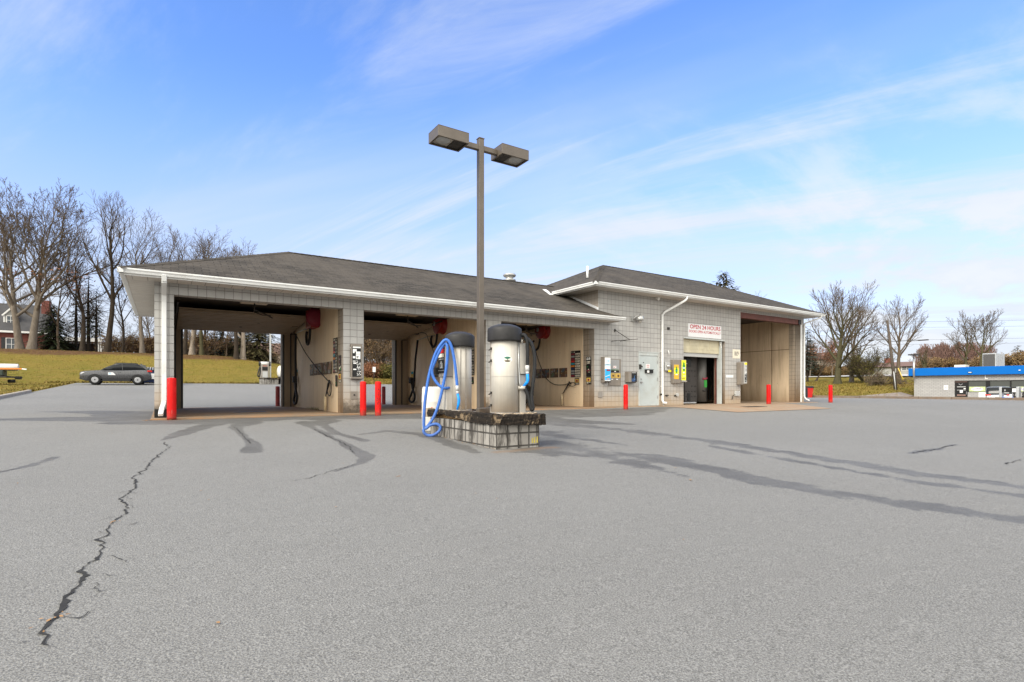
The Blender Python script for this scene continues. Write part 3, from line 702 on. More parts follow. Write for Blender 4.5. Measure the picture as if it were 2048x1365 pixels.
def gutter(p, q, out):
    mb = MB(); mb.sweep(GP, p, q, out); return mb.build('gutter', M['white_metal'], bld)
gutter((-.86, 15.117, 3.352), (15.0, 15.117, 3.352), (0, -1, 0)); gutter((-.746, 15.0, 3.352), (-.746, 23.8, 3.352), (-1, 0, 0))
gutter((13.44, 15.117, 4.592), (29.75, 15.117, 4.592), (0, -1, 0)); gutter((13.546, 15.0, 4.592), (13.546, 17.68, 4.592), (-1, 0, 0)); gutter((29.643, 15.0, 4.592), (29.643, 23.8, 4.592), (1, 0, 0))
# ---- flashing along the tall wall and at the gutter end
mb = MB()
z = lambda y: 3.462+(y-15.03)*.427
mb.prism([(14.268, YF-.02, z(YF)+.005), (14.268, 17.62, z(17.62)+.005), (14.268, 17.62, z(17.62)+.10), (14.268, YF-.02, z(YF)+.10)], (-.012, 0, 0))
mb.prism([(14.2, YF-.004, 3.80), (14.268, YF-.004, 3.80), (14.268, YF-.004, 3.89), (14.2, YF-.004, 3.89)], (0, -.01, 0))
mb.build('flashing', M['flashing'], bld)
mb = MB(); d = V((13.32, 17.55, z(17.55)+.012)); e = V((13.62, 18.45, z(18.45)+.012))
mb.bar(d, e, .16, .012); mb.build('flashing', M['white_metal'], bld)
# ---- vents through the roof
mb = MB(); mb.cyl((14.75, 16.98, 5.2), (14.75, 16.98, 5.78), .045, n=14); mb.lathe((14.75, 16.98, 5.2), [(.12, 0), (.1, .06), (.05, .1)], 14, 1); mb.build('vent_pipe', [M['white'], M['rubber']], bld)
mb = MB(); c = (14.1, 20.2, 0)
mb.lathe((13.05, 20.3, 4.9), [(.16, 0), (.16, .62), (.28, .64), (.28, .70), (.17, .72), (.17, .80), (.26, .83), (.30, .90), (.26, .95), (.05, .98)], 20); mb.build('chimney_vent', M['galv'], bld)
# ---- downspouts
def downspout(pts, n=None, rect=(.08, .06), mat='white_metal'):
    mb = MB()
    for p, q in zip(pts[:-1], pts[1:]): mb.bar(p, q, rect[0], rect[1])
    return mb.build('downspout', M[mat], bld, bevel=.012)
downspout([(.03, 15.05, 3.40), (.03, 15.10, 3.24), (.03, YF-.1, 3.02), (.03, YF-.05, 2.85), (.03, YF-.05, .42), (.01, YF-.07, .3), (-.02, YF-.16, .2), (-.04, YF-.38, .08)], rect=(.105, .075))
mb = MB(); mb.tube([(18.62, 15.07, 4.62), (18.62, 15.08, 4.53), (18.55, 15.12, 4.44), (17.95, YF-.1, 3.98), (17.86, YF-.06, 3.86), (17.86, YF-.055, 2), (17.86, YF-.055, .22), (17.88, YF-.1, .12), (17.95, YF-.22, .1)], .052, 14)
for zz in (.8, 2.3, 3.6): mb.box(17.79, 17.93, YF-.02, YF-.002, zz, zz+.03)
mb.build('downspout', M['white_metal'], bld)
downspout([(29.45, 15.06, 4.62), (29.45, 15.08, 4.5), (29.06, YF-.06, 4.24), (29.02, YF-.05, 4.1), (29.02, YF-.05, .3), (29.05, YF-.12, .16), (29.07, YF-.3, .08)])
mb = MB(); mb.obox((.03, YF-.025, .11), (.4, .04, .2), None); mb.build('splash_plate', M['black'], bld)
# ---- tall bay steel header and roll-up remains
MB().box(23.42, 28.80, YF+.03, YF+.27, 4.16, 4.418).build('steel_header', M['header_rust'], bld)
mb = MB(); mb.box(28.55, 28.79, YF-.0, YF+.029, 4.16, 4.40); mb.build('header_plate', M['black'], bld)
MB().box(28.80-.10, 28.80, YF-.03, YF-.002, .0, 4.14).build('corner_trim', M['white_metal'], bld)
MB().box(23.44, 23.62, YF+.4, YF+.7, 2.75, 3.05).build('sensor_box', M['black'], bld, bevel=.02)
# ---- overhead doors parked under the bay ceilings
for (a, b, sx) in ((.42, 4.22, 0), (5.24, 8.86, 0), (10.1, 13.8, 0)):
    mb = MB(); y0, z0, y1, z1 = 22.70, 2.90, 19.35, 3.17
    n = 5
    for i in range(n):
        ya, za = y0+(y1-y0)*i/n, z0+(z1-z0)*i/n; yb, zb = y0+(y1-y0)*(i+.97)/n, z0+(z1-z0)*(i+.97)/n
        dip = -.02 if i == 0 else 0
        mb.prism([(a, ya, za+dip), (a, yb, zb), (a, yb, zb+.045), (a, ya, za+.045+dip)], (b-a, 0, 0))
        for f in (.12, .5, .88):
            yy, zz = ya+(yb-ya)*f, za+(zb-za)*f
            mb.box(a, b, yy-.03, yy+.03, zz-.06, zz-.003)
    d = mb.build('overhead_door', M['panel_door'], bld)
    tr = MB()
    for x in (a-.06, b+.02):
        tr.box(x, x+.045, 22.66, 22.745, 0, 2.86); tr.bar((x+.02, 22.68, 2.85), (x+.02, 22.45, 2.98), .045, .05); tr.bar((x+.02, 22.45, 2.98), (x+.02, 18.6, 3.28), .045, .05)
    tr.box(a-.2, b+.25, 22.62, 22.66, 2.86, 2.885); tr.build('door_track', M['dark_steel'], d)
    h = MB()
    for q in ((.2, .3), (.5, .32), (.8, .3), (.3, .62), (.62, .6)):
        x = a+(b-a)*q[0]; yy = y0+(y1-y0)*q[1]; zz = z0+(z1-z0)*q[1]; h.box(x, x+.09, yy, yy+.03, zz-.06, zz-.036)
    h.build_each('hinge', M['dark_steel'], d)
# jamb liners of the back openings
for a, b in ((.60, 3.98), (5.42, 8.62), (10.3, 13.6)):
    mb = MB(); mb.box(a-.05, a+.02, 22.70, 22.748, 0, 2.85); mb.box(b-.02, b+.05, 22.70, 22.748, 0, 2.85); mb.build_each('jamb', M['dark_steel'], bld)
    mb = MB(); mb.box(b-.025, b+.0, 23.052, 23.08, 0, 2.88); mb.build('door_trim', M['white_metal'], bld)
# ---- spinning spray boom and its beige gearbox under each ceiling
for xm in (2.25, 7.0, 11.9):
    mb = MB(); mb.box(xm-.36, xm+.36, 17.1, 17.5, 3.2, 3.4, 0); bx = mb.build('spray_boom', M['pipe_tan'], bld, bevel=.02)
    mb = MB(); mb.cyl((xm, 17.3, 3.2), (xm, 17.3, 2.93), .02, n=8); mb.tube([(xm, 17.3, 3.02), (xm+.3, 17.5, 2.95), (xm+.55, 17.7, 2.86)], .022, 8); mb.tube([(xm, 17.3, 2.95), (xm+.2, 17.2, 2.87), (xm+.42, 17.12, 2.86)], .016, 8)
    mb.build('boom_arm', M['dark_steel'], bx)
# ---- entrance door
mb = MB(); mb.box(16.48, 16.545, YF-.012, YF+.1, 0, 2.22); mb.box(17.625, 17.69, YF-.012, YF+.1, 0, 2.22); mb.box(16.545, 17.625, YF-.012, YF+.1, 2.10, 2.22); mb.box(16.46, 17.71, YF-.03, YF-.013, 2.222, 2.25)
fr = mb.build('door_frame', M['frame_grey'], bld)
dr = MB().box(16.547, 17.623, YF+.01, YF+.055, .07, 2.098).build('door', M['door_grey'], bld, bevel=.004)
mb = MB(); mb.lathe((16.64, YF+.008, .98), [(.05, 0), (.045, -.02), (.02, -.03), (.02, -.05), (.035, -.06), (.03, -.09), (.0, -.1)], 14, axis=(0, 1, 0)); mb.lathe((16.64, YF+.008, 1.12), [(.03, 0), (.028, -.02), (0, -.024)], 12, axis=(0, 1, 0)); mb.build_each('door_handle', M['alloy'], dr)
mb = MB(); mb.box(16.50, 16.60, YF-.06, YF-.013, 1.52, 1.72); mb.obox((16.62, YF-.05, 1.64), (.12, .02, .05), Matrix.Rotation(R(25), 3, 'Y')); mb.build('hasp', M['dark_steel'], fr, bevel=.006)
mb = MB(); mb.box(16.86, 17.31, YF-.05, YF+.008, 1.36, 1.50); mb.box(16.84, 17.33, YF-.075, YF+.008, 1.5, 1.52); ml = mb.build('mail_slot', M['black'], dr, bevel=.006)
MB().box(16.94, 17.06, YF-.056, YF-.052, 1.38, 1.475).build('mail_label', M['white'], ml)
mb = MB(); mb.box(16.92, 17.16, YF+.004, YF+.0085, 1.56, 1.74, 0); mb.box(16.95, 17.13, YF+.001, YF+.0035, 1.65, 1.72, 1); mb.box(16.95, 17.13, YF+.001, YF+.0035, 1.59, 1.63, 1); mb.build('notice', [M['white'], paint('pink_print', (.62, .42, .42), .5)], dr)
mb = MB()
for zz in (.3, 1.05, 1.78): mb.box(17.605, 17.64, YF-.016, YF+.008, zz, zz+.13)
mb.build_each('hinge', M['grey'], dr); MB().cyl((16.78, YF+.012, 1.80), (16.78, YF-.004, 1.80), .022, n=10).build('peephole', M['black'], dr)
MB().box(16.48, 17.69, YF-.02, YF+.2, .002, .065).build('threshold', M['frame_grey'], bld, bevel=.01)
# ---- automatic bay: part-raised roller door and what shows behind it
mb = MB(); mb.box(19.285, 22.205, YF-.012, YF+.02, 2.94, 2.998); mb.build('roller_lintel', M['frame_grey'], bld)
rd = MB(); rd.box(19.30, 21.98, YF+.16, YF+.2, 2.34, 2.95)
for x in (19.9, 20.6, 21.3): rd.box(x-.012, x+.012, YF+.15, YF+.16, 2.34, 2.95)
for zz in (2.5, 2.66, 2.82): rd.box(19.3, 21.98, YF+.152, YF+.16, zz, zz+.012)
rdo = rd.build('roller_door', M['roller_beige'], bld)
MB().box(19.30, 21.98, YF+.20, YF+.26, 2.16, 2.335).build('bottom_bar', M['light_grey'], rdo, bevel=.01)
mb = MB(); mb.box(21.99, 22.07, YF+.06, YF+.28, .0, 2.93); mb.box(19.285, 19.30, YF+.06, YF+.28, 0, 2.93); mb.build_each('roller_guide', M['frame_grey'], bld)
mb = MB(BO); mb.box(22.08, 22.208, YF+.302, YF+.5, 0, 3.0); mb.build('block_return', M['block_return'], bld)
MB().box(21.93, 21.985, YF+.30, YF+.36, 0, 2.3).build('brush_post', M['header_rust'], bld)
MB().bar((21.97, YF+.1, 2.9), (22.03, YF+.06, 2.62), .03, .03).build('drum_bracket', M['white'], bld)
# wash machine inside the automatic bay
wm = thing('wash_machine', 'stainless wash arch with a perforated panel and green decal inside the roller door bay', 'wash machine', (21.2, 16.6, 0))
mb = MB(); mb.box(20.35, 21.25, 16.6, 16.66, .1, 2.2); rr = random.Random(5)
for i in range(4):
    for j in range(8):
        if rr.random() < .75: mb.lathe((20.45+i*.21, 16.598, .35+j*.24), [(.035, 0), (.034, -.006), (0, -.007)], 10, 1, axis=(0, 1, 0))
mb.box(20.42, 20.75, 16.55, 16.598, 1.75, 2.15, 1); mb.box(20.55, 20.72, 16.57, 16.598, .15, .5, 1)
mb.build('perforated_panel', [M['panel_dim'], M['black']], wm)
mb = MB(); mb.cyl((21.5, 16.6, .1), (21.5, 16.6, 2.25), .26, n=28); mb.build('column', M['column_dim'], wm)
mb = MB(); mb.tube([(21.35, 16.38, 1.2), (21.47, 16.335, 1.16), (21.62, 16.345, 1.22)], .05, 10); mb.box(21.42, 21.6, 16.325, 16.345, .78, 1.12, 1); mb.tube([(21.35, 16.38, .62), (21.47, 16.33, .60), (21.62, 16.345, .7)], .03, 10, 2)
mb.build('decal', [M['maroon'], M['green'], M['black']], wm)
mb = MB(); mb.box(19.4, 22.9, 16.62, 16.9, 2.25, 2.42); mb.build('arch_beam', M['stainless_dull'], wm)
mb = MB()
for i in range(16):
    x = 21.78+.075*i; mb.prism([(x, 16.65+.05*math.sin(i*2.1), .15), (x+.08, 16.67+.05*math.sin(i*2.1+.8), .15), (x+.08, 16.7, 2.25), (x, 16.68, 2.25)], (0, .012, 0))
mb.build('curtain_strip', M['black'], wm)
mb = MB(); mb.box(19.4, 20.7, YF+.42, YF+.62, .03, .1); mb.build('guide_rail', M['galv'], wm, bevel=.02)
# ---- small fittings on the wall
mb = MB(); mb.lathe((16.34, YF-.22, 3.50), [(.0, .25), (.04, .24), (.06, .2), (.155, .17), (.16, .02), (.15, 0), (.0, .0)], 20); mb.tube([(16.1, YF-.003, 3.55), (16.12, YF-.08, 3.58), (16.2, YF-.16, 3.66), (16.34, YF-.22, 3.76)], .022, 8); mb.box(16.04, 16.16, YF-.05, YF-.002, 3.46, 3.66)
lf = mb.build('wall_lamp', M['galv'], bld); MB().lathe((16.34, YF-.22, 3.42), [(.0, -.03), (.06, -.01), (.075, .05), (.075, .08)], 16).build('lamp_globe', M['lens'], lf)
mb = MB(); mb.box(15.12, 15.16, YF-.04, YF-.002, 2.98, 3.1); mb.bar((15.14, YF-.03, 3.05), (15.55, YF-.42, 2.66), .022, .022); mb.bar((14.95, YF-.03, 2.60), (15.80, YF-.62, 2.68), .035, .02); mb.bar((15.15, YF-.3, 2.58), (15.5, YF-.42, 2.65), .03, .02); mb.build('sign_bracket', M['dark_steel'], bld)
mb = MB(); mb.lathe((17.56, YF-.1, 4.50), [(.05, .09), (.06, .02), (.05, -.04), (.0, -.06)], 14, axis=(0, -.6, 1)); mb.box(17.5, 17.62, YF-.05, YF-.002, 4.5, 4.57); mb.build('security_camera', M['white'], bld)
def wallbox(name, x0, x1, z0, z1, d, mat, bev=.006):
    return MB().box(x0, x1, YF-d, YF-.002, z0, z1).build(name, M[mat], bld, bevel=bev)
wallbox('outlet_box', 14.25, 14.46, .37, .60, .03, 'stainless_dull'); pl = wallbox('access_plate', 4.615, 4.82, .40, .635, .02, 'cabinet_steel')
MB().lathe((4.72, YF-.021, .53), [(.025, 0), (.02, -.015), (0, -.018)], 12, axis=(0, 1, 0)).build('lock', M['black'], pl)
mb = MB()
for x, zz in ((18.13, .42), (17.78, .47)): mb.cyl((x, YF-.002, zz), (x+.03, YF-.09, zz), .035, n=10); mb.cyl((x+.03, YF-.06, zz-.03), (x+.1, YF-.06, zz+.02), .02, n=8)
mb.build_each('hose_bib', M['dark_steel'], bld, per=2)
mb = MB(); mb.cyl((18.83, YF-.002, .45), (18.83, YF-.07, .45), .075, n=18); mb.build('cleanout_cap', M['light_grey'], bld); MB().cyl((18.7, YF-.002, .41), (18.7, YF-.05, .41), .04, n=12).build('cleanout_cap', M['dark_steel'], bld)
ob = MB().box(22.92, 23.28, YF-.09, YF-.002, .36, .60).build('outlet_cover', M['light_grey'], bld, bevel=.02)
MB().tube([(22.95, YF-.05, .45), (22.8, YF-.08, .42), (22.7, YF-.06, .34), (22.66, YF-.06, .2), (22.74, YF-.05, .22), (22.78, YF-.04, .4)], .012, 6).build('cable', M['dark_steel'], ob)
wallbox('conduit_box', 18.22, 18.34, 3.26, 3.36, .05, 'dark_steel')
mb = MB(); mb.tube([(18.24, YF-.03, 2.35), (18.25, YF-.06, 2.3), (18.3, YF-.05, 2.15)], .018, 8); mb.build('spigot', M['white'], bld)
mb = MB(); mb.box(17.94, 17.98, YF-.03, YF-.002, 0, 3.3); mb.build('conduit', M['light_grey'], bld)
# back-up lettering of weeds at the foot of the bay wall
mb = MB(); rr = random.Random(31)
for _ in range(70):
    y = 19.3+rr.gauss(0, .5); x = 4.36+rr.uniform(-.05, .02); h = rr.uniform(.03, .12); a = rr.uniform(0, 6.28)
    mb.add([(x, y, 0), (x+.012*math.cos(a), y+.012*math.sin(a), 0), (x+.04*math.cos(a+1), y+.04*math.sin(a+1), h)], [(0, 1, 2)])
tag(mb.build('weed', M['leaf_olive'], uv=False), kind='stuff')
# ================================================================== VACUUM ISLAND, LAMP, BOLLARDS
def island_top(x): return .30
def make_island(name, label, loc, rot=0.0, detail=True):
    """block plinth with railroad-tie edging; local frame: x 0...0.81 (short), y 0...2.44 (long)"""
    r = thing(name, label, 'island', loc, rot)
    mb = MB((0, 0, .008-loc[2])); mb.box(0, .813, 0, 2.44, -.25, .42); mb.build('block_base', M['island_block'], r, local=True)
    return r
isl = thing('vacuum_island', 'raised block vacuum island edged with black rotting railroad ties in the lot', 'island', (4.325, 7.1, -.24))
mb = MB((4.325, 7.1, .008)); mb.box(4.325, 5.138, 7.1, 9.54, -.45, .16); mb.build('block_base', M['island_block'], isl)
# front tie
def rough_tie(x0, x1, y0, y1, z0, z1, axis, name, mat, seed, lower=None, n=26):
    """a weathered timber: length divided, sides jittered, underside profile optional"""
    rr = random.Random(seed); mb = MB(); k = 0; prev = None
    L0, L1 = (x0, x1) if axis == 'x' else (y0, y1)
    secs = []
    for i in range(n+1):
        t = i/n; L = L0+(L1-L0)*t; lo = z0+(lower(t) if lower else 0)
        j = [rr.uniform(-.011, .011) for _ in range(12)]
        if axis == 'x': a, b = y0, y1
        else: a, b = x0, x1
        ring = [(a, lo), (a-.004, (lo+z1)/2), (a, z1-.012), (a+.014, z1), ((a+b)/2, z1+.004), (b-.014, z1), (b, z1-.012), (b, lo)]
        pts = [(p+j[q], zz+j[(q+5) % 12]*.8) for q, (p, zz) in enumerate(ring)]
        secs.append([((L, p, zz) if axis == 'x' else (p, L, zz)) for p, zz in pts])
    for s_ in secs: mb.v.extend(s_)
    m = 8
    for i in range(n):
        for q in range(m):
            mb.f.append((i*m+q, i*m+(q+1) % m, (i+1)*m+(q+1) % m, (i+1)*m+q)); mb.m.append(0); mb.sm.append(False)
    mb.f.append(tuple(range(m))); mb.f.append(tuple(n*m+q for q in range(m))); mb.m += [0, 0]; mb.sm += [False, False]
    return mb.build(name, mat, isl)
rough_tie(4.31, 5.20, 7.0, 7.16, .115, .305, 'x', 'front_tie', M['timber'], 1, lambda t: .03*(1-t)+.01)
def eaten(t):
    return .0+.07*math.exp(-((t-.78)/.13)**2)+.045*math.exp(-((t-.55)/.18)**2)+.03*t
rough_tie(4.285, 4.445, 7.165, 9.60, .145, .315, 'y', 'side_tie', M['timber'], 2, eaten, 44)
rough_tie(4.29, 4.45, 9.602, 9.72, .17, .33, 'y', 'side_tie', M['timber_light'], 6, None, 6)
rough_tie(5.06, 5.225, 7.06, 9.60, .13, .30, 'y', 'side_tie', M['timber'], 3, None, 30)
mb = MB(); mb.box(4.44, 5.07, 7.15, 9.58, .10, .285); mb.build('rotted_deck', M['rotted_top'], isl)
mb = MB(); rr = random.Random(77)
for _ in range(70):
    x = rr.uniform(4.42, 5.1); y = 7.1+abs(rr.gauss(0, .12)); s_ = rr.uniform(.012, .04)
    mb.obox((x, y, .30+rr.uniform(-.01, .012)), (s_*2.2, s_, s_*.5), Matrix.Rotation(rr.uniform(-.5, .5), 3, 'Z') @ Matrix.Rotation(rr.uniform(-.5, .5), 3, 'Y'))
mb.build('wood_splinter', M['timber_light'], isl)
mb = MB()
for i, x in enumerate((4.99, 5.035, 5.085)): mb.box(x, x+.022, 7.096, 7.0995, -.165+.0, -.085+.012*i)
mb.build('paint_mark', paint('old_yellow', (.42, .34, .05), .8, 0, .4, 14., dirt=((.2, .18, .12), .8)), isl)
# ------------------------------------------------------------------ vacuums
def vac_body(root, cx, cy, r=.228):
    mb = MB(); mb.lathe((cx, cy, .288), [(r, 0), (r, 1.27)], 56); mb.build('drum_body', M['stainless'], root)
    mb = MB(); mb.lathe((cx, cy, .288), [(r+.006, .0), (r+.006, .03)], 56); mb.lathe((cx, cy, .288), [(r+.003, .62), (r+.003, .624)], 56); mb.build_each('band', M['stainless_dull'], root)
    mb = MB(); mb.lathe((cx, cy, 1.50), [(r+.012, .0), (r+.055, .0), (r+.06, .015), (r+.058, .19), (r+.05, .215), (r+.02, .235), (.2, .258), (.12, .282), (.0, .292)], 56); mb.build('cap', M['vac_cap'], root)
vr = thing('vacuum', 'stainless vacuum with oval decal, dark grey hose and blue nozzle nearest the camera', 'vacuum', (4.80, 7.62, .288))
vac_body(vr, 4.80, 7.62)
cam_dir = V((4.80, 7.62, 0)).normalized()
def on_drum(cx, cy, r, ang):
    """point on the drum; angle from the direction facing the lot, positive to the right"""
    d = -V((cx, cy, 0)).normalized(); side = V((-d.y, d.x, 0))
    q = d*math.cos(ang)+side*math.sin(ang); return V((cx, cy, 0))+q*r, q
mb = MB()
for zz in (1.375, 1.176, .643, .436):
    p, q = on_drum(4.80, 7.62, .228, R(-68)); mb.obox((p.x, p.y, zz), (.05, .025, .04), Matrix.Rotation(math.atan2(q.y, q.x), 3, 'Z')); mb.cyl(p+q*.01+V((0, 0, zz)), p+q*.055+V((0, 0, zz-.03)), .011, n=8)
mb.build_each('latch', M['dark_steel'], vr, per=2)
mb = MB(); p, q = on_drum(4.80, 7.62, .236, R(-80)); mb.obox((p.x, p.y, .92), (.02, .03, 1.22), Matrix.Rotation(math.atan2(q.y, q.x), 3, 'Z')); mb.build('door_seam', M['stainless_dull'], vr)
def oval(root, cx, cy, r, a0, z0, wa, hz):
    mb = MB(); k = 28
    for part, sc, lift, mi in ((0, 1, .001, 0), (1, .86, .0016, 1)):
        base = len(mb.v); c, _ = on_drum(cx, cy, r+lift, a0); mb.v.append((c.x, c.y, z0))
        for i in range(k):
            t = 2*math.pi*i/k; c, _ = on_drum(cx, cy, r+lift, a0+wa*sc*math.cos(t)); mb.v.append((c.x, c.y, z0+hz*sc*math.sin(t)))
        for i in range(k):
            up = math.sin(2*math.pi*(i+.5)/k)
            mb.f.append((base, base+1+i, base+1+(i+1) % k)); mb.m.append(0 if part == 0 else (1 if up > .35 else (3 if up < -.45 and part else 2))); mb.sm.append(False)
    return mb.build('oval_decal', [M['white'], paint('decal_green', (.03, .13, .09), .4), paint('decal_cream', (.75, .77, .68), .4), paint('decal_dark', (.12, .10, .07), .4)], root)
oval(vr, 4.80, 7.62, .228, R(12), 1.19, R(20), .056)
mb = MB(); mb.box(4.985, 5.125, 7.43, 7.70, .95, 1.47); mb.build('control_box', M['stainless'], vr, bevel=.012)
MB().box(4.995, 5.115, 7.45, 7.66, .288, .948).build('box_leg', M['stainless'], vr, bevel=.006)
MB().box(4.99, 5.12, 7.424, 7.43, .945, .955).build('trim_line', M['dark_steel'], vr)
mb = MB(); mb.tube([(4.962, 7.44, 1.5), (4.96, 7.435, 1.1), (4.975, 7.43, .8), (4.985, 7.42, .74)], .014, 8); mb.build('conduit', M['galv'], vr)
mb = MB(); mb.cyl((4.96, 7.46, .727), (5.06, 7.39, .727), .034, n=14); mb.build('hose_port', M['stainless'], vr)
def smooth_path(pts, n=6):
    P = [V(p) for p in pts]; out = []
    for i in range(len(P)-1):
        a, b, c, d = P[max(0, i-1)], P[i], P[i+1], P[min(len(P)-1, i+2)]
        for k in range(n):
            t = k/n; out.append(.5*((2*b)+(c-a)*t+(2*a-5*b+4*c-d)*t*t+(3*b-a-3*c+d)*t**3))
    out.append(P[-1]); return out
def hose(root, pts, r, mat, n=10, name='hose', steps=7, rib=.0):
    path = smooth_path(pts, steps)
    rad = [r*(1+(rib if i % 2 else -rib)) for i in range(len(path))]
    return MB().tube(path, rad, n).build(name, M[mat], root, uv=False)
hose(vr, [(5.00, 7.43, 1.60), (5.045, 7.39, 1.60), (5.07, 7.36, 1.52), (5.08, 7.355, 1.40), (5.085, 7.36, 1.25), (5.085, 7.365, 1.09)], .029, 'hose_dark')
hose(vr, [(5.05, 7.40, 1.545), (5.10, 7.36, 1.53), (5.15, 7.33, 1.45), (5.185, 7.31, 1.3), (5.195, 7.305, 1.15), (5.185, 7.31, .95), (5.165, 7.32, .75), (5.15, 7.33, .60), (5.15, 7.32, .47), (5.165, 7.31, .385), (5.145, 7.325, .36), (5.125, 7.34, .44), (5.10, 7.36, .58), (5.06, 7.39, .70), (5.04, 7.40, .727)], .029, 'hose_dark')
mb = MB(); mb.cyl((5.085, 7.366, 1.10), (5.087, 7.366, 1.0), .034, .034, 14); mb.cyl((5.087, 7.366, 1.0), (5.09, 7.366, .955), .03, .026, 14); mb.build('hose_cuff', M['cuff_grey'], vr)
MB().tube([(5.09, 7.366, .955), (5.095, 7.364, .86), (5.085, 7.37, .82), (5.03, 7.405, .745)], [.027, .027, .026, .016], 12).build('nozzle', M['nozzle_blue'], vr)
MB().cyl((5.02, 7.43, 1.47), (5.02, 7.43, 1.53), .02, n=8).build('hook', M['stainless'], vr)
mb = MB(); mb.box(4.60, 5.0, 7.385, 7.40, .288, .30); mb.box(4.80, 4.84, 7.36, 7.40, .29, .315); mb.build('base_bracket', M['dark_steel'], vr)
# the second vacuum, behind
vl = thing('vacuum', 'stainless vacuum with looped blue hose and coin box at the far end of the island', 'vacuum', (4.73, 9.10, .288))
vac_body(vl, 4.73, 9.10, .222)
mb = MB()
for a in (R(4), R(30)):
    p, q = on_drum(4.73, 9.10, .226, a); mb.obox((p.x, p.y, .9), (.006, .02, 1.2), Matrix.Rotation(math.atan2(q.y, q.x), 3, 'Z'))
mb.build_each('door_seam', M['stainless_dull'], vl)
cb = MB().box(4.375, 4.53, 8.99, 9.30, .93, 1.535).build('coin_box', M['stainless_dull'], vl, bevel=.01)
MB().box(4.40, 4.53, 9.01, 9.28, .288, .928).build('coin_box_leg', M['stainless'], vl, bevel=.008)
mb = MB(); mb.box(4.367, 4.3745, 9.02, 9.275, 1.0, 1.475, 0); mb.box(4.362, 4.3665, 9.03, 9.265, 1.375, 1.45, 1); mb.box(4.362, 4.3665, 9.05, 9.27, 1.30, 1.365, 2)
mb.box(4.355, 4.3665, 9.06, 9.25, 1.29, 1.297, 4); mb.box(4.35, 4.3665, 9.10, 9.17, 1.09, 1.19, 3); mb.box(4.352, 4.3665, 9.12, 9.15, 1.19, 1.225, 3); mb.box(4.345, 4.35, 9.125, 9.145, 1.11, 1.17, 0); mb.box(4.36, 4.3665, 9.03, 9.265, 1.045, 1.055, 4)
for i in range(5): mb.box(4.3635, 4.3665, 9.05+.04*i, 9.075+.04*i, 1.255, 1.272, 3)
mb.box(4.30, 4.374, 9.26, 9.33, .98, 1.1, 0)
mb.build('control_face', [M['black'], M['red'], M['cream'], M['light_grey'], M['galv']], cb)
MB().box(4.39, 4.44, 9.04, 9.12, 1.535, 1.60).build('hose_hanger', M['stainless_dull'], vl, bevel=.01)
hose(vl, [(4.47, 9.03, .73), (4.36, 8.99, .72), (4.27, 9.03, .77), (4.19, 9.09, .90), (4.16, 9.11, 1.05), (4.21, 9.08, 1.22), (4.27, 9.04, 1.38), (4.33, 9.02, 1.50),
          (4.38, 9.0, 1.545), (4.405, 8.97, 1.48), (4.40, 8.96, 1.30), (4.375, 8.97, 1.05), (4.33, 9.0, .76), (4.26, 9.04, .42), (4.18, 9.09, .18), (4.09, 9.15, .02), (4.04, 9.18, -.02), (4.03, 9.18, -.09), (4.09, 9.15, -.145), (4.18, 9.09, -.14), (4.265, 9.03, -.07),
          (4.285, 9.02, .01), (4.23, 9.06, .06), (4.13, 9.12, .04), (4.06, 9.16, -.02), (4.03, 9.18, .04), (4.045, 9.18, .4), (4.08, 9.15, .76), (4.13, 9.12, 1.05), (4.20, 9.08, 1.32), (4.28, 9.03, 1.50), (4.36, 8.98, 1.605), (4.42, 8.94, 1.58), (4.47, 8.91, 1.45), (4.51, 8.88, 1.2), (4.53, 8.86, .95), (4.545, 8.85, .76)], .0275, 'hose_blue', 12)
mb = MB(); mb.cyl((4.545, 8.85, .77), (4.548, 8.85, .67), .03, .03, 14); mb.cyl((4.548, 8.85, .67), (4.555, 8.848, .62), .026, .024, 14); mb.build('hose_cuff', M['cuff_grey'], vl)
MB().tube([(4.555, 8.848, .62), (4.575, 8.84, .50), (4.57, 8.842, .44), (4.545, 8.85, .32)], [.024, .026, .026, .018], 12).build('nozzle', M['nozzle_blue'], vl)
# drum
dg = H(4.69, 10.07)
dm = thing('chemical_drum', 'white plastic drum with red scribble behind the blue vacuum hose', 'drum', (4.69, 10.07, dg))
mb = MB(); mb.lathe((4.69, 10.07, dg), [(.26, 0), (.285, .03), (.29, .28), (.296, .30), (.29, .32), (.29, .58), (.296, .6), (.29, .62), (.285, .84), (.275, .885), (.262, .9), (.25, .885), (.0, .875)], 40); mb.build('body', M['drum_white'], dm)
mb = MB(); mb.cyl((4.55, 9.98, dg+.875), (4.55, 9.98, dg+.9), .04, n=14); mb.build('bung', M['light_grey'], dm)
rr = random.Random(9); pts = []
for i in range(9):
    a = R(-62+11*i); p, q = on_drum(4.69, 10.07, .297, a); pts.append(p+V((0, 0, dg+.36+.05*math.sin(i*1.9)-.012*(i-4)**2*.5+.08)))
MB().tube(smooth_path(pts, 4), .005, 6).build('scribble', M['red'], dm)
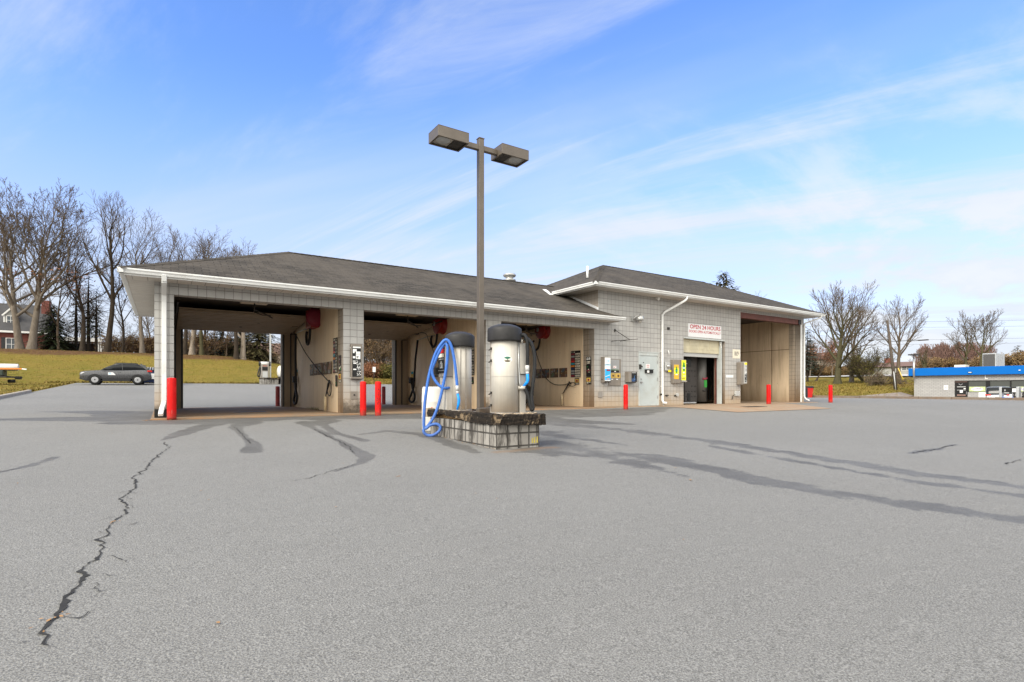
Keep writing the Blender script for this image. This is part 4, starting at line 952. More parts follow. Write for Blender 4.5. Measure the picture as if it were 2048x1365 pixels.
# ------------------------------------------------------------------ twin head lamp
lp = thing('area_light', 'square bronze lamp post with two shoebox heads rising from the vacuum island', 'street lamp', (4.757, 8.36, .288))
mb = MB(); mb.box(4.707, 4.807, 8.31, 8.41, .29, 5.155); mb.box(4.70, 4.814, 8.303, 8.417, 5.156, 5.175); mb.build('pole', M['lamp_bronze'], lp, bevel=.006)
mb = MB(); mb.box(4.60, 4.91, 8.20, 8.52, .286, .31); mb.build('base_plate', M['lamp_bronze'], lp, bevel=.006)
mb = MB(); mb.box(4.56, 4.70, 8.06, 8.18, .286, .37); mb.box(4.705, 4.90, 8.18, 8.30, .287, .375); mb.build('base_cover', M['lamp_bronze'], lp, bevel=.008)
for s_ in (-1, 1):
    mb = MB(); x0, x1 = sorted((4.757+s_*.051, 4.757+s_*.335)); mb.box(x0, x1, 8.32, 8.40, 4.955, 5.045); mb.build('arm', M['lamp_bronze'], lp, bevel=.005)
    x0, x1 = sorted((4.757+s_*.335, 4.757+s_*.915)); y0, y1 = 8.16, 8.56; zb, zt = 4.925, 5.11
    mb = MB(); w = .012
    mb.box(x0, x1, y0, y1, zt-w, zt); mb.box(x0, x1, y0, y0+w, zb, zt-w); mb.box(x0, x1, y1-w, y1, zb, zt-w); mb.box(x0, x0+w, y0+w, y1-w, zb, zt-w); mb.box(x1-w, x1, y0+w, y1-w, zb, zt-w)
    mb.box(x0+w, x1-w, y0+w, y0+.03, zb, zb+.012); mb.box(x0+w, x1-w, y1-.03, y1-w, zb, zb+.012); mb.box(x0+w, x0+.03, y0+.03, y1-.03, zb, zb+.012); mb.box(x1-.03, x1-w, y0+.03, y1-.03, zb, zb+.012)
    hd = mb.build('lamp_head', M['lamp_bronze'], lp, bevel=.004)
    far = x0 if s_ < 0 else x1
    a, b = sorted((far-s_*.02, far-s_*.33)); mb = MB(); mb.box(a, b, y0+.02, y1-.02, zb+.03, zb+.05, 0); xm, ym = (a+b)/2, (y0+y1)/2
    mb.lathe((xm, ym, zb+.028), [(.0, -.004), (.05, -.006), (.06, 0), (.12, .0), (.125, .003)], 20, 1)
    mb.build('reflector', [M['lens'], M['light_grey']], hd)
    a, b = sorted((far-s_*.335, x1+x0-far+s_*.02)); MB().box(a, b, y0+.02, y1-.02, zb+.02, zb+.06).build('ballast_cover', M['lamp_inside'], hd)
# ------------------------------------------------------------------ bollards
BOL = [(.18, 15.08, .098, .985, 'bright red bollard beside the white downspout at the left corner pillar', 'bollard_red'),
       (4.62, 14.62, .083, .955, 'red bollard in front of the steel change machine pillar, closer to it', 'bollard_red'),
       (4.965, 14.40, .083, .955, 'red bollard with dark scuffs, second one before the steel frame pillar', 'bollard_red'),
       (13.92, 13.95, .083, .905, 'red bollard below the small black and blue vending box', 'bollard_red'),
       (23.96, 14.68, .098, .955, 'red bollard standing before the tall open bay', 'bollard_red'),
       (29.85, 14.80, .098, .96, 'red bollard on open asphalt beyond the tall bay corner', 'bollard_red'),
       (3.97, 23.8, .085, .86, 'dull red bollard seen through the first open bay, back side', 'old_red'),
       (8.45, 23.75, .085, .86, 'dark red bollard seen through the second bay behind the paired bollards', 'old_red')]
for i, (x, y, r_, h, lab, mt) in enumerate(BOL):
    z = H(x, y)-.02 if y < 15 else (H(x, y)-.02 if y > 23.6 else -.02)
    o = MB().lathe((x, y, z), [(r_+.006, .0), (r_, .05), (r_, h*.5), (r_*.99, h-.03), (r_*.93, h-.008), (r_*.5, h+.006), (0, h+.008)], 28).build('bollard', M[mt], None, loc=(x, y, z))
    tag(o, lab, 'bollard', 'red bollards around the wash')
# scuff marks on the second of the pair
mb = MB(); rr = random.Random(4); bz = H(4.965, 14.4)
for _ in range(26):
    a = R(rr.uniform(-25, 60)); zz = bz+rr.uniform(.28, .75); p, q = on_drum(4.965, 14.40, .0835, a)
    mb.obox((p.x, p.y, zz), (.001, rr.uniform(.006, .02), rr.uniform(.006, .05)), Matrix.Rotation(math.atan2(q.y, q.x), 3, 'Z'))
sc_ = [o for o in COL.objects if o.name == 'bollard.002'][0]
mb.build('scuff', M['black'], sc_)
# ================================================================== SIGNS, VENDING AND BAY EQUIPMENT
def text(name, body, mat, parent, x0, x1, z0, z1, place, bold=.02):
    """lettering fitted into a rectangle; place(u, v, d) maps sheet coordinates to the world"""
    cu = bpy.data.curves.new(name, 'FONT'); cu.body = body; cu.size = 1; cu.offset = bold; cu.extrude = 0; cu.resolution_u = 3
    ob = bpy.data.objects.new(name, cu); COL.objects.link(ob)
    me = bpy.data.meshes.new_from_object(ob.evaluated_get(bpy.context.evaluated_depsgraph_get())); bpy.data.objects.remove(ob)
    xs_ = [v.co.x for v in me.vertices]; ys_ = [v.co.y for v in me.vertices]; a, b, c, d = min(xs_), max(xs_), min(ys_), max(ys_)
    mb = MB(); mb.v = [tuple(place(x0+(v.co.x-a)/(b-a)*(x1-x0), z0+(v.co.y-c)/(d-c)*(z1-z0), 0)) for v in me.vertices]
    mb.f = [tuple(p.vertices) for p in me.polygons]; mb.m = [0]*len(mb.f); mb.sm = [False]*len(mb.f)
    return mb.build(name, mat, parent, uv=False, fix=False)
def front(y):
    return lambda u, v, d=0: (u, y-d, v)
def side(x):      # on a wall that faces -X: u runs towards the viewer's right (-Y)
    return lambda u, v, d=0: (x-d, -u, v)
def plate(mb, place, u0, u1, v0, v1, d0, d1, m=0):
    ps = [place(u, v, d) for d in (d0, d1) for u, v in ((u0, v0), (u1, v0), (u1, v1), (u0, v1))]
    mb.add(ps, [(0, 3, 2, 1), (4, 5, 6, 7), (0, 1, 5, 4), (1, 2, 6, 5), (2, 3, 7, 6), (3, 0, 4, 7)], m)
def scribble(mb, place, u0, u1, v0, v1, rows, d, rr, m=0, fill=.75):
    """rows of tiny unreadable print"""
    h = (v1-v0)/rows
    for i in range(rows):
        u = u0; vb = v1-h*(i+.85)
        while u < u1-.3*h:
            w = rr.uniform(.5, 2.2)*h*.7
            if rr.random() < fill: plate(mb, place, u, min(u+w, u1), vb, vb+h*.62, d, d+.0012, m)
            u += w+h*.3
# ---- the OPEN 24 HOURS banner
sg = thing('banner_sign', 'white banner lettered OPEN 24 HOURS in red above the roller door', 'sign', (20.75, YF-.03, 3.03))
MB().box(19.58, 21.92, YF-.012, YF-.003, 3.035, 3.622).build('board', M['sign_white'], sg)
text('headline', 'OPEN 24 HOURS', M['sign_red'], sg, 19.70, 21.86, 3.40, 3.585, front(YF-.0125), .022)
text('subline', 'DOORS OPEN AUTOMATICALLY', M['sign_red'], sg, 19.64, 21.87, 3.225, 3.34, front(YF-.0125), .018)
# ---- small signs
s2 = thing('notice_sign', 'cream square notice with small dark lettering beside the tall bay', 'sign', (23.08, YF, 2.16))
MB().box(22.80, 23.38, YF-.012, YF-.002, 2.165, 2.595).build('board', M['cream'], s2)
rr = random.Random(21); mb = MB(); scribble(mb, front(YF-.012), 22.93, 23.27, 2.30, 2.50, 4, .0005, rr); mb.build('print', M['black'], s2)
s3 = thing('notice_sign', 'narrow pale strip sign low on the wall right of the roller door', 'sign', (22.57, YF, 1.23))
MB().box(22.295, 22.85, YF-.01, YF-.002, 1.235, 1.36).build('board', M['sign_white'], s3)
mb = MB(); scribble(mb, front(YF-.01), 22.36, 22.78, 1.26, 1.335, 2, .0005, rr); mb.build('print', M['pale_blue'], s3)
# ---- vending machines on the front wall
v1 = thing('vending_box', 'tall steel vending box with blue and white strip panel left of the grey coin panel', 'vending machine', (14.54, YF, .95))
MB().box(14.40, 14.74, YF-.20, YF-.002, .955, 1.96).build('cabinet', M['cabinet_steel'], v1, bevel=.008)
mb = MB(); f = front(YF-.202)
plate(mb, f, 14.43, 14.725, 1.02, 1.93, 0, .004, 0); plate(mb, f, 14.435, 14.72, 1.05, 1.48, .004, .006, 1); plate(mb, f, 14.435, 14.72, 1.61, 1.68, .004, .006, 2)
plate(mb, f, 14.52, 14.70, 1.40, 1.47, .006, .008, 3); plate(mb, f, 14.54, 14.68, 1.41, 1.45, .008, .009, 4); plate(mb, f, 14.56, 14.67, 1.76, 1.84, .004, .006, 2); plate(mb, f, 14.53, 14.66, 1.07, 1.11, .006, .008, 5)
for k in range(6): plate(mb, f, 14.45+.04*k, 14.49+.04*k, 1.175+.012*k, 1.195+.012*k, .006, .008, 0); plate(mb, f, 14.45+.04*k, 14.49+.04*k, 1.63+.008*k, 1.645+.008*k, .006, .008, 3)
mb.build('strip_panel', [M['white'], M['sky_blue'], M['pale_blue'], M['navy'], M['sign_red'], M['orange']], v1)
mb = MB(); plate(mb, f, 14.42, 14.73, .965, 1.0, 0, .02, 0); mb.build('dispense_slot', M['black'], v1); MB().tube([(14.395, YF-.1, 1.08), (14.36, YF-.1, 1.07), (14.35, YF-.1, 1.1)], .012, 6).build('latch', M['dark_steel'], v1)
v2 = thing('vending_machine', 'flat grey steel vending panel with two yellow product windows', 'vending machine', (15.12, YF, .83))
MB().box(14.80, 15.46, YF-.035, YF-.002, .835, 1.90).build('face_plate', M['cabinet_steel'], v2, bevel=.004)
mb = MB(); f = front(YF-.035); rr = random.Random(22)
plate(mb, f, 14.87, 15.35, 1.48, 1.87, 0, .006, 0); plate(mb, f, 14.87, 15.35, 1.36, 1.44, 0, .006, 1); plate(mb, f, 14.87, 15.10, 1.14, 1.33, 0, .008, 2); plate(mb, f, 15.13, 15.42, 1.14, 1.33, 0, .008, 2)
mb.lathe(f(15.02, 1.23, .008), [(.045, 0), (.04, .012), (0, .016)], 16, 3, axis=(0, -1, 0)); mb.lathe(f(15.30, 1.23, .008), [(.05, 0), (.045, .012), (0, .016)], 16, 3, axis=(0, -1, 0))
plate(mb, f, 15.02, 15.19, 1.53, 1.62, .006, .009, 4); scribble(mb, f, 15.04, 15.17, 1.545, 1.605, 2, .0095, rr, 5)
plate(mb, f, 15.09, 15.17, 1.385, 1.42, .006, .009, 4); plate(mb, f, 14.93, 15.02, 1.07, 1.105, 0, .003, 4); plate(mb, f, 15.20, 15.28, 1.07, 1.105, 0, .003, 4)
for k in range(5): plate(mb, f, 14.89+.09*k, 14.94+.09*k, 1.45, 1.472, 0, .012, 6)
mb.build('window_panel', [M['grey'], M['black'], M['gold'], M['brown'], M['white'], M['sign_red'], M['green']], v2)
v3 = thing('vending_box', 'small steel vending box with dark blue picture left of the grey door', 'vending machine', (15.98, YF, .97))
MB().box(15.70, 16.18, YF-.22, YF-.002, .975, 1.40).build('cabinet', M['cabinet_steel'], v3, bevel=.008)
mb = MB(); f = front(YF-.222); plate(mb, f, 15.86, 16.16, .99, 1.385, 0, .004, 0)
plate(mb, f, 15.88, 16.10, 1.345, 1.37, .004, .006, 1); plate(mb, f, 15.87, 16.06, 1.0, 1.13, .004, .005, 2)
for p, q in (((15.88, 1.02), (15.95, 1.14)), ((15.90, 1.08), (16.0, 1.0)), ((15.98, 1.0), (16.03, 1.16)), ((16.02, 1.14), (16.10, 1.04)), ((16.0, 1.16), (16.05, 1.25))):
    mb.bar(f(p[0], p[1], .007), f(q[0], q[1], .007), .018, .003, 3)
mb.lathe(f(16.0, 1.08, .006), [(.02, 0), (0, .004)], 12, 1, axis=(0, -1, 0))
mb.build('picture_panel', [M['black'], M['light_grey'], M['navy'], paint('mid_blue', (.06, .20, .48), .4)], v3)
mb = MB(); mb.box(15.72, 16.14, YF-.19, YF-.03, .945, .974); mb.build('tray', M['dark_steel'], v3)
def tree_emblem(mb, place, uc, v0, h, d, m):
    w = h*.30
    pts = [(-.12, .0), (.12, .0), (.10, .1), (.62, .13), (.42, .30), (.85, .34), (.55, .52), (.70, .56), (.35, .74), (.42, .78), (.0, 1.0), (-.42, .78), (-.35, .74), (-.70, .56), (-.55, .52), (-.85, .34), (-.42, .30), (-.62, .13), (-.10, .1)]
    base = [place(uc+u*w, v0+v*h, d) for u, v in pts]; top = [place(uc+u*w, v0+v*h, d+.002) for u, v in pts]; n = len(pts)
    c = place(uc, v0+h*.45, d+.002); k = len(mb.v); mb.v.extend([tuple(p) for p in top]+[tuple(c)])
    for i in range(n): mb.f.append((k+i, k+(i+1) % n, k+n)); mb.m.append(m); mb.sm.append(False)
v4 = thing('vending_box', 'steel air freshener vending box with bright yellow tree panels left of the roller door', 'vending machine', (18.85, YF, .95))
MB().box(18.44, 18.90, YF-.16, YF-.002, .955, 1.97).build('cabinet', M['cabinet_steel'], v4, bevel=.008); 
MB().box(18.902, 19.22, YF-.20, YF-.002, .99, 1.98).build('cabinet', M['cabinet_steel'], v4, bevel=.008)
mb = MB(); f = front(YF-.162); g = front(YF-.202); rr = random.Random(23)
amber = paint('amber', (.72, .42, .02), .4)
plate(mb, f, 18.47, 18.77, 1.13, 1.75, 0, .004, 1); plate(mb, f, 18.47, 18.77, 1.34, 1.60, .004, .0055, 4); tree_emblem(mb, f, 18.62, 1.36, .33, .006, 2); plate(mb, f, 18.56, 18.70, 1.305, 1.345, .004, .0062, 3); plate(mb, f, 18.55, 18.69, 1.47, 1.51, .009, .010, 5)
plate(mb, g, 18.905, 19.19, 1.08, 1.95, 0, .004, 0); tree_emblem(mb, g, 19.05, 1.44, .46, .005, 2); plate(mb, g, 18.97, 19.13, 1.58, 1.65, .008, .009, 3); plate(mb, g, 19.0, 19.11, 1.60, 1.63, .009, .010, 5); plate(mb, g, 18.99, 19.11, 1.39, 1.44, .004, .0062, 3)
scribble(mb, g, 18.93, 19.16, 1.25, 1.29, 1, .005, rr, 3); scribble(mb, g, 18.94, 19.16, 1.13, 1.21, 1, .005, rr, 6); scribble(mb, g, 18.93, 19.18, 1.035, 1.06, 1, .001, rr, 3)
mb.build('tree_panel', [M['lemon'], amber, M['green'], M['white'], M['lemon'], M['teal'], M['maroon']], v4)
mb = MB(); plate(mb, g, 18.91, 19.12, 1.0, 1.02, 0, .004); mb.build('dispense_slot', M['black'], v4)
mb = MB(); mb.tube([(19.22, YF-.15, 1.84), (19.26, YF-.17, 1.83), (19.29, YF-.17, 1.80)], .012, 6); mb.tube([(19.22, YF-.15, 1.06), (19.26, YF-.17, 1.05), (19.29, YF-.17, 1.02)], .012, 6); mb.build_each('latch', M['cream'], v4)
mt = thing('electric_meter', 'grey electric meter box with round glass dial between downspout and yellow panels', 'meter', (18.15, YF, 1.48))
MB().box(18.02, 18.30, YF-.10, YF-.002, 1.49, 1.84).build('box', M['light_grey'], mt, bevel=.01)
MB().lathe((18.16, YF-.101, 1.67), [(.095, 0), (.09, -.05), (.06, -.09), (0, -.1)], 22, axis=(0, 1, 0)).build('dial', M['galv'], mt)
mb = MB(); plate(mb, front(YF-.10), 18.17, 18.36, 1.43, 1.52, .001, .003); mb.build('tag', M['yellow'], mt)
fr1 = thing('change_machine', 'steel framed change machine with black and white sheet on the middle pillar', 'vending machine', (4.76, YF, .97))
MB().box(4.60, 4.93, YF-.11, YF-.002, .98, 2.02).build('cabinet', M['cabinet_steel'], fr1, bevel=.01)
mb = MB(); f = front(YF-.112); rr = random.Random(24)
plate(mb, f, 4.635, 4.885, 1.06, 1.955, 0, .004, 0); plate(mb, f, 4.65, 4.88, 1.90, 1.945, .004, .006, 1); plate(mb, f, 4.65, 4.76, 1.80, 1.87, .004, .006, 1); plate(mb, f, 4.65, 4.70, 1.75, 1.80, .004, .006, 1); plate(mb, f, 4.74, 4.87, 1.58, 1.80, .004, .006, 1); plate(mb, f, 4.65, 4.72, 1.60, 1.66, .004, .006, 1)
scribble(mb, f, 4.76, 4.85, 1.60, 1.78, 5, .0062, rr, 0)
for _ in range(46):
    u = rr.uniform(4.75, 4.86); v = rr.uniform(1.08, 1.52); plate(mb, f, u, u+rr.uniform(.01, .04), v, v+rr.uniform(.008, .03), .004, .006, rr.choice((1, 1, 2)))
for v in (1.44, 1.26): plate(mb, f, 4.66, 4.75, v, v+.035, .004, .006, 1)
plate(mb, f, 4.65, 4.73, 1.49, 1.54, .004, .006, 2)
mb.build('instruction_sheet', [M['black'], M['white'], M['light_grey']], fr1)
mb = MB(); plate(mb, f, 4.62, 4.92, .985, 1.005, 0, .02, 0); mb.build('coin_tray', M['black'], fr1)
mb = MB()
for v in (1.90, 1.03): mb.cyl(f(4.60, v, -.02), f(4.57, v, .02), .012, n=8)
mb.build_each('hinge_pin', M['chrome'], fr1)
fr2 = thing('pay_station', 'narrow steel pay station with yellow topped strip beside the tall bay', 'vending machine', (23.2, YF, .9))
MB().box(23.10, 23.30, YF-.26, YF-.002, .91, 1.98).build('cabinet', M['cabinet_steel'], fr2, bevel=.01); MB().box(23.302, 23.52, YF-.28, YF-.05, .96, 2.0).build('cabinet', M['light_grey'], fr2, bevel=.008)
mb = MB(); f = front(YF-.282); rr = random.Random(25); plate(mb, f, 23.315, 23.51, 1.02, 1.97, 0, .004, 0); plate(mb, f, 23.315, 23.51, 1.86, 1.96, .004, .006, 1); plate(mb, f, 23.33, 23.50, 1.04, 1.40, .004, .005, 2)
for _ in range(34):
    u = rr.uniform(23.33, 23.47); v = rr.uniform(1.05, 1.8); plate(mb, f, u, u+rr.uniform(.015, .05), v, v+rr.uniform(.01, .04), .005, .0065, rr.choice((2, 0, 3)))
mb.build('instruction_strip', [M['light_grey'], M['yellow'], M['black'], M['white']], fr2)
# ------------------------------------------------------------------ bay walls: hose reels, guns, posters, menu boards
def poster_art(mb, place, u0, u1, v0, v1, d, rr, mats):
    plate(mb, place, u0, u1, v0, v1, d, d+.003, 0)
    for _ in range(16):
        a = rr.uniform(u0, u1-.04); b = rr.uniform(v0, v1-.04); plate(mb, place, a, min(u1, a+rr.uniform(.04, .22)), b, min(v1, b+rr.uniform(.03, .13)), d+.003, d+.0035+rr.uniform(0, .001), rr.randrange(1, mats))
ART = [M['brown'], paint('art_blue', (.05, .07, .085), .4), paint('art_green', (.08, .10, .04), .4), paint('art_red', (.17, .05, .035), .4), paint('art_ochre', (.24, .15, .05), .4), paint('art_grey', (.2, .19, .18), .4)]
def bay_kit(X, which, posters, menu, plates, ybox, wand):
    nm = {1: 'first', 2: 'second', 3: 'third'}[which]; pl = side(X)
    # red drum of the air/vacuum line, high on the wall
    yr, zr = ybox
    o = thing('hose_reel', 'red round hose reel high on the wall of the %s open bay' % nm, 'hose reel', (X, yr, zr), group='red hose reels in the bays')
    if which == 1:
        MB().box(X-.30, X-.002, yr-.40, yr+.40, zr-.32, zr+.32).build('reel_case', M['old_red'], o, bevel=.05, seg=3)
        MB().lathe((X-.16, yr-.41, zr), [(.30, 0), (.30, -.03), (.1, -.05), (0, -.05)], 24, axis=(0, 1, 0)).build('side_plate', M['maroon'], o)
    else:
        MB().lathe((X-.003, yr, zr), [(.36, 0), (.36, .04), (.33, .06), (.33, .25), (.36, .27), (.36, .30), (.28, .325), (.0, .335)], 32, axis=(-1, 0, 0)).build('reel_case', M['old_red'], o)
        MB().lathe((X-.337, yr+.14, zr+.05), [(.10, 0), (.1, .006), (0, .008)], 18, axis=(-1, 0, 0)).build('label', M['grey'], o)
    pts = [(X-.2, yr+.15, zr-.3), (X-.2, yr+.2, zr-.55), (X-.2, yr+.32, zr-.75), (X-.2, yr+.52, zr-.83), (X-.2, yr+.68, zr-.70), (X-.2, yr+.72, zr-.5), (X-.2, yr+.62, zr-.40)]
    hose(o, pts, .045, 'rubber', 10)
    mb = MB(); mb.box(X-.12, X-.05, yr-.05, yr+.05, zr+.3, zr+.42); mb.build('bracket', M['dark_steel'], o)
    # foam brush boom with its thick drop hose
    if which < 3:
        b = thing('foam_brush', 'black drop hose of the foam brush hanging from a boom arm, %s bay' % nm, 'hose', (X, 20.9, 2.8))
        mb = MB(); mb.tube([(X-.03, 19.85, 2.86), (X-.2, 20.2, 2.82), (X-.3, 20.95, 2.74)], .02, 8); mb.build('boom_arm', M['galv'], b)
        hose(b, [(X-.30, 20.95, 2.74), (X-.29, 21.05, 2.5), (X-.25, 21.3, 2.0), (X-.2, 21.5, 1.5), (X-.15, 21.7, 1.0), (X-.12, 21.85, .75), (X-.12, 22.1, .45), (X-.12, 22.3, .25), (X-.12, 22.05, .12), (X-.12, 21.75, .22), (X-.12, 21.72, .45), (X-.12, 21.95, .75), (X-.1, 22.1, 1.0), (X-.1, 22.15, 1.15)], .045, 'rubber', 8)
        h = MB(); h.box(X-.2, X-.05, 22.0, 22.2, .95, 1.2); h.build('brush_holder', M['rubber'], b, bevel=.02)
        m2 = thing('instruction_tag', 'small blue and yellow tag above the foam brush hose, %s bay' % nm, 'sign', (X, 22.2, 1.22))
        mb = MB(); plate(mb, pl, -22.35, -22.1, 1.22, 1.36, .02, .024, 0); plate(mb, pl, -22.35, -22.1, 1.36, 1.46, .02, .024, 1); mb.build('plate', [M['gold'], M['teal']], m2)
    # black swivel box near the ceiling
    c = thing('swivel_box', 'black hose swivel hanging below the ceiling of the %s bay' % nm, 'swivel', (X-.3, 21.2, 3.1))
    mb = MB(); mb.box(X-.45, X-.2, 21.0, 21.3, 2.98, 3.22); mb.build('case', M['black'], c, bevel=.03); MB().cyl((X-.32, 21.15, 3.22), (X-.32, 21.15, 3.40), .02, n=8).build('stem', M['dark_steel'], c)
    # spray wand: thin line, gun in its holder pipe
    g = thing('spray_wand', 'black high pressure spray wand and line in the %s open bay' % nm, 'spray gun', (X, 17.3, .8))
    if which == 2:
        hose(g, [(X-.3, 21.1, 3.05), (X-.35, 20.4, 3.0), (X-.33, 20.0, 2.9), (X-.3, 19.9, 2.7), (X-.2, 19.6, 2.2), (X-.15, 19, 1.5), (X-.12, 18.2, .95), (X-.12, 17.4, .9)], .013, 'rubber', 6)
    elif which == 1:
        hose(g, [(X-.3, 20.95, 2.70), (X-.2, 19.9, 2.0), (X-.12, 18.7, 1.45), (X-.1, 17.6, 1.08), (X-.1, 17.05, .93)], .016, 'rubber', 6)
    else:
        hose(g, [(X-.2, 19.45, 2.45), (X-.15, 19.2, 1.85), (X-.1, 18.95, 1.4), (X-.1, 18.7, 1.12), (X-.1, 18.2, .90), (X-.1, 17.6, .87), (X-.1, 17.2, .93)], .016, 'rubber', 6)
    yy, zz = wand
    k = 26
    if which == 3: hose(g, [(X-.1, yy, zz)]+[(X-.1, yy-.21+.21*math.cos(2*math.pi*i/k), zz-.06+.075*math.sin(2*math.pi*i/k)) for i in range(k+1)], .015, 'rubber', 6, steps=3)
    else: hose(g, [(X-.1, yy, zz)]+[(X-.1, yy-.02+.24*math.sin(2*math.pi*i/k), zz-.22+.22*math.cos(2*math.pi*i/k)) for i in range(k+1)], .015, 'rubber', 6, steps=3)
    mb = MB(); mb.tube([(X-.1, yy-.04, zz+.04), (X-.1, yy+.06, zz-.08), (X-.1, yy+.42, zz-.46)], [.03, .035, .012], 8); mb.box(X-.125, X-.075, yy-.12, yy+.02, zz-.04, zz+.02); mb.build('gun', M['black'], g)
    hp = MB(); hp.cyl((X-.1, yy+.46, 0), (X-.1, yy+.46, .50), .042, n=14); hp.build('holder_pipe', M['pipe_tan'], g)
    # posters
    rr = random.Random(40+which)
    for i, (ya, yb, za, zb) in enumerate(posters):
        o = thing('wall_poster', ['faded vehicle poster on the bay wall nearest the back door', 'faded poster beside the deepest one on the bay wall', 'faded middle poster of the row on the bay wall', 'faded poster next to the front one on the bay wall', 'faded poster at the front end of the row'][i]+', %s bay' % nm, 'poster', (X, (ya+yb)/2, za), group='faded posters on the bay walls')
        mb = MB(); poster_art(mb, pl, -ya, -yb, za, zb, .022, rr, 6); mb.build('print', ART, o)
    # wash menu board
    ya, yb, za, zb = menu
    o = thing('menu_board', 'black wash menu board with coloured bars on the %s bay wall' % nm, 'sign', (X, (ya+yb)/2, za))
    mb = MB(); plate(mb, pl, -ya, -yb, za, zb, .022, .028, 0); n = 11; h = (zb-za)/n; w = ya-yb
    cols = [0, 1, 2, 1, 3, 4, 5, 6, 7, 2, 1][:n]
    for i in range(1, n):
        z1_ = zb-h*i; plate(mb, pl, -ya+.03*w, -ya+.40*w, z1_-h*.72, z1_-h*.05, .028, .030, cols[i])
        if which == 3:
            plate(mb, pl, -ya+.46*w, -ya+.96*w, z1_-h*.72, z1_-h*.05, .028, .030, 8); scribble(mb, pl, -ya+.49*w, -ya+.93*w, z1_-h*.66, z1_-h*.12, 2, .031, rr, 0)
        else: scribble(mb, pl, -ya+.46*w, -ya+.96*w, z1_-h*.7, z1_-h*.05, 2, .029, rr, 8)
    scribble(mb, pl, -ya+.1*w, -ya+.9*w, zb-h*.85, zb-h*.2, 1, .029, rr, 8)
    mb.build('board', [M['black'], M['maroon'], M['grey'], M['red'], M['teal'], M['orange'], M['navy'], M['grey'], M['cream']], o)
    for j, (lab, ya, yb, za, zb, style) in enumerate(plates):
        o = thing('wall_sign', lab, 'sign', (X, (ya+yb)/2, za)); mb = MB(); w, h = ya-yb, zb-za
        plate(mb, pl, -ya, -yb, za, zb, .022, .027, 0)
        if style == 'yellow': plate(mb, pl, -ya+.08*w, -yb-.08*w, za+.32*h, zb-.14*h, .027, .029, 1); plate(mb, pl, -ya+.3*w, -yb-.3*w, za+.42*h, zb-.28*h, .029, .030, 2); scribble(mb, pl, -ya+.1*w, -yb-.1*w, za+.05*h, za+.28*h, 2, .028, rr, 3)
        elif style == 'price':
            text('price', '$2.00', M['white'], o, -ya+.1*w, -yb-.1*w, za+.55*h, za+.93*h, lambda u, v, d: pl(u, v, .0285), .03); scribble(mb, pl, -ya+.1*w, -yb-.1*w, za+.08*h, za+.45*h, 2, .028, rr, 3)
        else:
            for _ in range(9): a = rr.uniform(-ya+.05*w, -yb-.35*w); b = rr.uniform(za+.05*h, zb-.2*h); plate(mb, pl, a, a+w*rr.uniform(.1, .35), b, b+h*rr.uniform(.04, .14), .027, .0285, rr.choice((2, 3, 4)))
        mb.build('plate', [M['black'], M['gold'], M['maroon'], M['cream'], M['green']], o)
P1 = [(19.98-.6*i, 19.43-.6*i, 1.18, 1.565) for i in range(5)]
P3 = [(19.80, 19.23, 1.18, 1.58), (19.19, 18.64, 1.185, 1.58), (18.57, 18.01, 1.19, 1.58), (17.94, 17.41, 1.195, 1.575)]
P2 = [(19.9, 19.3, 1.18, 1.57), (19.25, 18.65, 1.18, 1.57)]
bay_kit(4.42, 1, P1, (16.85, 16.40, 1.19, 2.25), [('small dark plate under the menu board, first bay', 16.62, 16.42, .78, 1.12, 'pic'), ('dark instruction plate on the pillar return, first bay', 16.27, 15.97, 1.23, 1.70, 'pic'), ('yellow warning plate low on the pillar return, first bay', 16.26, 15.96, .90, 1.19, 'yellow')], (19.0, 3.08), (17.05, .93))
bay_kit(9.22, 2, P2, (17.2, 16.6, 1.19, 2.25), [('small dark plate below the menu board, second bay', 16.95, 16.65, .88, 1.13, 'pic')], (19.12, 3.2), (17.05, .93))
bay_kit(14.05, 3, P3, (17.17, 16.57, 1.175, 2.25), [('small gold plate below the menu board, third bay', 16.93, 16.65, .88, 1.14, 'yellow'), ('black price plate reading $2.00 on the pillar return, third bay', 16.22, 15.94, 1.67, 1.96, 'price'), ('tall dark picture plate under the price plate, third bay', 16.22, 15.94, 1.20, 1.66, 'pic'), ('yellow plate lowest on the pillar return, third bay', 16.22, 15.94, .90, 1.185, 'yellow')], (18.93, 3.24), (17.2, .95))
# drain grates
for (x, y, w, d, lab) in ((2.25, 18.2, .9, .5, 'black floor drain grate in the first bay'), (20.6, 13.3, 1.3, .45, 'dark drain grate in the pad before the roller door')):
    z = 0.0 if y > 15 else H(x, y)+.016
    mb = MB(); mb.box(x-w/2, x+w/2, y-d/2, y+d/2, z-.02, z+.006)
    for i in range(9): mb.box(x-w/2+.04+i*(w-.08)/9, x-w/2+.04+(i+.5)*(w-.08)/9, y-d/2+.04, y+d/2-.04, z+.006, z+.012)
    o = mb.build('drain_grate', M['dark_steel'], None, loc=(x, y, z)); tag(o, lab, 'drain')
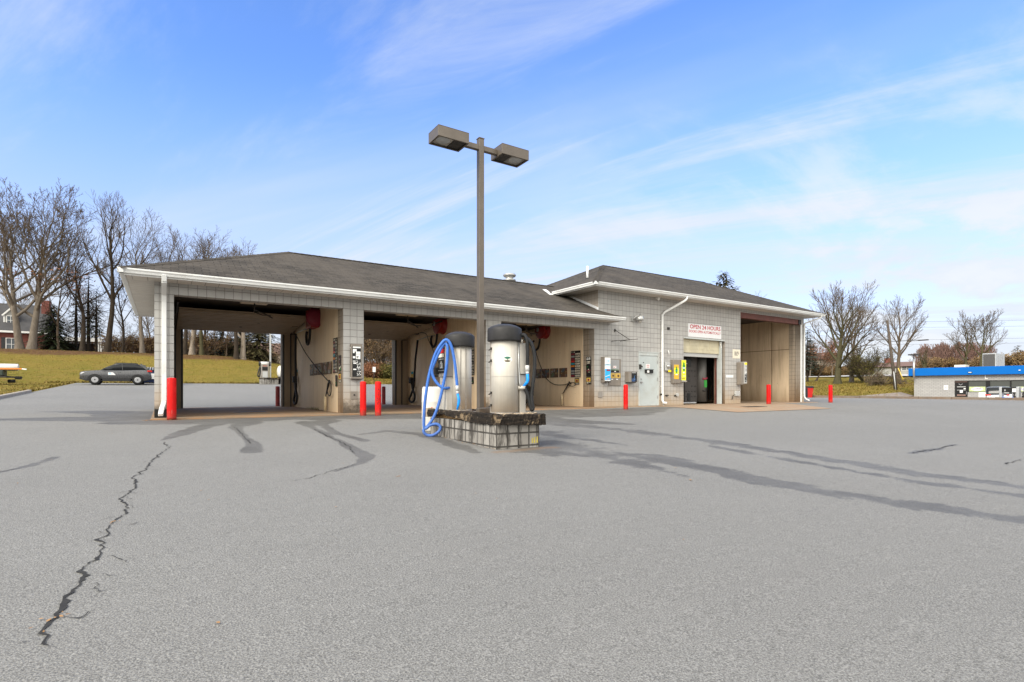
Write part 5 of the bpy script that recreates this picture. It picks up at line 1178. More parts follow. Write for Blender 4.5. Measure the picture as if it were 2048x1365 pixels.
# ================================================================== VEHICLES
def loft(mb, secs, m=0, smooth=True, cap=True):
    """secs: list of (x, [(y, z)...]) half profiles from bottom centre outward to top centre; mirrored"""
    base = len(mb.v); k = None
    for x, hp in secs:
        ring = [(x, y, z) for y, z in hp]+[(x, -y, z) for y, z in reversed(hp[1:-1])]
        k = len(ring); mb.v.extend(ring)
    for i in range(len(secs)-1):
        for j in range(k):
            a = base+i*k+j; b = base+i*k+(j+1) % k; mb.f.append((a, b, b+k, a+k)); mb.m.append(m); mb.sm.append(smooth)
    if cap:
        mb.f.append(tuple(base+j for j in range(k))); mb.m.append(m); mb.sm.append(False)
        mb.f.append(tuple(base+(len(secs)-1)*k+j for j in range(k))); mb.m.append(m); mb.sm.append(False)
def make_car(name, label, loc, rotz, body_mat, P, group=None):
    r = thing(name, label, 'car', loc, rotz, group)
    W = P['w']/2; L = P['L']
    top = P['top']      # (x, z) hood / belt line; half width factor
    def zt(x):
        for (a, za), (b, zb) in zip(top[:-1], top[1:]):
            if a <= x <= b: return za+(zb-za)*(x-a)/(b-a)
        return top[-1][1]
    def wf(x):
        t = x/L; return W*(1-.16*max(0, 1-t/.12)**2-.12*max(0, (t-.88)/.12)**2)
    xs_ = sorted(set([a for a, _ in top]+[L*i/22 for i in range(23)])); secs = []
    for x in xs_:
        z1 = zt(x); w = wf(x); zb = P['clear']+.14*max(0, 1-x/.35)+.16*max(0, (x-L+.4)/.4)
        zm = zb+(z1-zb)*.55
        secs.append((x, [(0, zb), (w*.86, zb), (w*.96, zb+.07), (w, zm), (w*.985, z1-.14), (w*.93, z1-.035), (w*.84, z1), (0, z1+.025)]))
    mb = MB(); loft(mb, secs); b = mb.build('body', body_mat, r, local=True, uv=False)
    # glasshouse
    gh = P['green']; mb = MB(); secs = []
    for x, zr, wb, wt in gh:
        z0 = zt(x)-.04; secs.append((x, [(0, z0), (W*wb, z0), (W*(wb*.35+wt*.65), z0+(zr-z0)*.72), (W*wt, zr-.03), (W*wt*.8, zr), (0, zr+.015)]))
    loft(mb, secs); mb.build('windows', M['glass_dark'], r, local=True, uv=False)
    # roof skin and pillars
    mb = MB(); secs = []
    for x, zr, wb, wt in gh[P['roof'][0]:P['roof'][1]]:
        secs.append((x, [(0, zr-.02), (W*wt*1.0, zr-.05), (W*wt*1.03, zr-.02), (W*wt*.8, zr+.012), (0, zr+.03)]))
    loft(mb, secs); mb.build('roof', body_mat, r, local=True, uv=False)
    mb = MB()
    for s_ in (-1, 1):
        for (x0, x1, w_) in P['pillars']:
            def pt(x, top_):
                for (a, za, ba, ta), (c, zc, bc, tc) in zip(gh[:-1], gh[1:]):
                    if a <= x <= c:
                        f = (x-a)/(c-a); zr = za+(zc-za)*f; wb = ba+(bc-ba)*f; wt = ta+(tc-ta)*f
                        return V((x, s_*W*(wt if top_ else wb)*1.012, zr-.03 if top_ else zt(x)-.02))
                return V((x, s_*W*.8, zt(x)))
            mb.bar(pt(x0, False), pt(x1, True), .02, w_)
    if mb.v: mb.build_each('pillar', body_mat, r, local=True, uv=False)
    # cladding, arches, wheels
    wr = P['wr']; mb = MB()
    for s_ in (-1, 1):
        for xw in P['wheels']:
            n = 20; ro, ri = wr+.10, wr+.01; y0, y1 = s_*W*.80, s_*(W+.012)
            for i in range(n):
                a, c = math.pi*(i/n)*1.1-.157, math.pi*((i+1)/n)*1.1-.157
                ps = []
                for ang, rr_ in ((a, ri), (c, ri), (c, ro), (a, ro)): ps.append((xw+rr_*math.cos(ang), wr+rr_*math.sin(ang)*.96))
                mb.add([(p, y0, q) for p, q in ps]+[(p, y1, q) for p, q in ps], [(0, 1, 2, 3), (4, 5, 6, 7), (0, 1, 5, 4), (2, 3, 7, 6)])
            mb.lathe((xw, s_*W*.82, wr), [(wr+.03, 0), (wr+.03, s_*.005), (0, s_*.006)], 24, axis=(0, 1, 0))
        mb.box(P['wheels'][0]+wr, P['wheels'][1]-wr, s_*W-.02 if s_ > 0 else -W-.012, W+.012 if s_ > 0 else -W+.02, P['clear']-.01, P['clear']+.16)
    mb.box(-.012, .02, -W*.72, W*.72, P['clear']+.12, P['clear']+.30); mb.box(L-.02, L+.012, -W*.78, W*.78, P['clear']+.14, P['clear']+.36)
    mb.build('cladding', M['cladding'], r, local=True, uv=False)
    for xw in P['wheels']:
        for s_ in (-1, 1):
            yw = s_*(W-.10)
            mb = MB(); mb.lathe((xw, yw-s_*.11, wr), [(wr*.66, 0), (wr*.93, 0), (wr, s_*.03), (wr, s_*.18), (wr*.93, s_*.21), (wr*.66, s_*.212)], 28, axis=(0, 1, 0)); wo = mb.build('wheel', M['tyre'], r, local=True, uv=False)
            mb = MB(); mb.lathe((xw, yw+s_*.08, wr), [(wr*.68, 0), (wr*.68, s_*.018), (wr*.60, s_*.02), (wr*.58, -s_*.02), (0, -s_*.022)], 28, 1, axis=(0, 1, 0))
            mb.lathe((xw, yw+s_*.10, wr), [(wr*.66, 0), (wr*.56, s_*.004)], 28, 0, axis=(0, 1, 0))
            for k in range(5):
                a = 2*math.pi*k/5+.3; p = V((xw, yw+s_*.085, wr)); d = V((math.cos(a), 0, math.sin(a)))
                for da in (-.16, .16):
                    e = V((math.cos(a+da), 0, math.sin(a+da))); mb.bar(p+d*wr*.1, p+e*wr*.62, .03, .03, 1)
            mb.cyl((xw, yw+s_*.06, wr), (xw, yw+s_*.105, wr), wr*.14, n=12, m=1); 
            ri_ = mb.build('rim', [M['alloy'], M['black']], r, local=True, uv=False)
    mb = MB()
    for s_ in (-1, 1): mb.add([(.03, s_*W*.55, P['hl'][0]), (.0, s_*W*.58, P['hl'][0]-.1), (.12, s_*W*.93, P['hl'][0]-.08), (.42, s_*W*.995, P['hl'][0]+.07), (.3, s_*W*.9, P['hl'][0]+.10), (.09, s_*W*.6, P['hl'][0]+.03)], [(0, 1, 2, 3, 4, 5)])
    mb.build_each('headlight', M['headlamp'], r, local=True, uv=False)
    mb = MB()
    z = P['tl']
    for s_ in (-1, 1): mb.obox((L-.10, s_*(W*.93), z), (.30, .10, .11), Matrix.Rotation(-s_*.28, 3, 'Z')); mb.obox((L-.015, s_*W*.70, z), (.06, W*.36, .09))
    mb.build_each('tail_light', M['tail_red'], r, per=2, local=True, uv=False, bevel=.02)
    mb = MB()
    for s_ in (-1, 1): mb.obox((P['mirror'][0], s_*(W+.09), P['mirror'][1]), (.12, .18, .13))
    mb.build_each('mirror', M['black'], r, local=True, uv=False, bevel=.03)
    mb = MB()
    for s_ in (-1, 1):
        for x in P['handles']: mb.box(x, x+.16, s_*W*.99-.012, s_*W*.99+.018, zt(x)-.17, zt(x)-.135)
    mb.build_each('door_handle', body_mat, r, local=True, uv=False)
    return r
SUV = dict(L=4.46, w=1.80, clear=.27, wr=.355, wheels=(.92, 3.58), top=[(0, .86), (.05, .94), (.3, 1.01), (1.0, 1.07), (1.3, 1.09), (2.4, 1.11), (3.6, 1.16), (4.2, 1.17), (4.38, 1.04), (4.46, .76)],
     green=[(1.2, 1.08, .88, .86), (1.6, 1.33, .91, .82), (2.08, 1.56, .92, .76), (2.6, 1.64, .93, .76), (3.2, 1.63, .93, .75), (3.75, 1.55, .92, .74), (4.1, 1.37, .90, .77), (4.36, 1.17, .84, .80)], roof=(2, 6),
     pillars=[(1.28, 2.08, .06), (2.62, 2.58, .05), (4.2, 3.72, .30), (4.32, 4.0, .2)], hl=(.86,), tl=1.06, mirror=(1.5, 1.16), handles=(2.35, 3.3))
car = make_car('parked_car', 'charcoal grey crossover parked at the edge of the lawn, white decal on its front door', (-5.22, 52.2, H(-3, 53)+.0), 0, M['car_grey'], SUV)
mb = MB(); mb.add([(1.72, -.912, .72), (2.2, -.912, .72), (2.02, -.912, .93), (1.72, -.912, .93)], [(0, 1, 2, 3)]); mb.add([(1.76, -.914, .78), (1.9, -.914, .78), (1.9, -.914, .88), (1.76, -.914, .88)], [(0, 1, 2, 3)], 1)
mb.build('door_decal', [M['sign_white'], M['pale_blue']], car, local=True, fix=False)
mb = MB()
for s_ in (-1, 1): mb.tube([(2.1, s_*.62, 1.62), (2.2, s_*.62, 1.67), (3.5, s_*.60, 1.645), (3.6, s_*.6, 1.59)], .022, 8)
for x in (2.5, 3.15): mb.bar((x, -.62, 1.68), (x, .62, 1.68), .05, .025)
mb.build('roof_rack', M['black'], car, local=True)
MB().obox((3.92, 0, 1.53), (.34, 1.16, .03), Matrix.Rotation(R(8), 3, 'Y')).build('spoiler', M['car_grey'], car, local=True, bevel=.01)
SED = dict(L=4.6, w=1.80, clear=.18, wr=.33, wheels=(.90, 3.6), top=[(0, .60), (.05, .72), (.3, .84), (.9, .93), (1.35, .97), (2.4, .99), (3.6, 1.0), (4.3, 1.0), (4.52, .9), (4.6, .62)],
     green=[(1.15, .96, .86, .84), (1.6, 1.2, .90, .78), (2.0, 1.40, .9, .70), (2.6, 1.45, .9, .69), (3.2, 1.42, .9, .68), (3.7, 1.22, .86, .70), (4.05, 1.02, .8, .74)], roof=(2, 5), pillars=[(1.2, 2.0, .05), (2.7, 2.6, .05), (4.0, 3.2, .10)], hl=(.70,), tl=.85, mirror=(1.6, 1.0), handles=(2.3, 3.3))
c2 = make_car('parked_car', 'black car nose out in the third bay, half hidden by the vacuum hoses', (12.0, 18.0, 0), R(90), M['car_black'], SED)
mb = MB(); mb.box(-.03, -.012, -.17, .17, .36, .52, 0); mb.box(-.034, -.031, -.15, .0, .38, .47, 1); mb.box(-.034, -.031, .05, .12, .42, .48, 1); mb.build('licence_plate', [M['white'], M['maroon']], c2, local=True)
mb = MB(); mb.box(-.02, .03, -.42, .42, .60, .68, 0); mb.box(-.024, -.02, -.40, .40, .632, .645, 1); mb.lathe((-.025, 0, .64), [(.05, 0), (.05, -.008), (0, -.01)], 16, 1, axis=(1, 0, 0)); mb.build('grille', [M['black'], M['chrome']], c2, local=True)
BIG = dict(L=4.8, w=1.95, clear=.26, wr=.37, wheels=(.95, 3.8), top=[(0, .78), (.06, .92), (.3, 1.05), (1.1, 1.12), (1.35, 1.14), (2.4, 1.15), (4.0, 1.16), (4.68, 1.14), (4.76, 1.0), (4.8, .7)],
     green=[(1.2, 1.13, .88, .86), (1.6, 1.45, .92, .84), (2.0, 1.70, .92, .80), (2.6, 1.77, .92, .80), (3.6, 1.78, .92, .79), (4.4, 1.74, .91, .78), (4.55, 1.6, .90, .80), (4.72, 1.18, .88, .84)], roof=(2, 6), pillars=[(1.25, 2.0, .07), (2.7, 2.65, .06), (3.7, 3.65, .06), (4.66, 4.42, .16)], hl=(.92,), tl=1.05, mirror=(1.7, 1.2), handles=(2.35, 3.35))
c3 = make_car('parked_car', 'blue grey sport utility vehicle seen from behind at the fuel pumps of the blue store', (67.2, 17.85, -.9), R(195), M['car_silver'], BIG)
mb = MB(); mb.box(4.80, 4.83, -.26, .26, .80, .96, 0); mb.box(4.76, 4.80, -.55, .55, 1.02, 1.06, 1); mb.box(4.78, 4.84, -.7, .7, .48, .53, 1); mb.build('rear_trim', [M['light_grey'], M['chrome']], c3, local=True)
# ---- equipment trailer on the grass at the left edge
tx, ty = -9.8, 52.0; tz = H(tx, ty)
tr = thing('utility_trailer', 'small dark utility trailer with white tank and orange pole, half out of frame', 'trailer', (tx, ty, tz))
mb = MB(); mb.box(tx-2.2, tx+.55, ty-.7, ty+.7, tz+.50, tz+.62); mb.bar((tx+.5, ty-.5, tz+.55), (tx+1.25, ty, tz+.52), .09, .1); mb.bar((tx+.5, ty+.5, tz+.55), (tx+1.25, ty, tz+.52), .09, .1); mb.build('frame', M['dark_steel'], tr)
mb = MB(); mb.box(tx-2.1, tx+.35, ty-.65, ty+.65, tz+.64, tz+1.0); mb.build('tool_box', paint('trailer_green', (.03, .045, .035), .5), tr, bevel=.04)
mb = MB(); mb.box(tx-1.9, tx+.95, ty+.1, ty+.68, tz+1.0, tz+1.42); mb.cyl((tx+.05, ty-.1, tz+1.25), (tx+1.1, ty-.1, tz+1.25), .24, n=20); mb.build('tank', M['drum_white'], tr, bevel=.05)
mb = MB(); mb.box(tx-1.2, tx-.1, ty-.35, ty+.1, tz+1.25, tz+1.62); mb.build('cover', M['white'], tr, bevel=.08)
mb = MB(); mb.bar((tx-1.8, ty-.6, tz+1.08), (tx+1.35, ty-.6, tz+1.13), .09, .10); mb.build('pole', M['orange'], tr, bevel=.02); MB().bar((tx+1.352, ty-.6, tz+1.13), (tx+1.6, ty-.6, tz+1.1), .08, .09).build('pole_tip', M['white'], tr)
mb = MB(); mb.box(tx-.28, tx-.08, ty-.75, ty-.6, tz, tz+.5); mb.cyl((tx+.5, ty+.0, tz+.25), (tx+.9, ty+.0, tz+.25), .12, n=14); mb.box(tx+.9, tx+1.25, ty-.1, ty+.1, tz+.38, tz+.6); mb.build('jack', M['black'], tr)
for s_ in (-1, 1): MB().lathe((tx-1.2, ty+s_*.78, tz+.33), [(.2, -.08), (.33, -.07), (.33, .07), (.2, .08)], 24, axis=(0, 1, 0)).build('wheel', M['tyre'], tr)
# ---- navy dumpster behind the crossover
dx, dy = -.42, 54.3; dz = H(dx, dy)
d = thing('dumpster', 'navy blue dumpster with slatted lid and white panel behind the crossover', 'dumpster', (dx, dy, dz))
mb = MB(); mb.prism([(dx-1.2, dy-.75, dz+.12), (dx+1.2, dy-.75, dz+.12), (dx+1.25, dy-.85, dz+1.15), (dx-1.25, dy-.85, dz+1.15)], (0, 1.6, 0)); mb.build('body', M['navy'], d, bevel=.02)
mb = MB(); mb.obox((dx, dy-.02, dz+1.27), (2.5, 1.75, .05), Matrix.Rotation(R(9), 3, 'X'), 0)
for i in range(14): mb.obox((dx-1.15+.177*i, dy-.04, dz+1.315), (.06, 1.7, .05), Matrix.Rotation(R(9), 3, 'X'), 1)
mb.build('lid', [M['cladding'], M['grey']], d); mb = MB(); mb.box(dx-.78, dx-.1, dy-.885, dy-.862, dz+.42, dz+.88); mb.build('panel', M['white'], d)
for s_ in (-1, 1): MB().box(dx+s_*1.26-.06, dx+s_*1.26+.06, dy-.4, dy+.4, dz+.7, dz+.85).build('lift_sleeve', M['navy'], d)
mb = MB(); [mb.cyl((dx+s_*.95, dy-.6+1.1*k, dz), (dx+s_*.95, dy-.6+1.1*k, dz+.13), .08, n=10) for s_ in (-1, 1) for k in (0, 1)]; mb.build_each('caster', M['black'], d)
# ---- red bin by the kerb
bx, by = 55.3, 29.75; bz = H(bx, by)
b = thing('waste_bin', 'red and black waste bin by the kerb beyond the tall bay corner', 'bin', (bx, by, bz))
mb = MB(); mb.prism([(bx-.5, by-.36, bz), (bx+.35, by-.36, bz), (bx+.5, by-.42, bz+1.0), (bx-.56, by-.42, bz+1.0)], (0, .8, 0)); mb.build('body', M['red'], b, bevel=.03)
mb = MB(); mb.box(bx-.6, bx+.56, by-.47, by+.43, bz+1.0, bz+1.07); mb.prism([(bx-.5, by-.45, bz+1.07), (bx-.5, by+.4, bz+1.07), (bx-.5, by+.35, bz+1.17), (bx-.5, by-.4, bz+1.17)], (1.0, 0, 0)); mb.build('lid', M['cladding'], b, bevel=.02)
mb = MB(); mb.box(bx-.62, bx-.56, by-.40, by+.05, bz+.04, bz+.97); mb.build('front_panel', M['cladding'], b)
# ---- the wash's rear vacuum island, seen through the first bay
ix, iy = 8.9, 55.9; iz = H(ix, iy)
i2 = thing('vacuum_island', 'distant block vacuum island behind the building, seen through the first bay', 'island', (ix, iy, iz))
mb = MB((ix, iy, iz)); mb.box(ix-1.15, ix+.75, iy-.4, iy+.4, iz-.2, iz+.50); mb.build('block_base', M['island_block'], i2)
mb = MB(); mb.box(ix-.6, ix+.8, iy-.48, iy-.402, iz+.48, iz+.62); mb.box(ix-1.2, ix+.8, iy-.40, iy+.4, iz+.5, iz+.58); mb.build('tie', M['timber'], i2)
v = thing('vacuum', 'small distant vacuum with black hose on the rear island beyond the first bay', 'vacuum', (ix-.75, iy, iz+.58)); px, pz = ix-.75, iz+.58
MB().box(px-.34, px+.34, iy-.3, iy+.3, pz, pz+1.35).build('cabinet', M['stainless_dull'], v, bevel=.03)
mb = MB(); mb.box(px-.2, px+.22, iy-.315, iy-.302, pz+.06, pz+.62, 0); mb.box(px-.24, px+.24, iy-.315, iy-.302, pz+.7, pz+1.05, 1); mb.box(px-.2, px+.2, iy-.315, iy-.302, pz+1.1, pz+1.2, 2); mb.build('front_panel', [M['light_grey'], M['black'], paint('rust_red', (.3, .1, .06), .5)], v)
mb = MB(); mb.cyl((px-.45, iy, pz+1.36), (px+.45, iy, pz+1.36), .2, n=16); mb.build('cap', M['drum_white'], v); mb = MB(); mb.cyl((px-.5, iy-.05, pz+1.36), (px-.38, iy-.05, pz+1.36), .22, n=16); mb.cyl((px+.38, iy-.05, pz+1.36), (px+.5, iy-.05, pz+1.36), .22, n=16); mb.build_each('cap_end', M['black'], v)
hose(v, [(px-.4, iy-.1, pz+1.1), (px-.5, iy-.2, pz+.8), (px-.62, iy-.3, pz+.3), (px-.5, iy-.3, pz+.1), (px-.42, iy-.25, pz+.5), (px-.38, iy-.2, pz+1.0)], .06, 'rubber', 8)
l2 = thing('area_light', 'plain grey lamp pole on the rear island seen through the first bay', 'street lamp', (ix-.24, iy, iz+.5))
MB().box(ix-.31, ix-.17, iy-.07, iy+.07, iz+.5, iz+5.6).build('pole', M['galv'], l2); MB().box(ix-1., ix+.5, iy-.2, iy+.2, iz+5.45, iz+5.62).build('lamp_head', M['lamp_bronze'], l2)
t2 = thing('storage_tank', 'rounded white tank beside the rear vacuum island', 'tank', (ix+.75, iy, iz+.55))
MB().lathe((ix+.35, iy-.1, iz+1.2), [(.0, 0), (.35, .03), (.55, .15), (.62, .35), (.62, 1.2), (.5, 1.4), (0, 1.5)], 24, axis=(1, 0, 0)).build('shell', M['drum_white'], t2); MB().box(ix+.45, ix+1.5, iy-.4, iy+.2, iz+.0, iz+.72).build('cradle', M['dark_steel'], t2)
# white marker post at the lawn edge, seen through the second bay
mx = 19.4; my = 57.6; mz = H(mx, my)
m_ = thing('marker_post', 'thin post with small white sign at the lawn edge, seen through the second bay', 'sign post', (mx, my, mz))
MB().cyl((mx, my, mz), (mx, my, mz+1.35), .03, n=8).build('post', M['dark_steel'], m_); MB().box(mx-.16, mx+.16, my-.05, my-.03, mz+1.3, mz+1.85).build('sign_plate', M['white'], m_)
# ================================================================== FAR BUILDINGS
def window(parent, name, x0, x1, z0, z1, y, frame='white', glass='window_glass', mullions=(1, 1), out=(0, -1), depth=.06):
    """window on a wall facing out; (x0,x1) runs along the wall"""
    if out[1]: pt = lambda a, b0, b1, c0, c1, a1: (min(a, a1), max(a, a1), min(y+out[1]*b0, y+out[1]*b1), max(y+out[1]*b0, y+out[1]*b1), c0, c1)
    else: pt = lambda a, b0, b1, c0, c1, a1: (min(y+out[0]*b0, y+out[0]*b1), max(y+out[0]*b0, y+out[0]*b1), min(a, a1), max(a, a1), c0, c1)
    w = min(.09, (x1-x0)*.1); mb = MB()
    def bx(a, a1, c0, c1, b0, b1): mb.box(*pt(a, b0, b1, c0, c1, a1))
    bx(x0, x1, z0, z0+w, 0, depth); bx(x0, x1, z1-w, z1, 0, depth); bx(x0, x0+w, z0+w, z1-w, 0, depth); bx(x1-w, x1, z0+w, z1-w, 0, depth)
    for i in range(1, mullions[0]+1):
        xm = x0+(x1-x0)*i/(mullions[0]+1); bx(xm-w*.3, xm+w*.3, z0+w, z1-w, .01, depth*.8)
    for i in range(1, mullions[1]+1):
        zm = z0+(z1-z0)*i/(mullions[1]+1); bx(x0+w, x1-w, zm-w*.3, zm+w*.3, .01, depth*.78)
    f = mb.build('window', M[frame], parent); mb = MB(); bx2 = mb.box(*pt(x0+w, .002, .01, z0+w, z1-w, x1-w)); mb.build('pane', M[glass], f); return f
# ---- brick house behind the oak
Y0 = 108.0; g = 5.55
h = thing('brick_house', 'red brick house with white dormer and dark roof behind the big oak', 'house', (-22, Y0+4, g))
mb = MB(); mb.box(-36, -15.2, Y0, Y0+8, g-.6, g+3.55); mb.build('wall', M['brick_red'], h)
mb = MB(); A = [(-36.4, Y0-.5, g+3.75), (-14.8, Y0-.5, g+3.75), (-14.8, Y0+8.5, g+3.75), (-36.4, Y0+8.5, g+3.75), (-36.4, Y0+4, g+8.3), (-14.8, Y0+4, g+8.3)]
mb.add(A, [(0, 1, 5, 4), (2, 3, 4, 5), (1, 2, 5), (3, 0, 4), (0, 3, 2, 1)]); rf = mb.build('roof', M['roof_dark'], h)
MB().box(-15.9, -14.9, Y0+2.6, Y0+3.9, g+3.9, g+9.0).build('chimney', M['brick_red'], rf)
mb = MB(); mb.box(-36.45, -14.75, Y0-.55, Y0-.42, g+3.5, g+3.78); mb.build('eave_board', M['white'], h)
for xc in (-31.5, -24.6, -19.15):
    dm_ = MB(); x0, x1, yf = xc-.8, xc+.8, Y0+.9; zb, ze, zp = g+4.5, g+6.2, g+7.15
    dm_.prism([(x0, yf, zb), (x1, yf, zb), (x1, yf, ze), (xc, yf, zp), (x0, yf, ze)], (0, 3.0, 0)); dd = dm_.build('dormer', M['siding_white'], h)
    mb = MB(); mb.bar((x0-.15, yf-.1, ze-.1), (xc, yf-.1, zp+.08), .14, .2); mb.bar((x1+.15, yf-.1, ze-.1), (xc, yf-.1, zp+.08), .14, .2); mb.box(x0-.02, x0+.12, yf-.03, yf-.002, zb, ze); mb.box(x1-.12, x1+.02, yf-.03, yf-.002, zb, ze); mb.build('trim', M['white'], dd)
    window(dd, 'window', xc-.5, xc+.5, zb+.25, zb+1.65, yf-.004, mullions=(1, 1))
for xc in (-31.5, -26.5, -18.9):
    window(h, 'window', xc-.65, xc+.65, g+.85, g+2.75, Y0-.004)
    mb = MB(); mb.box(xc-1.15, xc-.70, Y0-.06, Y0-.002, g+.8, g+2.8); mb.box(xc+.70, xc+1.15, Y0-.06, Y0-.002, g+.8, g+2.8); mb.build_each('shutter', M['shutter'], h)
# side porch with white columns
mb = MB(); mb.box(-15.2, -8.3, Y0+1, Y0+6, g+2.75, g+3.15); mb.box(-15.2, -8.2, Y0+.85, Y0+1, g+2.7, g+3.3); mb.build('porch_roof', M['white'], h)
for xc, n in ((-14.2, 3), (-10.9, 2), (-8.7, 3)):
    for k in range(n): MB().box(xc+.34*k-.11, xc+.34*k+.11, Y0+1.05, Y0+1.27, g-.5, g+2.70).build('porch_column', M['white'], h)
MB().box(-15.1, -8.2, Y0+5.8, Y0+6, g-.5, g+2.7).build('wall', paint('porch_dark', (.06, .045, .04), .8), h)
# ---- low brown house deep in the trees
h2 = thing('far_house', 'long low tan house far behind the leaning tree', 'house', (10, 150, H(6, 150))); g2 = H(6, 150)
MB().box(-4, 34, 150, 158, g2-1, g2+3.0).build('wall', M['siding_tan'], h2); mb = MB(); mb.add([(-4.6, 149.3, g2+3), (34.6, 149.3, g2+3), (34.6, 158.7, g2+3), (-4.6, 158.7, g2+3), (-4.6, 154, g2+6), (34.6, 154, g2+6)], [(0, 1, 5, 4), (2, 3, 4, 5), (1, 2, 5), (3, 0, 4), (0, 3, 2, 1)]); mb.build('roof', M['roof_brown'], h2)
for xc in (0, 6, 13, 20, 27): window(h2, 'window', xc-.8, xc+.8, g2+.9, g2+2.2, 149.996)
# ---- houses across the road on the right
def ranch(label, x0, x1, y0, y1, wall, roofm, eave, ridge, wins, chim=None, name='far_house'):
    xm, ym = (x0+x1)/2, (y0+y1)/2; g = H(x0, ym)+.2
    t = thing(name, label, 'house', (xm, ym, g)); MB().box(x0, x1, y0, y1, g-1.5, g+eave).build('wall', M[wall], t)
    mb = MB(); e = .6; mb.add([(x0-e, y0-e, g+eave), (x1+e, y0-e, g+eave), (x1+e, y1+e, g+eave), (x0-e, y1+e, g+eave), (xm, y0-e, g+ridge), (xm, y1+e, g+ridge)], [(0, 4, 5, 3), (1, 2, 5, 4), (0, 1, 4), (2, 3, 5), (0, 3, 2, 1)])
    rf = mb.build('roof', M[roofm], t)
    if chim: MB().box(xm-.6, xm+.6, chim-.7, chim+.7, g+ridge-1.2, g+ridge+1.0).build('chimney', M['brick_red'], rf)
    for a, b, c, d in wins: window(t, 'window', a, b, g+c, g+d, x0-.004, out=(-1, 0))
    return t
ranch('two storey tan house with brown roof across the road behind the leaning pole', 140, 150, 72, 92, 'siding_tan', 'roof_brown', 4.2, 6.2, [(74, 76.5, 3.0, 4.6), (79, 81, 3.0, 4.6), (84, 86, 3, 4.6), (75, 77, .6, 2.2), (86, 88, .6, 2.2)])
ranch('low white house with brick chimney across the road beside the blue store', 140, 152, 50, 67, 'siding_white', 'roof_brown', 1.7, 3.0, [(52, 54, .8, 1.8), (58, 60, .8, 1.8), (63, 65, .8, 1.8)], chim=59)
# ---- blue fascia store
X0 = 73.0; g = -.75
st = thing('corner_store', 'grey block store with bright blue fascia band, dark door and wide windows', 'store', (80, 8, g))
mb = MB((X0, 26.9, g)); WX = [(20.43, 21.9), (18.5, 20.1), (16.4, 18.4), (13.4, 16.3), (10, 13.3)]
def wseg(y0, y1, z0, z1): mb.box(X0, X0+.3, y0, y1, z0, z1)
wseg(23.1, 26.9, g-.4, 2.6); wseg(-12, 23.1, 1.60, 2.6); wseg(-12, 21.95, g-.4, .36); wseg(-12, 9.9, .36, 1.60)
mb.box(X0+.3, X0+16, 26.6, 26.9, g-.4, 2.6); mb.box(X0+.3, X0+16, -12, -11.7, g-.4, 2.6); mb.build('block_wall', M['brick_grey'], st)
mb = MB(); mb.box(X0-.45, X0+.4, -12.4, 27.3, 2.2, 3.06); mb.box(X0+.4, X0+16.4, 26.8, 27.3, 2.2, 3.06); mb.build('fascia', M['fascia_blue'], st, bevel=.02)
MB().box(X0+.4, X0+16, -12, 26.79, 2.62, 2.9).build('roof', M['roof_dark'], st)
mb = MB(); mb.box(X0+.1, X0+.2, 21.96, 23.09, -.65, 1.595); dr2 = mb.build('door', M['black'], st)
mb = MB(); mb.box(X0+.06, X0+.098, 22.15, 22.9, .88, .96, 0); mb.box(X0+.06, X0+.098, 22.15, 22.9, .54, .59, 0); mb.box(X0+.06, X0+.098, 22.15, 22.9, -.05, .08, 1); mb.box(X0+.06, X0+.098, 22.4, 22.65, .28, .54, 2); mb.box(X0+.06, X0+.098, 22.15, 22.32, .66, .76, 2); mb.box(X0+.04, X0+.098, 22.06, 22.1, .1, .4, 3)
mb.bar((X0+.07, 22.75, 1.25), (X0+.07, 22.58, 1.10), .03, .05, 3); mb.bar((X0+.07, 22.41, 1.25), (X0+.07, 22.58, 1.10), .03, .05, 3); mb.box(X0+.04, X0+.1, 22.0, 23.05, 1.44, 1.48, 1); mb.build('door_fitting_reflection', [M['light_grey'], paint('reflection_red', (.25, .15, .12), .4), M['white'], M['alloy']], dr2)  # red-brown bars are reflections painted on the door, among its real fittings
mb = MB()
for a, b in ((21.9, 21.955), (20.1, 20.43), (18.4, 18.5), (16.3, 16.4), (13.3, 13.4), (9.9, 10.0)): mb.box(X0+.05, X0+.2, a, b, .36, 1.595)
mb.box(X0+.045, X0+.21, 9.9, 21.955, 1.55, 1.597); mb.box(X0-.03, X0+.21, 9.9, 21.955, .36, .40); mb.build('window_frame', M['black'], st)
for a, b in WX: MB().box(X0+.12, X0+.15, a+.01, b-.01, .40, 1.55).build('window', M['shop_glass'], st)
for i, (a, b) in enumerate(((20.48, 21.85), (18.6, 20.05), (16.6, 17.9))):
    mb = MB(); mb.box(X0+.10, X0+.118, a, b, .41, .93, 0); rr = random.Random(50+i); c = (a+b)/2; w_ = (b-a)*.36
    k = 24; base = len(mb.v); mb.v.append((X0+.096, c, .67))
    for q in range(k): mb.v.append((X0+.096, c+w_*math.cos(q*6.283/k)*(1+.1*math.sin(q*2)), .67+.19*math.sin(q*6.283/k)))
    for q in range(k): mb.f.append((base, base+1+q, base+1+(q+1) % k)); mb.m.append(1); mb.sm.append(False)
    for q in range(9): yy = c+w_*.75-w_*.17*q; mb.box(X0+.09, X0+.095, yy-.03, yy+.02, .60+.008*q, .72+.008*q+rr.uniform(0, .05), 2)
    mb.build('window_poster', [M['poster_green'], M['white'], M['purple']], st)
MB().box(X0+.09, X0+.118, 16.6, 17.3, .94, 1.06).build('red_strip', M['red'], st)
mb = MB(); mb.box(X0-.03, X0-.003, 23.68, 24.06, .6, 1.1, 0)
for q in (0, 1): mb.box(X0-.033, X0-.0305, 23.80+.09*q, 23.86+.09*q, .76, .96, 1)
mb.build('wall_sign', [M['white'], M['grey']], st)
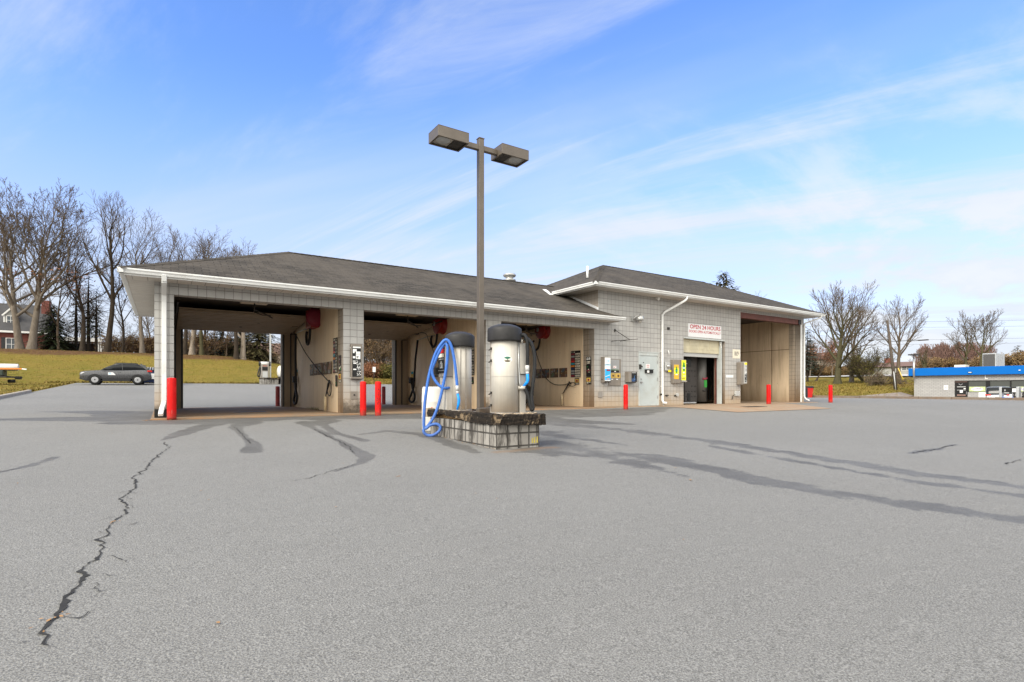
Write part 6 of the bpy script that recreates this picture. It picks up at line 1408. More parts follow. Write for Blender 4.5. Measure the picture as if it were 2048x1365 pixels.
mb = MB(); mb.box(X0-.05, X0-.003, 20.44, 20.49, 1.77, 2.15); mb.box(X0-.05, X0-.003, 20.24, 20.44, 1.77, 1.83); mb.build('letter', M['white'], st)
mb = MB(); mb.box(X0-.53, X0-.452, 21.42, 21.78, 2.40, 2.52, 0); mb.box(X0-.54, X0-.531, 21.47, 21.73, 2.43, 2.49, 1); mb.build('fascia_light', [M['dark_steel'], M['white']], st)
mb = MB(); mb.box(X0-.53, X0-.452, 17.55, 17.7, 2.55, 2.62); mb.build('fascia_light', M['white'], st)
mb = MB(); mb.cyl((X0-.6, 26.7, 1.9), (X0-.6, 26.7, 4.1), .10, n=10); mb.build('riser_pipe', M['galv'], st)
mb = MB(); mb.box(X0-1.1, X0+.1, 26.4, 27.1, 4.55, 4.68, 0); mb.bar((X0-.6, 26.7, 4.1), (X0-.6, 26.7, 4.6), .08, .08, 0); mb.build('flood_light', [M['dark_steel']], st)
ac = thing('rooftop_unit', 'grey rooftop air conditioning unit with dark coil on the blue store', 'air conditioner', (X0+2.8, 20.5, 2.9))
mb = MB(); mb.box(X0+1.4, X0+4.2, 19.98, 21.1, 3.0, 4.52); mb.build('cabinet', M['ac_grey'], ac, bevel=.03)
mb = MB(); mb.box(X0+1.36, X0+1.398, 20.05, 21.03, 3.1, 4.42)
for q in range(12): mb.box(X0+1.345, X0+1.36, 20.05, 21.03, 3.15+.105*q, 3.19+.105*q)
mb.build('coil_grille', M['ac_grille'], ac); MB().box(X0+1.2, X0+4.4, 19.85, 21.2, 2.902, 2.998).build('base_rail', M['light_grey'], ac)
mb = MB(); mb.box(X0+2.1, X0+2.15, 19.96, 19.979, 3.2, 4.3); mb.box(X0+2.9, X0+2.95, 19.96, 19.979, 3.2, 4.3); mb.box(X0+3.3, X0+3.5, 19.96, 19.979, 4.0, 4.3); mb.build('panel_trim', M['alloy'], ac)
cb2 = MB().box(X0+.8, X0+2, 22.4, 23.4, 2.905, 3.35).build('roof_hatch', M['cream'], None, loc=(X0+1.4, 23, 2.9), bevel=.03); tag(cb2, 'small cream hatch box on the blue store roof', 'roof hatch')
# fuel pumps and the little bin at the pumps
def pump(label, x, y, seed):
    z = -.85; t = thing('fuel_pump', label, 'fuel pump', (x, y, z), group=None)
    mb = MB()
    for s_ in (-1, 1): mb.box(x-.3, x+.3, y+s_*.55-.09, y+s_*.55+.09, z, z+1.73)
    mb.build_each('side_column', M['ac_grey'], t, bevel=.03); mb = MB(); mb.box(x-.28, x+.28, y-.455, y+.455, z+1.27, z+1.68); mb.build('display_head', M['black'], t, bevel=.03)
    mb = MB(); mb.box(x-.29, x-.281, y-.46, y-.22, z+1.3, z+1.58, 0); mb.box(x-.29, x-.281, y+.2, y+.3, z+1.36, z+1.5, 1); mb.build_each('display', [M['white'], M['grey']], t)
    mb = MB(); mb.box(x-.25, x+.25, y-.455, y+.455, z, z+.86); mb.build('lower_panel', M['panel_blue'], t, bevel=.02); mb = MB(); mb.box(x-.33, x-.251, y-.24, y+.26, z, z+.84); mb.build('white_bucket', M['white'], t, bevel=.03)
    hose(t, [(x-.2, y-.35, z+1.2), (x-.35, y-.36, z+.95), (x-.3, y-.4, z+.7), (x-.22, y-.38, z+.95)], .05, 'rubber', 8); MB().box(x-.27, x+.1, y-.2, y-.05, z+.85, z+1.1).build('nozzle', M['white'], t)
pump('blue and black fuel pump with white bucket before the store windows', 60.4, 15.30, 1)
pump('second fuel pump with heavy black hose at the right frame edge', 60.4, 13.75, 2)
hz = [o for o in COL.objects if o.name == 'fuel_pump.001'][0]
hose(hz, [(60, 14.2, .55), (59.95, 14.35, .3), (59.9, 14.25, 0), (59.9, 13.95, -.3), (59.9, 14.05, -.6), (59.95, 14.35, -.3), (60, 14.4, .1)], .07, 'rubber', 8)
mb = MB(); tb = thing('windshield_bin', 'white box bin with blue foot left of the parked store vehicle', 'bin', (62.5, 17.7, -.85))
MB().box(62.2, 62.8, 17.46, 17.92, -.16, .37).build('body', M['white'], tb, bevel=.03); MB().box(62.18, 62.82, 17.44, 17.94, -.86, -.162).build('foot', M['panel_blue'], tb, bevel=.02)
# ---- leaning utility pole with wires
px, py = 75.3, 29.65; pz = H(px, py)
up = thing('utility_pole', 'dark leaning wooden utility pole on the right-hand lawn', 'utility pole', (px, py, pz))
TOP = V((px+.05, py+.95, pz+8.55)); BASE = V((px, py, pz-.3))
mb = MB(); mb.tube([BASE, TOP], [.20, .13], 14); mb.build('pole', M['weathered_pole'], up)
d = TOP-BASE
mb = MB(); mb.cyl(BASE+d*.02+V((-.2, -.1, 0)), BASE+d*.28+V((-.18, -.1, 0)), .06, n=8); mb.build('cable_guard', M['light_grey'], up)
mb = MB(); c = BASE+d*.73; mb.bar(c, c+V((-.35, 1.2, .05)), .06, .06, 0); mb.obox(c+V((-.4, 1.9, .05)), (.25, .55, .14)); c = BASE+d*.70; mb.bar(c, c+V((-.3, -1.9, -.05)), .06, .06, 0); mb.obox(c+V((-.35, -3.6, -.1)), (.3, 1.0, .12)); mb.bar(c+V((-.3, -1.9, -.05)), c+V((-.35, -3.3, -.1)), .05, .05); mb.build('lamp_arm', M['dark_steel'], up)
mb = MB()
for k, (f, dz) in enumerate(((.98, 0), (.90, 0), (.72, .0), (.66, 0))):
    a = BASE+d*f
    for end in (V((118, -20, 9.5-k*.7)), V((60, 120, 13-k*.8))):
        pts = [a+(end-a)*t+V((0, 0, -1.2*4*t*(1-t)*.5)) for t in [i/14 for i in range(15)]]
        mb.tube(pts, .011, 4, caps=False)
mb.build_each('wire', M['wire'], up)
# yellow guy guard beside the vase tree
gx, gy = 86.6, 33.0; gz = H(gx, gy)
gu = thing('guy_guard', 'yellow leaning guy wire guard beside the vase shaped tree', 'guy guard', (gx, gy, gz))
MB().tube([(gx, gy, gz), (gx-.3, gy+.7, gz+2.2)], .06, 8).build('tube', paint('guard_yellow', (.65, .45, .08), .5), gu)
# ================================================================== TREES
def rot_about(d, ang, az, rr):
    u = d.orthogonal().normalized(); w = d.cross(u)
    return (d*math.cos(ang)+(u*math.cos(az)+w*math.sin(az))*math.sin(ang)).normalized()
class Tree:
    def __init__(s, seed, kids=(9, 6, 6), ratio=(.6, .6, .5, .45), ang=(44, 45, 48, 50), wob=.16, trop=.10, maxlvl=3, sides=(11, 7, 5, 3, 3), thick=1., tmin=(.32, .25, .2, .15), keep=1.):
        s.rr = random.Random(seed); s.kids, s.ratio, s.ang, s.wob, s.trop, s.maxlvl, s.sides, s.thick, s.tmin = kids, ratio, ang, wob, trop, maxlvl, sides, thick, tmin
        s.T = []; s.C = []; s.tips = []
    def limb(s, p, d, L, r, lvl, flare=False):
        rr = s.rr; n = (9, 6, 4, 3, 2)[min(lvl, 4)]; pts = [p]; dirs = [d]
        for i in range(n):
            j = V((rr.gauss(0, 1), rr.gauss(0, 1), rr.gauss(0, .7)))*s.wob*(.28 if lvl == 0 else 1)
            d = (d+j+V((0, 0, s.trop*(1 if lvl else .6)))).normalized(); p = p+d*(L/n); pts.append(p); dirs.append(d)
        end = .22 if lvl == 0 else .3
        rad = [max(r*(1-(1-end)*(i/n)**.9), .004) for i in range(n+1)]
        if flare: rad[0] *= 1.35
        (s.T if lvl <= 1 else s.C).append((pts, rad, s.sides[min(lvl, 4)]))
        if lvl >= s.maxlvl: s.tips.append(pts[-1]); return
        nk = s.kids[lvl]; az = rr.uniform(0, 6.28); t0 = s.tmin[lvl]
        for k in range(nk):
            t = t0+(1-t0)*((k+rr.random()*.9)/nk); f = t*n; i = min(n-1, int(f)); q = pts[i].lerp(pts[i+1], f-i); rq = rad[i]+(rad[i+1]-rad[i])*(f-i)
            az += 2.4+rr.uniform(-.5, .5); a = R(s.ang[lvl]*rr.uniform(.65, 1.25)*(1.12-.3*t))
            e = rot_about(dirs[i], a, az, rr)
            if lvl >= 1 and e.z < -.25: e.z *= .3; e.normalize()
            s.limb(q, e, L*s.ratio[lvl]*(1.15-.55*t)*rr.uniform(.75, 1.2), min(rq*.66, r*((.46, .42, .40, .40)[lvl]-.12*t))*s.thick, lvl+1)
        # the tip forks
        for k in range(2):
            e = rot_about(dirs[-1], R(rr.uniform(8, 28)), rr.uniform(0, 6.28), rr)
            s.limb(pts[-1], e, L*s.ratio[lvl]*.62*rr.uniform(.7, 1.1), rad[-1]*.85, lvl+1)
def tube_mesh(branches, name, mat, parent, base, fac, minr):
    """many tapered tubes in one mesh (fast path)"""
    vs = []; fs = []
    for pts, rad, n in branches:
        b = len(vs); k = len(pts); u = None
        cs = [(math.cos(2*math.pi*j/n), math.sin(2*math.pi*j/n)) for j in range(n)]
        for i in range(k):
            d = pts[min(i+1, k-1)]-pts[max(i-1, 0)]
            d = d.normalized() if d.length > 1e-9 else V((0, 0, 1))
            if u is None: u = d.orthogonal().normalized()
            else:
                u = u-d*u.dot(d); u = u.normalized() if u.length > 1e-6 else d.orthogonal().normalized()
            w = d.cross(u); r = max(rad[i]*fac, minr); p = pts[i]
            for c, s_ in cs: vs.append((p.x*fac+(u.x*c+w.x*s_)*r, p.y*fac+(u.y*c+w.y*s_)*r, p.z*fac+(u.z*c+w.z*s_)*r))
        for i in range(k-1):
            for j in range(n):
                a = b+i*n+j; e = b+i*n+(j+1) % n; fs.append((a, e, e+n, a+n))
    me = bpy.data.meshes.new(name); me.from_pydata(vs, [], fs); me.materials.append(mat); me.polygons.foreach_set('use_smooth', [True]*len(fs)); me.update()
    o = bpy.data.objects.new(name, me); COL.objects.link(o); o.parent = parent; WLOC[o.name] = WLOC[parent.name]
    return o
def leaf_mesh(pts, name, mat, parent, size, rr, n_each=5, spread=.35, flatten=1.):
    vs = []; fs = []
    for p in pts:
        for _ in range(n_each):
            q = p+V((rr.gauss(0, spread), rr.gauss(0, spread), rr.gauss(0, spread*.7)*flatten)); s_ = size*rr.uniform(.6, 1.4)
            a = V((rr.gauss(0, 1), rr.gauss(0, 1), rr.gauss(0, 1))).normalized(); b = a.orthogonal().normalized()*s_*.45; a = a*s_
            k = len(vs); vs += [tuple(q-a*.5), tuple(q+b*.6), tuple(q+a*.6), tuple(q-b*.5)]; fs.append((k, k+1, k+2, k+3))
    me = bpy.data.meshes.new(name); me.from_pydata(vs, [], fs); me.materials.append(mat); me.update()
    o = bpy.data.objects.new(name, me); COL.objects.link(o); o.parent = parent; WLOC[o.name] = WLOC[parent.name]
    return o
def bare_tree(name, label, x, y, h, r, seed, lean=(0, 0), bark='bark_grey', twig='twig_tan', group=None, stems=None, minr=.008, leaves=None, z=None, trunk_len=6.5, **kw):
    z = H(x, y)-.1 if z is None else z
    t = thing(name, label, 'tree', (x, y, z), 0, group); T = Tree(seed, **kw)
    for (dx, dy, lx, ly, sc) in (stems or [(0, 0, lean[0], lean[1], 1.)]):
        T.limb(V((dx, dy, -.02)), V((lx, ly, 1)).normalized(), trunk_len*sc, r*10./h*sc, 0, True)
    zm = max(p[-1].z for p, _, _ in [(q[0], 0, 0) for q in T.C+T.T]); fac = h/zm
    tr = tube_mesh(T.T, 'trunk', M[bark], t, None, fac, .03); tube_mesh(T.C, 'crown', M[twig], t, None, fac, minr)
    if leaves:
        mat, frac, zlo, zhi, size, n_each = leaves; rr = random.Random(seed+1); pts = [p*fac for p in T.tips]; pts = [p for p in pts if zlo*h < p.z < zhi*h and rr.random() < frac]
        leaf_mesh(pts, 'foliage', M[mat], t, size, rr, n_each)
    return t
def conifer(name, label, x, y, h, w, seed, mat='needle', bark='bark_dark', bare=.12, droop=.25, layers=22, dens=1., group=None, sparse=0., z=None, upsweep=0.):
    z = H(x, y)-.1 if z is None else z
    t = thing(name, label, 'tree', (x, y, z), 0, group); rr = random.Random(seed); br = []; vs = []; fs = []
    br.append(([V((0, 0, 0)), V((rr.gauss(0, .05), rr.gauss(0, .05), h*.5)), V((0, 0, h))], [h*.022, h*.014, .01], 8))
    for i in range(layers):
        f = bare+(1-bare)*(i+.3)/layers; zz = h*f; Lm = w*.5*(1-f)**.8*(1 if f > .2 else .85)+.12
        nb = max(4, int((9 if f < .7 else 6)*dens)); a0 = rr.uniform(0, 6.28)
        for k in range(nb):
            if rr.random() < sparse: continue
            a = a0+2*math.pi*k/nb+rr.uniform(-.25, .25); L = Lm*rr.uniform(.65, 1.15); d = V((math.cos(a), math.sin(a), 0)); z0 = zz+rr.uniform(-.5, .5)*h/layers
            pts = [V((0, 0, z0))+d*L*s_+V((0, 0, (upsweep*s_-droop*L*s_*s_)+upsweep*.5*s_*s_*L*.3)) for s_ in (0, .5, 1)]
            br.append((pts, [.012*h*.25+.01, .012, .006], 3))
            nn = max(5, int(L*14*dens))
            for q in range(nn):
                s_ = .18+.82*rr.random(); p = pts[0].lerp(pts[1], s_*2) if s_ < .5 else pts[1].lerp(pts[2], s_*2-1)
                sd = V((-d.y, d.x, 0))*rr.choice((-1, 1)); e = (d*.7+sd*rr.uniform(.2, .9)+V((0, 0, rr.uniform(-.7, .15)))).normalized(); ln = rr.uniform(.25, .6)*(.5+.06*w)*(1.15-.5*s_); wd = e.cross(V((0, 0, 1)))
                wd = wd.normalized()*ln*.16 if wd.length > 1e-3 else V((ln*.16, 0, 0)); b = len(vs); m_ = p+e*ln*.5
                for v_ in (p, m_+wd, p+e*ln, m_-wd): vs.append(tuple(v_))
                fs.append((b, b+1, b+2, b+3))
    tube_mesh(br, 'trunk', M[bark], t, None, 1., .008)
    me = bpy.data.meshes.new('foliage'); me.from_pydata(vs, [], fs); me.materials.append(M[mat]); me.update(); o = bpy.data.objects.new('foliage', me); COL.objects.link(o); o.parent = t; WLOC[o.name] = WLOC[t.name]
    return t
def shrub(name, label, x, y, h, w, seed, bark='bark_moss', twig='twig_tan', stems=9, leaves=None, group=None, kids=(6, 6, 5), z=None, arch=0., trunk_len=5.):
    rr = random.Random(seed); st = []
    for i in range(stems):
        a = rr.uniform(0, 6.28); k = rr.uniform(.2, 1)*w/h*.9; st.append((math.cos(a)*.25*rr.random(), math.sin(a)*.25*rr.random(), math.cos(a)*k, math.sin(a)*k, rr.uniform(.7, 1.1)))
    t = bare_tree(name, label, x, y, h, h*.010, seed, bark=bark, twig=twig, stems=st, kids=kids, ratio=(.5, .5, .5), ang=(38, 42, 45), maxlvl=3, tmin=(.2, .2, .15), sides=(6, 4, 3, 3), trop=-arch if arch else .06, wob=.2, leaves=leaves, group=group, z=z, trunk_len=trunk_len)
    t['category'] = 'shrub'; return t
# ------------------------------------------------------------------ left: the oak and the trees along the lawn top
GL = 'bare trees along the top of the lawn'
bare_tree('oak_tree', 'huge twin trunk oak with grey bark and rusty leaves before the brick house', -15.33, 95.81, 24.3, .56, 11, bark='bark_grey', twig='bark_brown', stems=[(-.30, .1, -.05, .02, 1.0), (.26, -.12, .05, 0, 1.06)], kids=(12, 7, 5, 3), maxlvl=4, ratio=(.85, .55, .5, .5), ang=(50, 44, 46, 48), trop=.11, wob=.17, minr=.017, leaves=('leaf_russet', .3, .12, .46, .30, 3), trunk_len=6.2)
bare_tree('bare_tree', 'dark thick trunked tree with broken top right of the brick house porch', -9.37, 95.5, 16.8, .34, 22, bark='bark_dark', twig='bark_dark', kids=(8, 6, 5), maxlvl=3, ratio=(.55, .5, .5, .5), ang=(52, 48, 48, 50), trop=.05, wob=.2, minr=.013, tmin=(.4, .25, .2, .15))
bare_tree('bare_tree', 'leaning dark tree just left of the car wash roof corner', -6.5, 92.7, 22.3, .35, 33, lean=(.20, 0), bark='bark_dark', twig='bark_brown', kids=(9, 6, 6), maxlvl=3, ratio=(.5, .55, .5, .5), ang=(36, 42, 46, 48), trop=.12, minr=.013, tmin=(.38, .25, .2, .15))
bare_tree('bare_tree', 'pale trunk tree seen under the left eave of the car wash', -2.38, 92.2, 21.1, .30, 44, bark='bark_grey', twig='bark_brown', kids=(9, 6, 6), maxlvl=3, minr=.013, leaves=('leaf_orange', .25, .08, .30, .26, 2))
bare_tree('bare_tree', 'tall bare tree rising behind the left end of the roof', .3, 95.2, 20.2, .30, 55, bark='bark_dark', twig='bark_brown', kids=(9, 6, 6), maxlvl=3, minr=.013)
bare_tree('bare_tree', 'straight dark trunk tree leftmost through the first bay opening', 2.6, 88.8, 18.4, .32, 66, bark='bark_dark', twig='bark_brown', minr=.013, tmin=(.45, .25, .2, .15))
bare_tree('bare_tree', 'straight pale trunk tree next to a dark trunk in the first bay view', 3.6, 90.8, 18.2, .34, 77, bark='bark_pale', twig='bark_brown', minr=.013, tmin=(.5, .25, .2, .15))
bare_tree('bare_tree', 'ivy covered narrow trunk in the middle of the first bay view', 4.7, 88.8, 17.3, .27, 88, bark='bark_moss', twig='bark_brown', minr=.013, tmin=(.4, .25, .2, .15))
bare_tree('bare_tree', 'dark trunk beside the pale trunk with orange leaves, first bay view', 8.75, 84.9, 17.2, .34, 99, bark='bark_dark', twig='bark_brown', minr=.013, tmin=(.45, .25, .2, .15))
bare_tree('bare_tree', 'pale trunk tree with orange leaves on low branches, first bay view', 9.6, 85.4, 17.1, .38, 110, bark='bark_pale', twig='bark_brown', minr=.013, leaves=('leaf_orange', .55, .10, .34, .30, 4), tmin=(.25, .25, .2, .15))
bare_tree('bare_tree', 'thin tree behind the orange leaved tree', 7.7, 97.5, 18.1, .26, 121, bark='bark_brown', twig='bark_brown', minr=.013)
bare_tree('bare_tree', 'slim tree with rusty leaves between the oak and the broken tree', -12.4, 99.5, 15.2, .18, 132, bark='bark_brown', twig='twig_russet', minr=.015, leaves=('leaf_russet', .22, .15, .7, .24, 3))
bare_tree('bare_tree', 'slender tree between the leaning tree and the eave', -4.9, 96.2, 15.4, .2, 143, bark='bark_dark', twig='bark_brown', minr=.015)
conifer('hemlock_tree', 'dense dark hemlock spreading between the oak and the porch', -13.2, 101.5, 7.4, 8.5, 5, 'needle', droop=.32, layers=20, dens=1.5, bare=.06)
for i, (x, y, h, lab) in enumerate(((-10.9, 103.5, 11.9, 'drooping spruce directly behind the broken topped tree'), (-9.3, 102.3, 12.4, 'sparse spruce with bare lower trunk right of the broken topped tree'), (-8.3, 100.9, 10, 'thinnest spruce left of the leaning tree'))):
    conifer('spruce_tree', lab, x, y, h, 5.0, 60+i, 'needle', droop=.38, layers=20, dens=.95, bare=.30, sparse=.2)
conifer('evergreen_shrub', 'dark rounded evergreen in the middle of the first bay view', 7.3, 92.5, 4.6, 6.5, 70, 'needle_blue', layers=12, dens=1.3, bare=.0, droop=.1)
conifer('evergreen_tree', 'broad olive green evergreen at the right side of the first bay view', 12.0, 87.6, 8.2, 9.5, 71, 'needle_olive', layers=18, dens=1.5, bare=.02, droop=.28)
conifer('evergreen_tree', 'dark evergreen behind the orange leaves, first bay view', 9.9, 91, 8.6, 7, 72, 'needle', layers=18, dens=1.3, bare=.04, droop=.28)
for i, (x, y, h, w, lab) in enumerate(((5.4, 91.2, 3.8, 6, 'brown brush pile left of the dark evergreen, first bay view'), (9.6, 95, 3.4, 6, 'brown brush under the pale trunk, first bay view'), (-.6, 97, 3.6, 7, 'brown thicket under the left eave'), (-5.2, 99, 3.2, 6, 'brown thicket behind the leaning tree'))):
    shrub('brush', lab, x, y, h, w, 80+i, 'bark_brown', 'twig_russet', 10, leaves=('leaf_brown', .3, .0, 1., .2, 2))
for i, (x, y, h, r_, bk) in enumerate(((1.9, 92, 14, .13, 'bark_dark'), (5.3, 93.5, 15, .16, 'bark_dark'), (6.6, 91, 13, .12, 'bark_brown'), (4.1, 96, 14, .14, 'bark_grey'), (7.9, 90, 12, .10, 'bark_brown'))):
    bare_tree('bare_tree', ['thin dark trunk at the far left of the first bay view', 'thin dark trunk right of the ivy covered trunk', 'thin brown trunk before the dark rounded evergreen', 'thin grey trunk between the pale trunk and the ivy covered trunk', 'slim brown sapling left of the orange leaved tree'][i], x, y, h, r_, 600+i, bark=bk, twig='bark_brown', kids=(8, 6, 5), maxlvl=3, minr=.015)
# tan thicket seen through the second bay
bare_tree('bare_tree', 'bent dark tree at the left of the second bay view', 22.4, 69.2, 8.2, .17, 151, lean=(-.25, 0), bark='bark_dark', twig='twig_tan', kids=(9, 7, 6, 4), minr=.015)
for i, (x, y, h, w, lab, lf) in enumerate(((23.9, 68.4, 8.6, 9, 'tall tan twiggy tree filling the second bay view', 'leaf_brown'), (26.4, 70.4, 8.2, 9, 'tan twiggy thicket at the right of the second bay view', 'leaf_dry'), (24.2, 75, 9.5, 10, 'brown thicket deep in the second bay view', 'leaf_brown'), (28.5, 73, 8.2, 9, 'brown thicket beyond the right jamb of the second bay', 'leaf_brown'))):
    shrub('thicket', lab, x, y, h, w, 160+i, 'bark_brown', 'twig_tan', 12, kids=(8, 6, 5), leaves=(lf, .35, .0, 1., .17, 2), trunk_len=5.5)
for i, (x, y) in enumerate(((22.6, 67.6), (24.6, 66.9), (26.6, 68.3))):
    shrub('low_shrub', ['reddish low bush at the foot of the bent dark tree', 'yellow green low bush in the middle of the second bay view', 'dark low bush at the right of the second bay view'][i], x, y, 1.9, 3.2, 170+i, 'bark_dark', 'twig_russet', 10, leaves=(('leaf_russet', 'leaf_olive', 'leaf_brown')[i], .8, 0, 1, .16, 3))
# woods behind: individuals copied from four kinds
protos = []
for i in range(4):
    protos.append(bare_tree('woodland_tree', 'thin bare tree in the woods beyond the lawn', -20+i*9, 118+i*3, 12.5+i*.7, .17+.02*i, 200+i, bark=('bark_dark', 'bark_brown', 'bark_grey', 'bark_dark')[i], twig='bark_brown', kids=(8, 6, 5), maxlvl=3, minr=.015, sides=(7, 5, 3, 3, 3), group='bare trees in the woods beyond the lawn', tmin=(.3, .2, .2, .15)))
rr = random.Random(300)
def dupe(o, x, y, s, rz, z=None, label=None):
    c = copy_tree(o); c.location = (x, y, H(x, y)-.15 if z is None else z); c.rotation_euler = (0, 0, rz); c.scale = (s, s, s)
    if label: c['label'] = label
    return c
for i in range(24):
    x = -36+i*2.8+rr.uniform(-.9, .9); y = rr.uniform(112, 146)
    dupe(protos[i % 4], x, y, rr.uniform(.45, .72), rr.uniform(0, 6.28))
sp = [o for o in COL.objects if o.get('label', '').startswith('thin bare tree')]
bp = shrub('woodland_brush', 'brown brush in the woods beyond the lawn', -3, 110, 3.0, 6, 310, 'bark_brown', 'twig_russet', 9, group='brush in the woods', leaves=('leaf_brown', .3, 0, 1, .25, 2))
for i in range(13):
    x = -28+i*3.7+rr.uniform(-1, 1); y = rr.uniform(101, 116) if x > -6 else rr.uniform(116, 126); dupe(bp, x, y, rr.uniform(.7, 1.25), rr.uniform(0, 6.28))
# ------------------------------------------------------------------ behind the tall roof
conifer('spruce_tree', 'sparse spruce top rising behind the tall roof slope', 54.2, 38.7, 14.2, 15.0, 401, 'needle_olive', layers=24, dens=1.25, droop=-.10, sparse=.10, upsweep=.5, bare=.2)
bare_tree('bare_tree', 'thin bare tree top just right of the spruce behind the roof', 59.8, 39.9, 12.6, .12, 402, twig='bark_brown')
# ------------------------------------------------------------------ right-hand slope
bare_tree('bare_tree', 'large bare lawn tree with russet leaves low in its crown, nearest the tall bay', 86.6, 41.9, 16.3, .42, 501, bark='bark_moss', twig='bark_brown', kids=(13, 8, 6), maxlvl=3, ratio=(.85, .55, .5, .45), ang=(46, 40, 44, 46), trop=.08, wob=.10, trunk_len=5., minr=.018, tmin=(.22, .25, .2, .15), leaves=('leaf_russet', .35, .12, .32, .25, 3))
bare_tree('bare_tree', 'medium bare tree behind the big multi stemmed shrub', 91.6, 42.2, 12.8, .30, 502, bark='bark_grey', twig='bark_brown', kids=(9, 6, 6), maxlvl=3, ang=(50, 45, 46, 46), minr=.013, tmin=(.3, .25, .2, .15), leaves=('leaf_russet', .05, .3, .8, .2, 2))
shrub('large_shrub', 'dense multi stemmed greenish shrub left of the leaning pole', 90.2, 39.6, 6.2, 8.0, 503, 'bark_moss', 'bark_brown', 14, kids=(8, 7, 6), leaves=('leaf_olive', .35, .05, .9, .15, 2))
shrub('low_brush', 'low arching brush in front of the big multi stemmed shrub', 84.2, 34.6, 2.4, 6.5, 504, 'bark_brown', 'twig_tan', 16, kids=(6, 6, 4), arch=.05, leaves=('leaf_olive', .2, 0, 1, .12, 1))
bare_tree('bare_tree', 'vase shaped bare tree beside the leaning pole', 86.95, 33.9, 12.9, .27, 505, bark='bark_brown', twig='bark_brown', kids=(9, 8, 6), maxlvl=3, ratio=(.85, .5, .5, .5), ang=(40, 34, 38, 42), trop=.07, wob=.09, minr=.013, tmin=(.42, .25, .2, .15), trunk_len=5.)
bare_tree('leaning_tree', 'small leaning tree with russet leaves left of the large lawn tree', 100.4, 52.4, 8.0, .16, 506, lean=(.2, -.45), bark='bark_brown', twig='twig_russet', kids=(9, 7, 5, 3), minr=.013, leaves=('leaf_russet', .5, .1, .9, .28, 3))
conifer('pine_tree', 'dark pine with bare lower trunk right behind the tall bay downspout', 98.0, 52.6, 9.6, 7.0, 507, 'needle_blue', layers=18, dens=1.1, bare=.25, droop=.1)
e2 = conifer('pine_tree', 'dark evergreen of the tree belt across the road', 128, 68, 9.0, 7.5, 508, 'needle_blue', layers=16, dens=1.1, bare=.1, droop=.15, group='evergreens across the road')
for i, (x, y, s_) in enumerate(((126.5, 74, .9), (129, 79, 1.0), (131, 64.5, .8), (128, 84, .95), (133, 70, 1.0), (127, 90, 1.05), (132, 96, 1.1))): dupe(e2, x, y, s_, i*1.3)
b2 = bare_tree('roadside_tree', 'bare russet tree of the tree belt across the road', 124, 66, 8.5, .15, 509, twig='twig_russet', kids=(9, 7, 5, 3), minr=.015, group='bare trees across the road', leaves=('leaf_russet', .25, .1, .8, .3, 2))
for i, (x, y, s_) in enumerate(((124.5, 71, .9), (125, 77, .85), (123.8, 61, .8), (126, 57, .75), (125, 83, 1.), (124, 89, .9), (137, 96, 1.2))): dupe(b2, x, y, s_, i*1.1+.4)
hb = shrub('hedge_shrub', 'brown clipped shrub in front of the house across the road', 131, 82, 2.0, 3.6, 515, 'bark_brown', 'twig_russet', 9, leaves=('leaf_brown', .9, 0, 1, .3, 4), group='hedge across the road')
for i in range(12): dupe(hb, 130.5+rr.uniform(-.5, .5), 58+2.6*i, rr.uniform(.85, 1.15), rr.uniform(0, 6))
bare_tree('bare_tree', 'tall mossy bare tree behind the store, left one of a close pair', 110.4, 33.4, 11.3, .28, 510, lean=(0, .08), bark='bark_moss', twig='bark_brown', kids=(9, 7, 5), ratio=(.72, .55, .5), ang=(46, 42, 44, 46), trop=.10, minr=.015, tmin=(.35, .25, .2, .15))
bare_tree('bare_tree', 'tall mossy bare tree behind the store beside the rooftop unit', 110.6, 31.7, 11.2, .30, 511, lean=(0, -.08), bark='bark_moss', twig='bark_brown', kids=(9, 7, 5), ratio=(.78, .55, .5), ang=(48, 42, 44, 46), trop=.10, minr=.015, tmin=(.32, .25, .2, .15))
bare_tree('bare_tree', 'bare tree cut by the right frame edge behind the store', 112.5, 22.8, 12.2, .34, 512, bark='bark_brown', twig='bark_brown', kids=(9, 6, 6), maxlvl=3, minr=.015, ang=(50, 45, 46, 46))
bare_tree('pollard_tree', 'short dark pollarded tree behind the left end of the blue store', 112.9, 40.0, 5.4, .30, 513, bark='bark_moss', twig='bark_brown', kids=(6, 5, 4, 3), ang=(48, 40, 40, 40), minr=.015, tmin=(.35, .3, .2, .15), trunk_len=4.)
pk = bare_tree('rose_brown_tree', 'upright rose brown bare tree in the row behind the blue store', 134, 46.5, 5.9, .12, 514, bark='twig_pink', twig='twig_pink', kids=(12, 7, 5, 4), ang=(26, 28, 32, 34), trop=.2, minr=.018, tmin=(.1, .15, .2, .15), group='row of rose brown trees behind the store')
for i in range(15): dupe(pk, 134+rr.uniform(-2.5, 2.5), 48-i*.75, rr.uniform(.85, 1.15), rr.uniform(0, 6.28))
for i, (x, y, s_) in enumerate(((133, 32.6, 1.0), (134, 30, 1.1), (136, 27.5, 1.0))): 
    conifer('pine_tree', ['bushy pine right of the rooftop unit', 'bushy pine second from the rooftop unit', 'pine at the right frame edge behind the store'][i], x, y, 5.2*s_, 6.0, 520+i, 'needle_olive', layers=12, dens=1.2, bare=.05, droop=.05)
gb = shrub('back_brush', 'brown brush behind the blue store', 128, 36, 3.4, 5.5, 530, 'bark_brown', 'twig_russet', 9, leaves=('leaf_brown', .3, 0, 1, .25, 2), group='brush behind the store')
for i in range(9): dupe(gb, 128+rr.uniform(-2, 2), 27+i*2.2, rr.uniform(.8, 1.2), rr.uniform(0, 6))
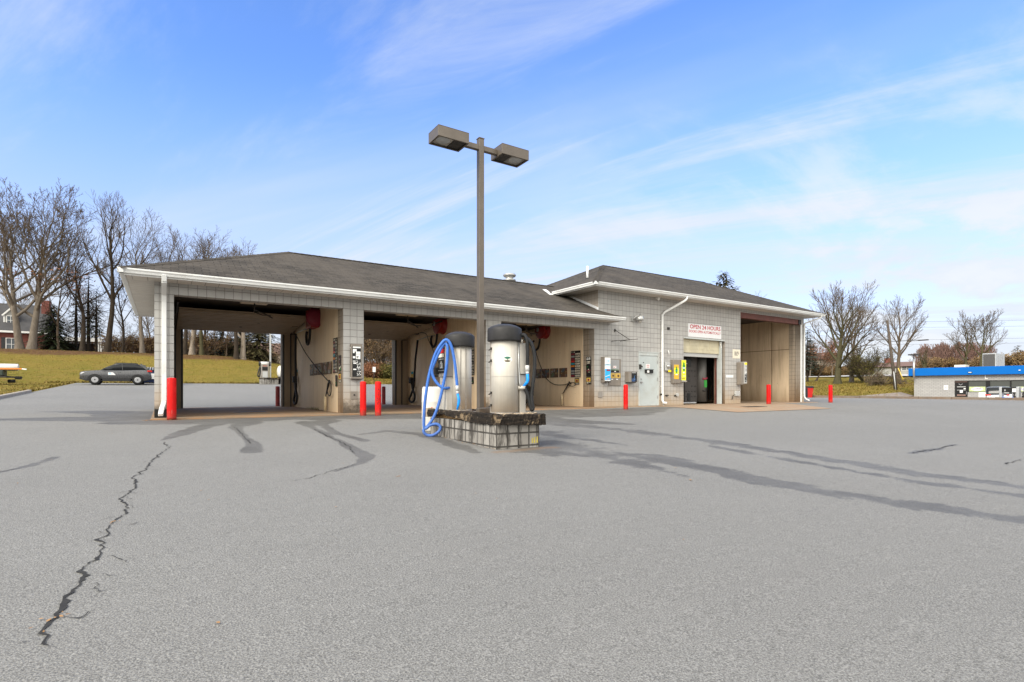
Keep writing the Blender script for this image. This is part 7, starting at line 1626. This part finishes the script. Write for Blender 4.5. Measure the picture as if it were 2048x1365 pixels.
# ================================================================== CAMERA, SKY, SUN
cam = bpy.data.cameras.new('camera'); co = bpy.data.objects.new('camera', cam); COL.objects.link(co)
co.location = (0, 0, .71); co.rotation_euler = (R(90), 0, R(-33)); cam.sensor_width = 36; cam.lens = 36*1076/2048; cam.shift_y = 95.5/2048; cam.clip_end = 3000; cam.clip_start = .05
SC.camera = co
SUN_EL, SUN_AZ = 36., 252.      # degrees; azimuth clockwise from +Y
w = bpy.data.worlds.new('World'); SC.world = w; w.use_nodes = True; nt = w.node_tree; nt.nodes.clear()
def wn(t, **k):
    x = nt.nodes.new(t)
    for a, b in k.items(): setattr(x, a, b)
    return x
L_ = nt.links.new
out = wn('ShaderNodeOutputWorld'); bg = wn('ShaderNodeBackground'); bg.inputs['Strength'].default_value = .15; L_(bg.outputs[0], out.inputs[0])
sky = wn('ShaderNodeTexSky', sky_type='NISHITA', sun_disc=False); sky.sun_elevation = R(SUN_EL); sky.sun_rotation = R(SUN_AZ); sky.air_density = 1.0; sky.dust_density = .6; sky.ozone_density = 3.0; sky.altitude = 100
hs = wn('ShaderNodeHueSaturation'); hs.inputs['Hue'].default_value = .513; hs.inputs['Saturation'].default_value = 1.15; hs.inputs['Value'].default_value = 1.5; L_(sky.outputs[0], hs.inputs['Color'])
tc = wn('ShaderNodeTexCoord'); sep = wn('ShaderNodeSeparateXYZ'); L_(tc.outputs['Generated'], sep.inputs[0])
def mth(op, a, b=0., clamp=False):
    x = wn('ShaderNodeMath', operation=op, use_clamp=clamp)
    for s_, v_ in ((x.inputs[0], a), (x.inputs[1], b)):
        if hasattr(v_, 'is_linked'): L_(v_, s_)
        else: s_.default_value = v_
    return x.outputs[0]
dz = mth('ADD', mth('MAXIMUM', sep.outputs[2], 0.), .16)
cx = mth('DIVIDE', sep.outputs[0], dz); cy = mth('DIVIDE', sep.outputs[1], dz)
cmb = wn('ShaderNodeCombineXYZ'); L_(cx, cmb.inputs[0]); L_(cy, cmb.inputs[1])
def layer(rot, scale, nscale, detail, rough, dist, lo, hi, loc=(0, 0, 0)):
    mp = wn('ShaderNodeMapping', vector_type='TEXTURE'); mp.inputs['Rotation'].default_value = (0, 0, R(rot)); mp.inputs['Scale'].default_value = (*scale, 1); mp.inputs['Location'].default_value = loc; L_(cmb.outputs[0], mp.inputs[0])
    n = wn('ShaderNodeTexNoise'); n.inputs['Scale'].default_value = nscale; n.inputs['Detail'].default_value = detail; n.inputs['Roughness'].default_value = rough; n.inputs['Distortion'].default_value = dist; L_(mp.outputs[0], n.inputs['Vector'])
    r = wn('ShaderNodeMapRange', interpolation_type='SMOOTHSTEP'); L_(n.outputs['Fac'], r.inputs[0]); r.inputs[1].default_value = lo; r.inputs[2].default_value = hi; return r.outputs[0]
wisps = layer(-68, (4.2, 1.0), 1.0, 9, .64, 1.4, .44, .70, (3.1, .7, 0))
veil = layer(-60, (2.4, 1.), .6, 5, .55, .5, .42, .70, (1.2, 4.4, 0))
puff = layer(0, (1.2, .9), 1.6, 9, .6, .3, .46, .66, (7.7, 2.2, 0))
z_ = sep.outputs[2]
low = wn('ShaderNodeMapRange'); L_(z_, low.inputs[0]); low.inputs[1].default_value = .55; low.inputs[2].default_value = .06
right = mth('ADD', mth('MULTIPLY', sep.outputs[0], .839), mth('MULTIPLY', sep.outputs[1], -.545))
rt = wn('ShaderNodeMapRange'); L_(right, rt.inputs[0]); rt.inputs[1].default_value = -.1; rt.inputs[2].default_value = .7
pf = mth('MULTIPLY', mth('MULTIPLY', puff, low.outputs[0]), rt.outputs[0])
fac = mth('ADD', mth('MULTIPLY', wisps, .58), mth('MULTIPLY', veil, .40)); fac = mth('ADD', fac, mth('MULTIPLY', pf, .9)); 
hz_ = wn('ShaderNodeMapRange', interpolation_type='SMOOTHSTEP'); L_(z_, hz_.inputs[0]); hz_.inputs[1].default_value = .50; hz_.inputs[2].default_value = -.02; hz_.inputs[4].default_value = .78
fac = mth('ADD', fac, hz_.outputs[0], True); fac = mth('MULTIPLY', fac, .95)
mx = wn('ShaderNodeMix', data_type='RGBA'); L_(fac, mx.inputs[0]); dm = wn('ShaderNodeMapRange', interpolation_type='SMOOTHSTEP'); L_(z_, dm.inputs[0]); dm.inputs[1].default_value = .0; dm.inputs[2].default_value = .42; dm.inputs[3].default_value = 0.; dm.inputs[4].default_value = 1.0
ml_ = wn('ShaderNodeMix', data_type='RGBA', blend_type='MULTIPLY'); ml_.inputs[0].default_value = 1.0; L_(hs.outputs[0], ml_.inputs[6]); dc = wn('ShaderNodeMix', data_type='RGBA'); L_(dm.outputs[0], dc.inputs[0]); dc.inputs[6].default_value = (.64, .55, .60, 1); dc.inputs[7].default_value = (.90, .97, 1.0, 1); L_(dc.outputs[2], ml_.inputs[7]); L_(ml_.outputs[2], mx.inputs[6]); mx.inputs[7].default_value = (3.4, 3.68, 4.15, 1)
# bright cloud added out of view, overhead and behind the viewer, as soft light
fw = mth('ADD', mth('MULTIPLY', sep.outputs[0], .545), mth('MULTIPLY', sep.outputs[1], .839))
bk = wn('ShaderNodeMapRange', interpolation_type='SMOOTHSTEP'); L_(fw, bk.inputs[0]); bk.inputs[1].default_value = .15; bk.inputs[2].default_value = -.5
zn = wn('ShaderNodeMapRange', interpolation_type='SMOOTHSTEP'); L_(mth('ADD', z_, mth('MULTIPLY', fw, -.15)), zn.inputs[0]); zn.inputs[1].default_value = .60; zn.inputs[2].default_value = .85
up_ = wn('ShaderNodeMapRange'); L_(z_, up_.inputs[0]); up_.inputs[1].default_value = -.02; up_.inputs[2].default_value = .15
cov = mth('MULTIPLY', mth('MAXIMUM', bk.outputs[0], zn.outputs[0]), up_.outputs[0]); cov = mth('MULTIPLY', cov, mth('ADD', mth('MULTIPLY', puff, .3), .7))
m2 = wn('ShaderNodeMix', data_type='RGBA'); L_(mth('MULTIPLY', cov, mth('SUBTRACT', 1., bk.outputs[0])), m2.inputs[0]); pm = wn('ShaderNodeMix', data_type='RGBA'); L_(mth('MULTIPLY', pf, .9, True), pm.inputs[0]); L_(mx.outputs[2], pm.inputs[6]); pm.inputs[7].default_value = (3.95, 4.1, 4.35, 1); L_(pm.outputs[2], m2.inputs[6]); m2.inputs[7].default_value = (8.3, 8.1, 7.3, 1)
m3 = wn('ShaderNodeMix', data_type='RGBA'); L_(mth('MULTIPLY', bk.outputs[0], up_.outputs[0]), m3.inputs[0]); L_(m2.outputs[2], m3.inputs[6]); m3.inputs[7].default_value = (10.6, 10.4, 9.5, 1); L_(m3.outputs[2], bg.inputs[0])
sun = bpy.data.lights.new('sun', 'SUN'); so = bpy.data.objects.new('sun', sun); COL.objects.link(so)
sun.energy = 2.6; sun.angle = R(26); sun.color = (1, .95, .84)
a = R(SUN_AZ); e = R(SUN_EL); d = V((math.sin(a)*math.cos(e), math.cos(a)*math.cos(e), math.sin(e)))
so.rotation_euler = d.to_track_quat('Z', 'Y').to_euler(); so.location = (0, 0, 40)
SC.view_settings.view_transform = 'Standard'; SC.view_settings.look = 'None'; SC.view_settings.exposure = .65; SC.view_settings.gamma = 1
SC.render.engine = 'CYCLES'; SC.cycles.max_bounces = 7; SC.cycles.diffuse_bounces = 5; SC.cycles.transparent_max_bounces = 4; SC.cycles.use_denoising = True
